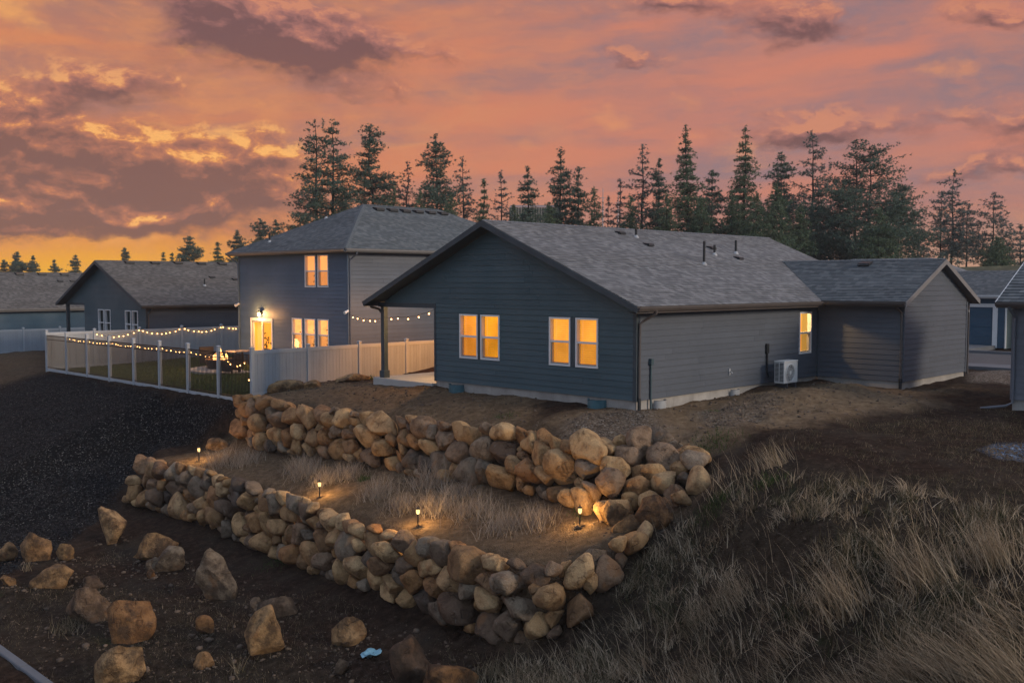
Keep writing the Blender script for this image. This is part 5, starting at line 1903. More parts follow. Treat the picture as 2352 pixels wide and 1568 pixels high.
for k in range(8):
    a, c = ys[k] + .066, ys[k + 1] - .066
    box('base_rail', (-2.878, -2.822), (a, c), (-1.17, -1.03), M['vinyl'], pk, .006)
    for z in (.62, .42, -.98):
        box('rail', (-2.866, -2.834), (a, c), (z, z + .03), M['black_metal'], pk)
    npk = 22
    for j in range(npk):
        y = a + (j + .5) * (c - a) / npk
        if proto_k is None:
            proto_k = box('picket', (-2.861, -2.839), (y - .011, y + .011), (-1.03, .66), M['black_metal'], pk)
            yk0 = y
        else:
            q = proto_k.copy()
            COL.objects.link(q)
            q.location.y += y - yk0
#PART3


# ------------------------------------------------------------------ string lights
ico = bmesh.new()
bmesh.ops.create_icosphere(ico, subdivisions=1, radius=.025)
bulb_me = bpy.data.meshes.new('bulb')
ico.to_mesh(bulb_me)
ico.free()
bulb_me.materials.append(M['bulb'])
sock_me = bpy.data.meshes.new('socket')
_mb = MB().lathe((0, 0, 0), [(.014, 0), (.016, .05), (.006, .06)], 6)
sock_me.from_pydata(_mb.V, [], _mb.F)
sock_me.materials.append(M['dark_plastic'])


def string_light(label, anchors, sag, spacing, drop=.05, skip=(), big=1.0):
    """anchors: fixing points; the cord sags between them"""
    t = thing('string_light', label, 'string light', anchors[0])
    path = []
    bulbs = []
    for k in range(len(anchors) - 1):
        a, c = Vector(anchors[k]), Vector(anchors[k + 1])
        L = (c - a).length
        sg = sag[k] if isinstance(sag, (list, tuple)) else sag
        nseg = 12
        for i in range(nseg + (k == len(anchors) - 2)):
            f = i / nseg
            path.append(a.lerp(c, f) - Vector((0, 0, sg * 4 * f * (1 - f))))
        nb_ = max(1, round(L / spacing))
        for i in range(nb_):
            f = (i + .5 + random.uniform(-.22, .22)) / nb_
            bulbs.append(a.lerp(c, f) - Vector((0, 0, sg * 4 * f * (1 - f) + drop + random.uniform(0, .03))) + Vector((random.uniform(-.02, .02), 0, 0)))
    MB().tube(path, .007, 5).build('cord', M['black_metal'], t)
    off = Vector(anchors[0])
    for p in bulbs:
        s_ = bpy.data.objects.new('bulb', bulb_me)
        COL.objects.link(s_)
        s_.parent = t
        s_.location = p - off
        s_.scale = (big, big, big)
        k_ = bpy.data.objects.new('socket', sock_me)
        COL.objects.link(k_)
        k_.parent = s_
        k_.location = (0, 0, .022)
    return t


fy_ = [33.0, 32.6, 30.16, 27.72, 25.24, 22.80, 20.34, 17.95]
string_light('string of warm bulbs looped along the black picket fence', [(-2.76, y, .60 if k % 2 else .58) for k, y in enumerate(fy_)] + [(-2.76, 16.9, .18), (-2.76, 15.66, .50), (-2.72, 15.62, -.1), (-2.6, 16.3, -.32)],
             [.02, .04, .05, .05, .06, .07, .12, .03, .03, .0, .03], .33, .04)
string_light('string of warm bulbs swagged on the white back fence', [(-.42, 35.05, .66), (2.02, 35.05, .80), (4.46, 35.05, .80), (6.9, 35.05, .80), (9.0, 35.05, .72)], [.26, .26, .24, .10], .27, .03)
string_light('string of warm bulbs hung between the two-storey house and the covered patio', [(4.02, 18.86, 1.92), (1.2, 12.2, 2.04), (.12, 8.62, 2.40)], [.16, .10], 1.02, .06, big=1.05)


# ------------------------------------------------------------------ back-yard furniture
cx, cy = 2.0, 26.5
gz0 = hz(cx, cy)
pd = MB()
pd.lathe((cx + .6, cy - .5, gz0 - .05), [(2.3, 0), (2.3, .09), (2.25, .10), (.01, .10)], 36)
props(pd.build('patio_pad', M['slab'], None), kind='structure')
fp = thing('fire_pit', 'round dark fire pit with burning fire on the round lawn pad', 'fire pit', (cx, cy, gz0 + .05))
MB().lathe((cx, cy, gz0 + .05), [(.62, 0), (.62, .34), (.70, .36), (.70, .42), (.56, .42), (.54, .30), (.01, .28)], 28).build('bowl', M['pit'], fp)
MB().lathe((cx, cy, gz0 + .472), [(.705, 0), (.705, .03), (.58, .03), (.58, 0)], 28).build('rim', M['copper'], fp)
fl = MB()
for k in range(11):
    a = random.uniform(0, 6.28)
    r = random.uniform(0, .34)
    b0 = Vector((cx + r * math.cos(a), cy + r * math.sin(a), gz0 + .35))
    hgt_ = random.uniform(.3, .72) * (1 - r)
    fl.tube([b0, b0 + Vector((random.uniform(-.05, .05), random.uniform(-.05, .05), hgt_ * .5)), b0 + Vector((random.uniform(-.1, .1), random.uniform(-.1, .1), hgt_))], [.085, .07, .008], 7)
fl.build('flames', M['flame'], fp, True)
for k in range(5):
    a = k * 1.26
    MB().tube([(cx + .4 * math.cos(a), cy + .4 * math.sin(a), gz0 + .34), (cx - .1 * math.cos(a), cy - .1 * math.sin(a), gz0 + .52)], .05, 7).build('log', M['bark'], fp)
Lf = bpy.data.lights.new('fire_light', 'POINT')
Lf.energy = 160
Lf.color = (1, .48, .16)
Lf.shadow_soft_size = .25
lo = bpy.data.objects.new('fire_light', Lf)
COL.objects.link(lo)
lo.parent = fp
lo.location = (0, 0, 1.0)


def patio_chair(label, x, y, rz):
    z = hz(x, y) + .05
    t = thing('patio_chair', label, 'chair', (x, y, z), 'chairs round the fire pit')
    t.rotation_euler.z = rz
    def part(nm, bx_, mat, bev=.02):
        o = box(nm, *bx_, mat, None, bev)
        o.parent = t
        return o
    part('seat', ((-.36, .36), (-.36, .36), (.26, .36)), M['furn_dark'])
    part('cushion', ((-.32, .32), (-.30, .34), (.362, .47)), M['cushion'], .04)
    part('backrest', ((-.38, .38), (-.46, -.37), (.2, .86)), M['furn_dark'], .03)
    for s in (-1, 1):
        part('armrest', ((.37 * s - .05, .37 * s + .05), (-.36, .38), (.08, .58)), M['furn_dark'], .03)
        for q in (-.38, .30):
            part('leg', ((.34 * s - .035, .34 * s + .035), (q, q + .07), (0, .255)), M['furn_dark'], .005)
    return t


patio_chair('dark wicker chair between the fire pit and the fence corner', 1.15, 24.2, math.radians(30))
patio_chair('dark wicker chair with its back to the house wall by the sliding door', 3.25, 25.1, math.radians(75))
patio_chair('dark wicker chair on the far side of the fire pit', 2.6, 28.6, math.radians(175))
tb = thing('patio_table', 'low brown patio table below the sliding door', 'table', (3.2, 26.9, hz(3.2, 26.9) + .05))
zt_ = hz(3.2, 26.9) + .05
for k in range(5):
    box('table_slat', (2.75, 3.75), (26.42 + k * .2, 26.61 + k * .2), (zt_ + .68, zt_ + .72), M['cushion'], tb, .005)
for sx in (2.8, 3.65):
    for sy in (26.46, 27.3):
        box('leg', (sx, sx + .06), (sy, sy + .06), (zt_, zt_ + .678), M['furn_dark'], tb)


# ------------------------------------------------------------------ heat pump
def heat_pump():
    x0, x1, y0, y1, z0, z1_ = 6.83, 7.70, -.78, -.42, -.02, .76
    t = thing('heat_pump', 'white outdoor heat pump unit standing by the side wall', 'heat pump', (x0, y0, z0))
    box('casing', (x0, x1), (y0, y1), (z0 + .06, z1_), M['ac_white'], t, .015)
    box('lid', (x0 - .01, x1 + .01), (y0 - .01, y1 + .01), (z1_ - .03, z1_ + .012), M['ac_white'], t, .01)
    for sx in (x0 + .12, x1 - .2):
        box('foot', (sx, sx + .08), (y0 - .03, y1 + .03), (z0 - .25, z0 + .058), M['ac_dark'], t)
    cx_, cz_, r = x0 + .36, z0 + .40, .27
    n_ = 36
    V = [(cx_ + r * math.cos(2 * math.pi * k / n_), y0 - .003, cz_ + r * math.sin(2 * math.pi * k / n_)) for k in range(n_)]
    fan = mesh('fan_opening', V, [tuple(range(n_))], M['ac_dark'], t)
    g = MB()
    for rr in (.27, .22, .17, .12, .07):
        g.tube([(cx_ + rr * math.cos(2 * math.pi * k / n_), y0 - .02, cz_ + rr * math.sin(2 * math.pi * k / n_)) for k in range(n_ + 1)], .006 if rr < .27 else .014, 5, False)
    for k in range(12):
        a = k * math.pi / 6
        g.tube([(cx_ + .05 * math.cos(a), y0 - .02, cz_ + .05 * math.sin(a)), (cx_ + .27 * math.cos(a), y0 - .02, cz_ + .27 * math.sin(a))], .005, 4)
    g.build('fan_guard', M['ac_white'], fan)
    bl = MB()
    for k in range(3):
        a = k * 2.094 + .5
        pts = [(cx_ + q * math.cos(a + w), y0 - .008 - .004 * (w > 0), cz_ + q * math.sin(a + w)) for q, w in ((.05, -.3), (.24, -.25), (.25, .35), (.05, .3))]
        bl.add(pts, [(0, 1, 2, 3)])
    bl.build('fan_blades', M['trim_grey'], fan)
    hb = MB()
    hb.box((cx_ - .05, cx_ + .05), (y0 - .03, y0 - .012), (cz_ - .05, cz_ + .05))
    hb.build('badge', M['ac_white'], fan)
    mesh('side_grille', [(x0 - .003, y0 + .03, z0 + .12), (x0 - .003, y1 - .03, z0 + .12), (x0 - .003, y1 - .03, z1_ - .06), (x0 - .003, y0 + .03, z1_ - .06)], [(0, 1, 2, 3)], M['ac_dark'], t)
    for k in range(14):
        z = z0 + .13 + k * .042
        box('louvre', (x0 - .016, x0 - .004), (y0 + .03, y1 - .03), (z, z + .012), M['ac_white'], t)
    box('grille_bar', (x0 - .02, x0 - .004), (y0 + .17, y0 + .19), (z0 + .12, z1_ - .06), M['ac_white'], t)
    box('valve_panel', (x1 - .17, x1 - .02), (y0 - .006, y0 - .001), (z0 + .12, z0 + .5), M['ac_white'], t, .002)


heat_pump()

# small white riser by the gable
p = at(1172, 919, -.42)
t = thing('pipe_riser', 'small white capped pipe standing in the dirt before the gable', 'pipe', (p.x, p.y, p.z - .1))
MB().tube([(p.x, p.y, p.z - .2), (p.x, p.y, p.z + .08)], .05, 10).build('pipe', M['white_plastic'], t)
MB().lathe((p.x, p.y, p.z + .07), [(.066, 0), (.066, .05), (.05, .065)], 10).build('cap', M['white_plastic'], t)


# ------------------------------------------------------------------ path lights
def path_light(u, v, label, zg):
    p = at(u, v, zg)
    z = hz(p.x, p.y)
    t = thing('path_light', label, 'path light', (p.x, p.y, z), 'path lights on the terrace')
    MB().tube([(p.x, p.y, z - .1), (p.x, p.y, z + .30)], .016, 8).build('stake', M['black_metal'], t)
    MB().lathe((p.x, p.y, z + .30), [(.02, 0), (.03, .01), (.03, .02), (.02, .03)], 12).build('collar', M['black_metal'], t)
    MB().lathe((p.x, p.y, z + .332), [(.034, 0), (.043, .03), (.045, .08), (.04, .11)], 12).build('lantern', M['lantern'], t)
    L = bpy.data.lights.new('path_lamp', 'POINT')
    L.energy = 105
    L.color = (1, .58, .20)
    L.shadow_soft_size = .02
    o = bpy.data.objects.new('path_lamp', L)
    COL.objects.link(o)
    o.parent = t
    o.location = (0, 0, .385)
    MB().lathe((p.x, p.y, z + .445), [(.058, 0), (.062, .012), (.04, .03), (.012, .045), (.01, .08)], 12).build('cap', M['black_metal'], t)


path_light(457, 1050, 'small lit path light near the dark slope, before the dry brush', -2.72)
path_light(734, 1122, 'lit path light among brush between the two walls, second from the dark slope', -2.55)
path_light(960, 1192, 'brightest path light on the bare terrace dirt, third from the dark slope', -2.5)
path_light(1332, 1216, 'lit path light beside the big pale boulder at the wall end', -2.40)


# ------------------------------------------------------------------ stones
def ico_np(sub):
    bm = bmesh.new()
    bmesh.ops.create_icosphere(bm, subdivisions=sub, radius=1)
    V = np.array([v.co[:] for v in bm.verts])
    F = np.array([[v.index for v in f.verts] for f in bm.faces])
    bm.free()
    return V, F


ICV, ICF = ico_np(4)
IC3V, IC3F = ico_np(3)


def facet(V, seed, ncut, lo=.62, hi=.95, soft_=.35):
    r = np.random.default_rng(seed)
    V = V.copy()
    for k in range(ncut):
        m_ = r.normal(size=3)
        m_ /= np.linalg.norm(m_)
        d = r.uniform(lo, hi)
        q = V @ m_
        ex = np.clip(q - d, 0, None)
        V -= np.outer(ex * (1 - soft_ * r.random() * .5), m_)
    return V


def fracture(V, seed, ncut, lo, hi):
    r = np.random.default_rng(seed)
    V = V.copy()
    for k in range(ncut):
        m_ = r.normal(size=3)
        m_ /= np.linalg.norm(m_)
        q = V @ m_
        ex = np.clip(q - q.max() * r.uniform(lo, hi), 0, None)
        V -= np.outer(ex * .94, m_)
    return V


def rocky(V, seed, amp):
    s = seed * 3.7
    n_ = (vnoise3(V * 1.6 + s, seed) - .5) * 2 * amp + (vnoise3(V * 4.0 + s, seed + 1) - .5) * amp * .7 + (vnoise3(V * 9.0 + s, seed + 2) - .5) * amp * .34 + (vnoise3(V * 19.0 + s, seed + 3) - .5) * amp * .22
    L = np.linalg.norm(V, axis=1, keepdims=True) + 1e-9
    return V + V / L * n_[:, None]


def lerp_line(L, f):
    f = np.clip(f, 0, len(L) - 1 - 1e-6)
    i = np.floor(f).astype(int)
    w = (f - i)[..., None]
    return L[i] * (1 - w) + L[i + 1] * w


def stone_wall(name, label, T, B, cell, seed):
    T = np.array([list(p) for p in T])
    B = np.array([list(p) for p in B])
    mid = (T + B) / 2
    seg = np.linalg.norm(np.diff(mid, axis=0), axis=1)
    S = np.concatenate([[0], np.cumsum(seg)])
    Ltot = S[-1]
    root = thing(name, label, 'retaining wall', tuple(B[len(B) // 2]))
    Hs = np.linalg.norm(T - B, axis=1)
    r = np.random.default_rng(seed)
    g = .035
    ss_, tt_ = np.meshgrid(np.arange(0, Ltot, g), np.arange(0, Hs.max() + .2, g), indexing='ij')
    Hl = np.interp(ss_, S, Hs)
    top_j = .40 * (fbm(ss_ * 1.6, ss_ * 0 + 3.3, 3, seed) - .5)
    valid = tt_ <= Hl + top_j
    gs, gt = ss_[valid], tt_[valid]
    # boulders of mixed size dropped until they crowd each other
    sx, sy, sr = [], [], []
    for lo_r, hi_r, tries in ((.36, .46, int(Ltot * 1.2)), (.26, .37, int(Ltot * 60)), (.17, .26, int(Ltot * 160)), (.11, .16, int(Ltot * 40))):
        for _ in range(tries):
            s = r.uniform(0, Ltot)
            H_ = np.interp(s, S, Hs)
            q = r.uniform(lo_r, hi_r) * cell
            tt = r.uniform(min(q * .6, H_ * .5), max(H_ - q * .75, H_ * .5))
            if sx:
                d = np.hypot((np.array(sx) - s) * .88, (np.array(sy) - tt) * 1.12)
                if (d < (np.array(sr) + q) * .94).any():
                    continue
            sx.append(s)
            sy.append(tt)
            sr.append(q)
    seeds = np.stack([sx, sy], 1)
    wt = np.array(sr)
    for it in range(2):
        best = np.full(len(gs), 1e9)
        own = np.zeros(len(gs), int)
        for i, (a, c) in enumerate(seeds):
            m_ = np.abs(gs - a) < 1.6
            d = np.hypot((gs[m_] - a) * .90, (gt[m_] - c) * 1.1) - wt[i]
            cur = best[m_]
            up_ = d < cur
            cur[up_] = d[up_]
            best[m_] = cur
            oo = own[m_]
            oo[up_] = i
            own[m_] = oo
        if it == 0:
            for i in range(len(seeds)):
                k = own == i
                if k.any():
                    seeds[i] = seeds[i] * .6 + np.array([gs[k].mean(), gt[k].mean()]) * .4
    nb = 36
    th = np.arctan2(IC3V[:, 2], IC3V[:, 0])
    rho = np.hypot(IC3V[:, 2], IC3V[:, 0])
    count = 0
    for i in range(len(seeds)):
        k = own == i
        if k.sum() < 18:
            continue
        c0 = np.array([gs[k].mean(), gt[k].mean()])
        dx, dy = gs[k] - c0[0], gt[k] - c0[1]
        ang = np.arctan2(dy, dx)
        rad = np.hypot(dx, dy) + g * .5
        R = np.zeros(nb)
        bi = ((ang + math.pi) / (2 * math.pi) * nb).astype(int) % nb
        np.maximum.at(R, bi, rad)
        R[R == 0] = np.median(R[R > 0])
        for _ in range(2):
            R = (np.roll(R, 1) + R * 2 + np.roll(R, -1)) / 4
        R = np.minimum(R, np.median(R) * 1.75)
        size = math.sqrt((R ** 2).mean())
        V = facet(IC3V, seed * 1000 + i, int(r.integers(4, 9)), .55, .95, .12)
        V = rocky(V, seed * 977 + i, .10)
        ang_v = np.arctan2(V[:, 2], V[:, 0])
        Rv = np.interp(ang_v, np.linspace(-math.pi, math.pi, nb + 1) + math.pi / nb * 0, np.append(R, R[0])) * 1.0
        rv = np.hypot(V[:, 2], V[:, 0])
        rv2 = np.where(rv > 0, rv, 1e-6)
        sc = Rv * rv2 ** .74 / rv2
        dn = max(.20, min(.46, size * r.uniform(.85, 1.25)))
        loc = np.stack([V[:, 0] * sc, V[:, 1] * dn, V[:, 2] * sc], 1)
        ext = np.array([R.mean(), dn, R.mean()])
        loc = fracture(loc / ext, seed * 71 + i, int(r.integers(9, 15)), .58, .90) * ext * 1.17
        # wall frame at this stone
        f = np.interp(c0[0], S, np.arange(len(S)))
        e = .25
        t0 = lerp_line(T, np.array([f]))[0]
        b0 = lerp_line(B, np.array([f]))[0]
        fa, fb = lerp_line(mid, np.array([f - e]))[0], lerp_line(mid, np.array([f + e]))[0]
        es = (fb - fa) / np.linalg.norm(fb - fa)
        Hc = np.linalg.norm(t0 - b0)
        eh = (t0 - b0) / Hc
        en = np.cross(es, eh)
        en /= np.linalg.norm(en)
        c3 = b0 + eh * min(c0[1], Hc + .05) + en * (r.uniform(-.10, .16) - .05)
        Wv = c3 + np.outer(loc[:, 0], es) + np.outer(loc[:, 1], en) + np.outer(loc[:, 2], eh)
        # own origin at the stone so object-space texture differs
        o = mesh_np('stone', Wv - c3, IC3F, M['stone'], None, False)
        o.parent = root
        o.location = Vector(c3) - root.location
        count += 1
    print(name, 'stones', count)
    return root


stone_wall('retaining_wall', 'upper dry-stacked boulder wall holding up the house pad', UT, UB, .92, 5)
stone_wall('retaining_wall', 'lower dry-stacked boulder wall at the front of the terrace', LT, LB, .82, 9)


SKIRT = []


def boulder(label, u, v, w, h, tilt, seed, zg, squash=.8, name='boulder', group='boulders lying on the lower slope', ncut=7, sink=.40):
    p = at(u, v, zg)
    for _ in range(3):
        p = at(u, v, hz(p.x, p.y))
    D = (p - EYE).dot(FW)
    SKIRT.append((p.x, p.y, w * D / 2266 / 2))
    rw, rh = w * D / 2266 / 2 * 1.06, h * D / 2266 / 2 * 1.06
    V = facet(ICV, seed, ncut + 6, .45, .90, .08)
    V = rocky(V, seed + 50, .12)
    mx = np.abs(V).max(0)
    V = V / mx
    ca, sa = math.cos(tilt), math.sin(tilt)
    x, z = V[:, 0] * rw, V[:, 2] * rh * (1 + sink)
    X_, Z_ = x * ca - z * sa, x * sa + z * ca
    kx, kz = rw / np.abs(X_).max(), rh * (1 + sink) / np.abs(Z_).max()
    X_, Z_ = X_ * kx, Z_ * kz
    Yd = V[:, 1] * (rw + rh) / 2 * squash
    rt = np.array(RIGHT)
    fwd = np.array([math.cos(YAW), math.sin(YAW), 0])
    Wv = np.outer(X_, rt) + np.outer(Yd, fwd) + np.outer(Z_, [0, 0, 1])
    o = mesh_np(name, Wv, ICF, M['boulder'], None, False)
    o.location = p + Vector((0, 0, rh * (1 - sink)))
    props(o, label, 'boulder', group)
    return o


BOULD = [
    ('upright tan boulder standing nearest the end of the lower wall', 257, 1243, 66, 80, .15, 21, -4.7, .8),
    ('broad orange-tan boulder leaning on a pinkish one', 358, 1276, 112, 54, .15, 22, -4.9, .8),
    ('pinkish angular boulder in front of the broad orange one', 394, 1308, 72, 54, .2, 23, -4.9, .8),
    ('tall slanted tan boulder alone in the middle of the dark soil', 498, 1370, 94, 104, .45, 34, -4.9, .7),
    ('slanted grey boulder at the edge of the black gravel', 92, 1284, 82, 64, .55, 25, -4.9, .7),
    ('small dark boulder beside the slanted grey boulder', 153, 1283, 44, 36, .2, 26, -4.9, .8),
    ('smooth wide tan boulder below the black gravel', 124, 1340, 98, 58, .12, 27, -5.0, .8),
    ('small grey broken stone above the reddish boulder', 214, 1352, 52, 32, .1, 28, -5.0, .9),
    ('reddish-topped wedge boulder near the kerb', 198, 1420, 112, 72, .4, 29, -5.1, .8),
    ('long layered boulder with split face', 296, 1462, 130, 84, .5, 30, -5.1, .7),
    ('small brown angular stone right of the layered boulder', 468, 1452, 50, 40, .3, 31, -5.0, .8),
    ('large flat-topped brown boulder nearest the kerb corner', 290, 1562, 138, 88, .1, 32, -5.2, .8),
    ('broad grey-tan boulder behind the rounded one', 640, 1408, 96, 46, .1, 33, -4.85, .8),
    ('rounded two-tone boulder in the middle foreground', 614, 1496, 94, 104, -.15, 24, -4.9, .8),
    ('small brown stone left of the rounded two-tone boulder', 590, 1408, 34, 36, .2, 36, -4.85, .8),
    ('dark bluish flat boulder below the lower wall', 797, 1468, 86, 66, .05, 35, -4.8, .7),
    ('large wedge-shaped tan boulder below the wall corner', 955, 1560, 114, 118, .5, 38, -4.8, .8),
    ('low wide boulder at the bottom edge of the picture', 1022, 1580, 150, 54, .05, 39, -4.8, .9),
    ('small pale stone at the left picture edge', 18, 1340, 38, 22, .0, 40, -5.0, .8),
    ('dark rounded boulder at the left picture edge', 18, 1286, 44, 40, .0, 41, -4.9, .8),
    ('small dark stone at the foot of the pinkish boulder', 352, 1310, 34, 30, .1, 42, -4.9, .8),
    ('small orange stone below the dark stone', 348, 1326, 22, 18, .1, 43, -4.9, .8),
    ('dark half-buried stone near the dry weed', 470, 1530, 46, 34, .1, 44, -5.0, .8),
    ('small dark brown stone between the dark slab and the blue scrap', 782, 1545, 40, 34, .1, 45, -4.9, .8),
]
for lab, u, v, w, h_, tl, sd, zg, sq in BOULD:
    boulder(lab, u, v, w, h_, tl, sd, zg, sq)
FLAT = [('long flat brown stone at the foot of the fence post', 652, 897, 92, 24, .06, 61), ('flat dark stone beside the long brown one', 718, 889, 58, 16, .08, 62),
        ('grey flat stone against the white fence', 746, 880, 46, 18, .1, 63), ('low brown stone nearest the patio along the fence', 806, 876, 84, 18, .05, 64),
        ('small grey stone between the flat stones along the fence', 690, 884, 38, 14, .0, 65)]
for lab, u, v, w, h_, tl, sd in FLAT:
    boulder(lab, u, v, w, h_, tl, sd, -.7, .9, 'boulder', 'flat stones along the fence', 5)
boulder('round half-buried stone on the terrace by the dark slope', 496, 1034, 58, 28, .05, 71, -2.75, .8, 'boulder', 'loose stones on the terrace')
boulder('small flat pale stone by the last path light', 1326, 1215, 20, 10, .1, 72, -2.3, .8, 'boulder', 'loose stones on the terrace')
boulder('big pale boulder leaning on the foot of the upper wall', 1418, 1206, 84, 60, .3, 73, -2.35, .8, 'boulder', 'loose stones at the wall end')
boulder('long flat boulder capping the end of the lower wall', 1448, 1222, 88, 44, .35, 74, -2.2, .7, 'boulder', 'loose stones at the wall end')
boulder('broad tan boulder at the low end of the upper wall', 1504, 1206, 92, 68, .1, 75, -2.0, .8, 'boulder', 'loose stones at the wall end')
boulder('dark stone cluster piece at the fence end of the upper wall', 545, 1000, 26, 40, .0, 76, -2.2, .8, 'boulder', 'loose stones at the wall end')

# blue plastic scrap
p = at(852, 1512, -4.85)
z = hz(p.x, p.y)
V, F = [], []
nn_, mm_ = 18, 5
for j in range(mm_):
    rr = [.02, .10, .17, .21, .235][j]
    zz2 = [.02, .025, .05, .10, .075][j]
    for i in range(nn_):
        a = 2 * math.pi * i / nn_
        k = 1 + .12 * math.sin(3 * a + j) + .08 * math.sin(7 * a + 2 * j)
        V.append((p.x + rr * k * math.cos(a) * 1.05, p.y + rr * k * math.sin(a) * .72, z + zz2 + .03 * math.sin(4 * a + j)))
for j in range(mm_ - 1):
    for i in range(nn_):
        F.append((j * nn_ + i, j * nn_ + (i + 1) % nn_, (j + 1) * nn_ + (i + 1) % nn_, (j + 1) * nn_ + i))
sc_m = paint('blue_plastic', (.22, .42, .52), .35, .3, 12, bump=.3, bscale=20)
props(mesh('plastic_scrap', V, F, sc_m, None, True), 'crumpled pale blue plastic scrap on the dark soil', 'litter')

# kerb and pavement at the lower street
k0, k1 = at(0, 1484, -5.42), at(112, 1568, -5.45)
d = (k1 - k0)
d.z = 0
d.normalize()
nrm = Vector((d.y, -d.x, 0))
if nrm.dot(EYE - k0) < 0:
    nrm = -nrm
a0, a1 = k0 - d * 14, k1 + d * 12


zk = -5.36
nk = 22
for k in range(nk):
    q0, q1 = a0.lerp(a1, k / nk) + d * .012, a0.lerp(a1, (k + 1) / nk) - d * .012
    V = []
    for q in (q0, q1):
        V += [(q.x, q.y, zk), (q.x + nrm.x * .17, q.y + nrm.y * .17, zk), (q.x + nrm.x * .19, q.y + nrm.y * .19, zk - .02), (q.x + nrm.x * .22, q.y + nrm.y * .22, zk - .5), (q.x, q.y, zk - .5)]
    o = mesh('kerb', V, [(0, 1, 6, 5), (1, 2, 7, 6), (2, 3, 8, 7), (0, 4, 3, 2, 1), (5, 6, 7, 8, 9), (4, 0, 5, 9)], M['sidewalk'])
    props(o, kind='structure')
for k in range(14):
    q0, q1 = a0.lerp(a1, k / 14) + d * .008, a0.lerp(a1, (k + 1) / 14) - d * .008
    b0, b1 = q0 + nrm * .225, q1 + nrm * .225
    c0, c1 = q0 + nrm * 1.9, q1 + nrm * 1.9
    V = [(b0.x, b0.y, zk - .17), (b1.x, b1.y, zk - .17), (c1.x, c1.y, zk - .19), (c0.x, c0.y, zk - .19), (b0.x, b0.y, zk - .7), (b1.x, b1.y, zk - .7), (c1.x, c1.y, zk - .7), (c0.x, c0.y, zk - .7)]
    props(mesh('sidewalk', V, BOXF, M['sidewalk']), kind='structure')


# ------------------------------------------------------------------ blades of grass
def blades(base, length, width, heading, lean, curl, tint, seg=3):
    """arrays (n,...): returns V,F,tint; each blade a bent tapering strip"""
    n_ = len(base)
    dirh = np.stack([np.cos(heading), np.sin(heading), np.zeros(n_)], 1)
    side = np.stack([-np.sin(heading), np.cos(heading), np.zeros(n_)], 1)
    # turn the strip's flat side at random
    tw = RNG.uniform(0, math.pi, n_)
    side = side * np.cos(tw)[:, None] + dirh * np.sin(tw)[:, None]
    P, ang = base.copy(), lean.copy()
    V = []
    step = length / seg
    for k in range(seg + 1):
        w = width * (1 - k / seg) * .5 if k < seg else width * .04
        V.append(P - side * w[:, None])
        V.append(P + side * w[:, None])
        P = P + dirh * (np.sin(ang) * step)[:, None] + np.array([0, 0, 1.0]) * (np.cos(ang) * step)[:, None]
        ang = ang + curl / seg
    V = np.stack(V, 1)
    m_ = 2 * (seg + 1)
    idx = np.arange(n_)[:, None] * m_
    F = np.concatenate([idx + np.array([2 * k, 2 * k + 1, 2 * k + 3, 2 * k + 2]) for k in range(seg)], 0)
    return V.reshape(-1, 3), F, np.repeat(tint, m_)


def grass_obj(name, parts, mat, parent=None):
    Vs, Fs, Ts = [], [], []
    o = 0
    for V, F, T in parts:
        Vs.append(V)
        Fs.append(F + o)
        Ts.append(T)
        o += len(V)
    return mesh_np(name, np.concatenate(Vs), np.concatenate(Fs), mat, parent, True, {'tint': np.concatenate(Ts)})


def scatter(poly, count, thresh=None, seed=2, freq=.5):
    xs, ys = [p[0] for p in poly], [p[1] for p in poly]
    out = []
    tot = 0
    while tot < count:
        x, y = RNG.uniform(min(xs), max(xs), count * 2), RNG.uniform(min(ys), max(ys), count * 2)
        k = in_poly(x, y, poly)
        if thresh is not None:
            k &= RNG.random(len(x)) < np.clip((fbm(x * freq, y * freq, 4, seed) - thresh) * 5 + .5, .03, 1)
        x, y = x[k], y[k]
        out.append(np.stack([x, y], 1))
        tot += len(x)
    return np.concatenate(out)[:count]


WIND = math.radians(142)      # the long stalks lean this way
POLY_G = gp((1290, 1500, -4.2), (1400, 1365, -3.1), (1500, 1250, -2.3), (1600, 1165, -1.6), (1650, 1080, -.9), (1760, 1075, -.75), (1950, 1110, -.75), (2150, 1130, -.8), (2420, 1170, -.9), (2800, 1230, -1.0), (3000, 1560, -1.7), (2700, 1800, -2.2), (1900, 1800, -3.2), (1250, 1750, -4.9), (1130, 1580, -4.7), (1200, 1510, -4.4))
# matted short dry grass: clump centres carry most of the blades
cl = scatter(POLY_G, 1250, .53, 31, .9)
nb_ = 34
cc = np.repeat(cl, nb_, 0) + RNG.normal(0, 1, (len(cl) * nb_, 2)) * np.repeat(RNG.uniform(.05, .15, len(cl)), nb_)[:, None]
ch = np.repeat(RNG.uniform(.55, 1.25, len(cl)), nb_)
ct = np.repeat(np.clip(RNG.normal(.58, .24, len(cl)), .08, 1), nb_)
nn2 = len(cc)
base = np.stack([cc[:, 0], cc[:, 1], hgt(cc[:, 0], cc[:, 1]) - .02], 1)
hd = np.repeat(RNG.uniform(0, 2 * math.pi, len(cl)), nb_) + RNG.normal(0, .9, nn2)
parts_g = [blades(base, RNG.uniform(.14, .44, nn2) * ch, RNG.uniform(.008, .024, nn2), hd, np.abs(RNG.normal(.65, .4, nn2)), RNG.uniform(-.2, 1.9, nn2), np.clip(ct - .12 + RNG.normal(0, .16, nn2) + .45 * (RNG.random(nn2) < .10), 0, 1))]
gs2 = scatter(POLY_G, 5200, .48, 33, .8)
n3 = len(gs2)
base = np.stack([gs2[:, 0], gs2[:, 1], hgt(gs2[:, 0], gs2[:, 1]) - .02], 1)
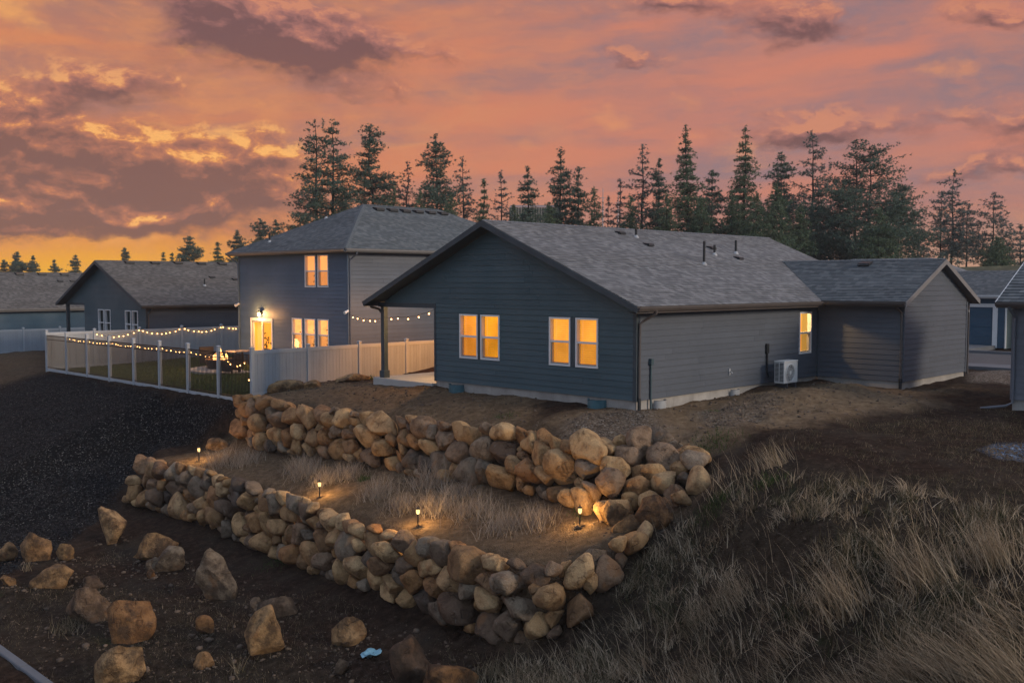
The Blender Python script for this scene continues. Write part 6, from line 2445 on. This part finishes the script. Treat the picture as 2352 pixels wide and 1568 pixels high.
parts_g.append(blades(base, RNG.uniform(.10, .34, n3), RNG.uniform(.007, .013, n3), RNG.uniform(0, 6.28, n3), np.abs(RNG.normal(.9, .4, n3)), RNG.uniform(-.2, 1.3, n3), np.clip(RNG.normal(.32, .18, n3) + .5 * (RNG.random(n3) < .12), 0, 1)))
# long single stalks
gs3 = scatter(POLY_G, 1900, .50, 35, .4)
n4 = len(gs3)
base = np.stack([gs3[:, 0], gs3[:, 1], hgt(gs3[:, 0], gs3[:, 1]) - .02], 1)
parts_g.append(blades(base, RNG.uniform(.4, .95, n4), RNG.uniform(.008, .013, n4), WIND + RNG.normal(0, .9, n4), np.abs(RNG.normal(.45, .25, n4)), RNG.uniform(.1, .9, n4), np.clip(RNG.normal(.85, .12, n4), 0, 1), 4))
g1_ = grass_obj('grass', parts_g, M['dry_grass'])
props(g1_, 'matted dry grass covering the slope beside the boulder walls', 'grass', None, 'stuff')

# thin dry growth on the lower slope, terrace and flat yard
POLY_L = gp((0, 1345, -5), (250, 1260, -4.8), (480, 1300, -4.8), (700, 1370, -4.7), (900, 1430, -4.6), (1100, 1500, -4.5), (1150, 1600, -4.7), (500, 1650, -5.2), (130, 1580, -5.45), (0, 1475, -5.4))
POLY_T = [(p.x, p.y) for p in shifted(UT, UB, UB, -.45)[1:-2]] + [(p.x, p.y) for p in shifted(LT, LB, LT, .55)[-3:0:-1]]
POLY_Y = gp((1700, 1040, -.6), (1850, 985, -.4), (2100, 940, -.35), (2330, 940, -.4), (2420, 1150, -.8), (2100, 1110, -.7), (1800, 1080, -.7))
parts_l = []
for poly, cnt, th_, hmax, tm in ((POLY_L, 9000, .50, .22, .40), (POLY_T, 3600, .58, .20, .42), (POLY_Y, 9000, .50, .20, .36), (POLY_PADL, 2500, .55, .10, .4)):
    q_ = scatter(poly, cnt, th_, 41, .8)
    k_ = len(q_)
    base = np.stack([q_[:, 0], q_[:, 1], hgt(q_[:, 0], q_[:, 1]) - .01], 1)
    parts_l.append(blades(base, RNG.uniform(.05, hmax, k_), RNG.uniform(.004, .008, k_), RNG.uniform(0, 6.28, k_), np.abs(RNG.normal(.8, .4, k_)), RNG.uniform(-.2, 1.2, k_), np.clip(RNG.normal(tm, .22, k_), 0, 1), 2))
g2_ = grass_obj('grass', parts_l, M['dry_grass'])
props(g2_, 'sparse short dry grass on the terrace and bare soil', 'grass', None, 'stuff')

# lawn
q_ = scatter(POLY_LAWN, 42000)
k_ = len(q_)
base = np.stack([q_[:, 0], q_[:, 1], hgt(q_[:, 0], q_[:, 1]) - .01], 1)
inpad = np.hypot(q_[:, 0] - cx - .6, q_[:, 1] - cy + .5) > 2.35
base = base[inpad]
k_ = len(base)
lw = grass_obj('lawn', [blades(base, RNG.uniform(.05, .11, k_), RNG.uniform(.012, .02, k_), RNG.uniform(0, 6.28, k_), np.abs(RNG.normal(.4, .3, k_)), RNG.uniform(0, .8, k_), np.clip(RNG.normal(.55, .22, k_), 0, 1), 2)], M['lawn_blade'])
props(lw, 'mown green lawn inside the fenced back yard', 'lawn', None, 'stuff')


# tall tussocks: each one a plant
def tussock(label, u, v, zg, count, length, spread, heading, lean, tint=.72, name='grass_tussock', group='tall dry grass tussocks', mat='dry_grass', cat='grass', curl=(.0, .7), hs=.30, width=(.009, .021)):
    p = at(u, v, zg)
    for _ in range(4):
        p = at(u, v, hz(p.x, p.y))
    z = hz(p.x, p.y)
    xy = RNG.normal(0, spread, (count, 2)) + np.array([p.x, p.y])
    b_ = np.stack([xy[:, 0], xy[:, 1], hgt(xy[:, 0], xy[:, 1]) - .02], 1)
    if name == 'grass_tussock':
        count = int(count * .60)
        xy = RNG.normal(0, spread * 1.25, (count, 2)) + np.array([p.x, p.y])
        b_ = np.stack([xy[:, 0], xy[:, 1], hgt(xy[:, 0], xy[:, 1]) - .02], 1)
    L_ = length * RNG.uniform(.45, 1.1, count)
    o = grass_obj(name, [blades(b_ - np.array([p.x, p.y, z]), L_, RNG.uniform(*width, count), heading + RNG.normal(0, hs, count), np.abs(RNG.normal(lean, .18, count)), RNG.uniform(*curl, count), np.clip(RNG.normal(tint, .17, count), 0, 1), 4)], M[mat])
    o.location = (p.x, p.y, z)
    return props(o, label, cat, group, 'stuff' if name in ('weed', 'grass_tuft') else None)


TUS = [('tall pale grass tussock right of the wall end, with long upright stalks', 1620 + 330, 1300, -1.6, 420, 1.05, .16, WIND, .42),
       ('leaning grass tussock midway up the slope', 2140, 1330, -1.5, 480, 1.1, .20, WIND, .55),
       ('upright fan of pale stalks below the dark flat yard', 2290, 1300, -1.3, 320, 1.05, .14, WIND, .35),
       ('swept tussock at the right picture edge', 2345, 1390, -1.3, 520, 1.0, .25, WIND + .2, .95),
       ('large swept tussock low in the slope, combed to one side', 2200, 1540, -2.1, 700, 1.05, .22, WIND - .1, .85),
       ('golden combed tussock near the bottom of the slope', 2080, 1560, -2.4, 520, .85, .18, WIND + .1, .90),
       ('swept pale tussock in the bottom picture corner', 2340, 1560, -2.0, 620, 1.1, .22, WIND - .15, .75),
       ('grass tussock with dark green foot in the middle of the slope', 1960, 1430, -2.0, 420, .7, .18, WIND, .6),
       ('small tussock just beside the end of the upper wall', 1700, 1180, -1.4, 240, .6, .13, WIND, .45),
       ('ragged tussock below the corner of the lower wall', 1460, 1540, -3.8, 300, .55, .18, WIND + .4, .7),
       ('ragged tussock half way up beside the lower wall', 1620, 1400, -2.8, 300, .55, .16, WIND + .2, .6),
       ('thin tussock on the slope between the wall and the long stalks', 1780, 1290, -2.0, 280, .7, .14, WIND, .5),
       ('bent tussock in the lower middle of the slope', 1800, 1500, -2.8, 380, .6, .20, WIND + .3, .8),
       ('pale tuft at the bottom edge below the slope', 1600, 1562, -3.6, 300, .55, .18, WIND + .5, .7)]
for lab, u, v, zg, cnt, ln, sp, hd_, le in TUS:
    tussock(lab, u, v, zg, cnt, ln, sp, hd_, le)

BRU = [('dry brush clump behind the first path light', 505, 1060, -2.65, .55, .30), ('dry brush at the foot of the wall by the dark slope', 560, 1062, -2.6, .5, .28),
       ('low brush in the shade of the upper wall', 690, 1078, -2.5, .5, .26), ('brush clump left of the second path light', 700, 1092, -2.5, .42, .22),
       ('pale brush clump just behind the second path light', 742, 1104, -2.5, .42, .2), ('thin brush under the dark upright stone', 800, 1092, -2.45, .45, .25),
       ('brush clump between the second and third path lights', 870, 1140, -2.45, .55, .28), ('tall brush clump before the pale wall stones', 980, 1120, -2.4, .62, .28),
       ('brush clump right behind the third path light', 1000, 1172, -2.45, .5, .28), ('wide brush in the middle of the terrace', 1090, 1180, -2.45, .5, .34),
       ('brush clump in front of the wide brush', 1150, 1215, -2.5, .45, .26), ('brush clump nearest the last path light', 1220, 1205, -2.45, .45, .28),
       ('thin brush left of the third path light', 920, 1168, -2.45, .45, .22), ('brush at the foot of the upper wall, right of the pale stones', 1050, 1135, -2.35, .4, .25)]
for lab, u, v, zg, ln, sp in BRU:
    tussock(lab, u, v, zg, 340, ln * 1.35, sp * .95, 0, .50, .62, 'dry_brush', 'dry brush on the terrace', 'brush', 'shrub', (-.2, .7), 2.0, (.010, .017))
for lab, u, v, zg, ln, sp, c_ in [('single dead weed standing in the dark soil', 548, 1545, -4.95, .6, .05, 26), ('dry weed stalks beside the dark boulder', 60, 1310, -4.9, .5, .08, 30),
                                  ('grass tuft near the kerb', 275, 1408, -5.1, .3, .22, 260), ('grass tuft at the foot of the wedge boulder', 165, 1440, -5.2, .35, .25, 260),
                                  ('green-tinged grass tuft at the bottom edge', 1130, 1545, -4.5, .35, .22, 300)]:
    tussock(lab, u, v, zg, c_, ln, sp, 0, .45, .5, 'grass_tuft', 'grass tufts on the lower slope', 'dry_grass', 'grass', (-.2, .8), 2.0)
for lab, u, v, zg, ln, sp, c_ in [('green weed patch in front of the gable', 1160, 950, -.45, .10, .22, 260), ('green weeds under the end of the lower wall', 1090, 1440, -4.2, .14, .2, 200),
                                  ('green weeds at the foot of the lower wall, middle', 640, 1290, -4.5, .16, .3, 260), ('green tuft beside the last path light', 1338, 1184, -2.3, .18, .15, 160),
                                  ('green weeds right of the upper wall end', 1760, 1165, -1.3, .22, .2, 240), ('green weeds at the foot of the round end boulder', 1640, 1140, -1.3, .24, .2, 260),
                                  ('green weeds beside the lower wall end', 1640, 1190, -1.7, .22, .3, 300), ('leafy weed beside the patio post', 850, 872, -.4, .3, .12, 120),
                                  ('yellow-green shrublet below the upright stone', 836, 1092, -2.4, .26, .08, 120), ('small green plant on the dirt before the side wall', 1640, 945, -.35, .10, .12, 90)]:
    tussock(lab, u, v, zg, c_, ln, sp, 0, .5, .5, 'weed', 'green weeds', 'weed', 'weed', (-.2, .9), 2.0, (.010, .02))

# loose pebbles on the soil
pebV = ico_np(1)[0] * .5
pebF = ico_np(1)[1]
Vs, Fs = [], []
o_ = 0
for poly, cnt, smin, smax in ((POLY_L, 1200, .012, .06), (POLY_L, 60, .07, .15), (POLY_G, 500, .015, .05), (POLY_TERR, 420, .012, .045), (POLY_PEB, 900, .015, .045), (POLY_PEB2, 900, .015, .055), (POLY_Y, 260, .012, .045), (POLY_PADL, 800, .012, .07), (POLY_TAN, 700, .012, .085), (POLY_BLUE, 500, .02, .05)):
    q_ = scatter(poly, cnt)
    for (x, y), s in zip(q_, RNG.uniform(smin, smax, len(q_)) * RNG.uniform(.6, 1.3, len(q_))):
        v_ = pebV * s * np.array([RNG.uniform(.8, 1.7), RNG.uniform(.8, 1.7), RNG.uniform(.6, 1.1)]) * RNG.uniform(.8, 1.2, (len(pebV), 1))
        Vs.append(v_ + np.array([x, y, hz(x, y) + s * .12]))
        Fs.append(pebF + o_)
        o_ += len(pebV)
for (bx_, by_, br_) in SKIRT:
    for _ in range(int(16 + 30 * br_)):
        an, rr = RNG.uniform(0, 6.283), br_ * RNG.uniform(.75, 1.45)
        x, y = bx_ + rr * math.cos(an), by_ + rr * math.sin(an)
        s = RNG.uniform(.02, .11) * (1.6 - rr / br_ * .8)
        v_ = pebV * s * np.array([RNG.uniform(.8, 1.7), RNG.uniform(.8, 1.7), RNG.uniform(.6, 1.1)]) * RNG.uniform(.8, 1.2, (len(pebV), 1))
        Vs.append(v_ + np.array([x, y, hz(x, y) + s * .1]))
        Fs.append(pebF + o_)
        o_ += len(pebV)
pb = paint('pebble', (.105, .074, .054), .9, .75, 3.0, bump=.2)
props(mesh_np('gravel', np.concatenate(Vs), np.concatenate(Fs), pb), 'loose pebbles scattered over the soil', 'gravel', None, 'stuff')
# crushed black rock lying on the slope
Vs, Fs = [], []
o_ = 0
q_ = scatter(POLY_BLACK, 9000)
q_ = q_[(q_[:, 1] < 34) & (q_[:, 0] > -26)]
sz = RNG.uniform(.03, .085, len(q_))
for (x, y), s in zip(q_, sz):
    v_ = pebV[:, :] * s * np.array([RNG.uniform(.7, 1.6), RNG.uniform(.7, 1.6), RNG.uniform(.5, 1.1)]) * RNG.uniform(.7, 1.3, (len(pebV), 1))
    Vs.append(v_ + np.array([x, y, 0]))
    Fs.append(pebF + o_)
    o_ += len(pebV)
Vall = np.concatenate(Vs)
zq = hgt(q_[:, 0], q_[:, 1])
Vall[:, 2] += np.repeat(zq + sz * .15, len(pebV))
br = paint('black_rock', (.010, .010, .012), .8, .7, 6, bump=.2)
props(mesh_np('gravel', Vall, np.concatenate(Fs), br), 'black crushed rock spread on the steep slope', 'gravel', None, 'stuff')


# ------------------------------------------------------------------ conifers
def conifer(label, u, v, D, half_px, style, seed, base_z=1.0):
    top = atd(u, v, D)
    R_ = half_px * D / 2266
    H = top.z - base_z
    r = np.random.default_rng(seed)
    t = thing('pine_tree' if style != 'fir' else 'fir_tree', label, 'tree', (top.x, top.y, base_z), 'conifers behind the houses')
    pz = np.linspace(0, 1, 9)
    bend = np.cumsum(r.normal(0, .012, (9, 2)), 0) * H * .5
    bend -= bend[-1] * pz[:, None]
    tr_r = max(.10, H * .014)
    trunks = [(0, 0)]
    if style == 'twin':
        trunks = [(-.09 * H * .5, 0), (.09 * H * .5, 0)]
    tm = MB()
    for k, (tx, ty) in enumerate(trunks):
        hh = H * (1 - .03 * k)
        tm.tube([(top.x + bend[i, 0] + tx * RIGHT.x * min(1, .4 + z * 2), top.y + bend[i, 1] + tx * RIGHT.y * min(1, .4 + z * 2), base_z + z * hh) for i, z in enumerate(pz)], [tr_r * (1 - z * .92) for z in pz], 7)
    # limbs + needle clumps
    cb = {'pine': .25, 'fir': .06, 'sparse': .20, 'twin': .18, 'bush': .03}[style]
    dens = {'pine': 1.0, 'fir': 1.35, 'sparse': .50, 'twin': 1.0, 'bush': 1.3}[style]
    shape = {'pine': .55, 'fir': .78, 'sparse': .58, 'twin': .62, 'bush': .66}[style]
    nbr = int(dens * (90 + 9.5 * H))
    C, S_ = [], []
    for i in range(nbr):
        f = 1 - (1 - cb) * ((i + r.random()) / nbr) ** .80
        if style != 'bush' and f < .97:
            f = min(.985, (round(f * H / .62 + seed * .37) - seed * .37) * .62 / H + r.normal(0, .006))
        tk = trunks[int(r.integers(len(trunks)))]
        env = (1 - f) / (1 - cb)
        env = env ** shape * (1.0 if style != 'pine' else min(1, .8 + .4 * math.sin(f * 23 + seed)))
        Lb = (1.6 if style in ('fir', 'bush') else 1.8) * R_ * max(.06, env) * r.uniform(.55, 1.12) * (1.25 if r.random() < .10 else 1)
        az = r.uniform(0, 2 * math.pi)
        x0 = top.x + np.interp(f, pz, bend[:, 0]) + tk[0] * RIGHT.x
        y0 = top.y + np.interp(f, pz, bend[:, 1]) + tk[0] * RIGHT.y
        z0 = base_z + f * H
        rise = {'pine': .22, 'fir': -.22, 'sparse': .18, 'twin': .20, 'bush': .1}[style] + r.normal(0, .14)
        ex, ey, ez = x0 + Lb * math.cos(az), y0 + Lb * math.sin(az), z0 + Lb * rise
        if Lb > .5 and i % 2 == 0:
            tm.tube([(x0, y0, z0), ((x0 + ex) / 2, (y0 + ey) / 2, (z0 + ez) / 2 - .03 * Lb), (ex, ey, ez)], [tr_r * .22, tr_r * .14, .012], 4, False)
        nc = max(2, int(Lb * (10.5 if style != 'sparse' else 7.0)))
        fr_ = r.uniform(.22 if style != 'fir' else .08, 1.05, nc) ** .8
        wob = r.normal(0, .12 + .08 * Lb, (nc, 3)) * np.array([1, 1, .45])
        C.append(np.stack([x0 + (ex - x0) * fr_, y0 + (ey - y0) * fr_, z0 + (ez - z0) * fr_], 1) + wob)
        S_.append(np.full(nc, 1.0))
    # leader
    C.append(np.stack([np.full(9, top.x), np.full(9, top.y), base_z + H * (1 - np.linspace(0, .06, 9))], 1) + r.normal(0, .05, (9, 3)))
    C = np.concatenate(C)
    k = len(C)
    ns = 13
    cl_ = np.repeat(C, ns, 0)
    dv = r.normal(size=(k * ns, 3))
    dv[:, 2] = dv[:, 2] * .8 + .25
    dv /= np.linalg.norm(dv, axis=1, keepdims=True)
    ln = r.uniform(.10, .30, k * ns) * (D / 95) ** .5
    sd = np.cross(dv, r.normal(size=(k * ns, 3)))
    sd /= np.linalg.norm(sd, axis=1, keepdims=True) + 1e-9
    wd = (r.uniform(.016, .036, k * ns) * (D / 95) ** .5)[:, None]
    V = np.stack([cl_ - sd * wd, cl_ + sd * wd, cl_ + dv * ln[:, None]], 1).reshape(-1, 3)
    F = np.arange(len(V)).reshape(-1, 3)
    tint = np.repeat(np.clip(np.repeat(r.normal(.5, .2, k), ns) + r.normal(0, .12, k * ns), 0, 1), 3)
    mt = {'pine': 'needle', 'fir': 'needle_olive', 'sparse': 'needle_grey', 'twin': 'needle', 'bush': 'needle_olive'}[style]
    tm.build('trunk', M['bark'], t)
    mesh_np('crown', V, F, M[mt], t, False, {'tint': tint})
    return t


TREES = [  # u, v of the tip, distance, half width, style, what tells it apart
    (742, 273, 95, 62, 'twin', 'tallest twin-trunked pine above the two-storey roof'),
    (850, 285, 97, 54, 'pine', 'tall broad pine right of the twin-trunked pine'),
    (1000, 308, 96, 50, 'pine', 'round-topped pine above the two-storey ridge'),
    (935, 372, 98, 20, 'sparse', 'thin sparse pine left of the round-topped pine'),
    (905, 430, 94, 34, 'bush', 'low bushy fir behind the two-storey ridge'),
    (1062, 362, 97, 30, 'sparse', 'narrow pine right of the round-topped pine'),
    (965, 440, 92, 30, 'bush', 'low fir under the round-topped pine'),
    (1112, 412, 92, 26, 'fir', 'short dark fir above the two-storey hip'),
    (1150, 394, 95, 26, 'sparse', 'open pine left of the warehouse'),
    (1213, 385, 93, 28, 'pine', 'pointed pine in front of the warehouse'),
    (1287, 342, 95, 36, 'pine', 'tall pine right of the warehouse'),
    (1330, 385, 94, 30, 'pine', 'pine leaning against the tall pine by the warehouse'),
    (1364, 432, 92, 26, 'bush', 'low bushy fir below the radio masts'),
    (1398, 452, 98, 16, 'sparse', 'small thin pine under the radio masts'),
    (1425, 412, 97, 18, 'sparse', 'slim pine left of the bare-topped pine'),
    (1475, 330, 96, 38, 'sparse', 'bare-topped grey pine behind the long roof'),
    (1515, 365, 95, 24, 'pine', 'slim pine between the grey pine and the large fir'),
    (1575, 290, 90, 52, 'fir', 'large dense fir above the middle of the long roof'),
    (1635, 392, 93, 38, 'pine', 'loose pine right of the large dense fir'),
    (1712, 292, 92, 46, 'fir', 'tall pointed fir above the roof pipes'),
    (1682, 440, 90, 34, 'bush', 'bushy fir at the foot of the pointed fir'),
    (1795, 350, 95, 40, 'pine', 'dark pine right of the pointed fir'),
    (1782, 424, 84, 46, 'bush', 'olive bushy fir before the dark pine'),
    (1865, 300, 96, 46, 'sparse', 'tall open pine left of the great twin pine'),
    (1880, 440, 92, 40, 'pine', 'low pine at the foot of the open pine'),
    (1982, 320, 90, 84, 'twin', 'great twin-topped pine above the garage roof'),
    (1935, 430, 92, 44, 'pine', 'dark pine in front of the great twin pine'),
    (2065, 422, 92, 48, 'pine', 'sloping pine right of the great twin pine'),
    (2020, 480, 86, 50, 'bush', 'broad low fir under the great twin pine'),
    (2110, 490, 98, 20, 'sparse', 'small thin pine beyond the garage peak'),
    (2165, 442, 98, 30, 'sparse', 'left pine of the open group on the grassy bank'),
    (2193, 392, 99, 34, 'sparse', 'tallest pine of the open group on the grassy bank'),
    (2225, 470, 98, 32, 'sparse', 'right pine of the open group on the grassy bank'),
    (2285, 443, 98, 36, 'sparse', 'lone open pine on the grassy bank'),
    (2290, 545, 92, 26, 'bush', 'small green fir at the foot of the lone open pine'),
    (2345, 520, 98, 26, 'sparse', 'pine at the right picture edge'),
    (1035, 450, 90, 36, 'bush', 'dark low fir between the round-topped pine and the hip end'),
    (1180, 470, 100, 30, 'bush', 'low fir at the left side of the warehouse wall'),
    (1262, 465, 88, 30, 'bush', 'low fir at the right side of the warehouse wall'),
    (1450, 450, 90, 32, 'bush', 'low fir under the bare-topped grey pine'),
    (1530, 445, 88, 34, 'bush', 'low fir left of the foot of the large dense fir'),
    (1610, 455, 88, 34, 'bush', 'low fir right of the foot of the large dense fir'),
    (1740, 445, 88, 38, 'bush', 'low fir between the pointed fir and the olive fir'),
    (1840, 470, 88, 40, 'bush', 'low fir under the tall open pine'),
    (790, 430, 99, 40, 'bush', 'low fir behind the twin-trunked pine'),
    (597, 503, 150, 30, 'pine', 'pine rising left of the two-storey roof'),
    (633, 505, 150, 20, 'pine', 'small pine between the two-storey roof and the tall trees'),
    (545, 530, 150, 22, 'pine', 'pine above the gutter end of the two-storey house'),
    (500, 557, 150, 22, 'fir', 'bushy fir beyond the roof with the row of vents'),
    (436, 543, 170, 30, 'pine', 'broad distant pine above the neighbour ridge'),
    (395, 582, 190, 10, 'fir', 'tiny distant fir beside a broad pine'),
    (375, 580, 190, 9, 'fir', 'tiny distant fir in the middle of the neighbour ridge'),
    (287, 570, 190, 14, 'pine', 'small pointed pine near the neighbour gable'),
    (173, 587, 200, 13, 'pine', 'small lone pine above the far roof end'),
    (124, 598, 210, 11, 'pine', 'smallest lone pine above the far roof'),
    (75, 588, 200, 15, 'pine', 'small pine right of the pair at the picture edge'),
    (40, 580, 200, 20, 'pine', 'roundest small pine at the left picture edge'),
    (8, 598, 200, 16, 'pine', 'small pine cut by the left picture edge'),
]
for i, (u, v, D, hw, sty, lab) in enumerate(TREES):
    bz = 1.0 if u < 1500 else (2.0 if u < 2050 else 3.8)
    if D > 140:
        bz = -1.0
    conifer(lab, u, v, D, hw, sty, 300 + i, bz)


# ------------------------------------------------------------------ evening haze
hm = bpy.data.materials.new('evening_haze')
hm.use_nodes = True
hn = hm.node_tree
hn.nodes.clear()
pv = hn.nodes.new('ShaderNodeVolumePrincipled')
pv.inputs['Color'].default_value = (.86, .90, .96, 1)
pv.inputs['Density'].default_value = .00045
pv.inputs['Anisotropy'].default_value = .2
ho = hn.nodes.new('ShaderNodeOutputMaterial')
hn.links.new(pv.outputs[0], ho.inputs['Volume'])
hz_box = box('haze', (-262, 262), (-262, 262), (-10, 22), hm)
props(hz_box, 'thin evening haze over the whole neighbourhood', 'haze', None, 'stuff')
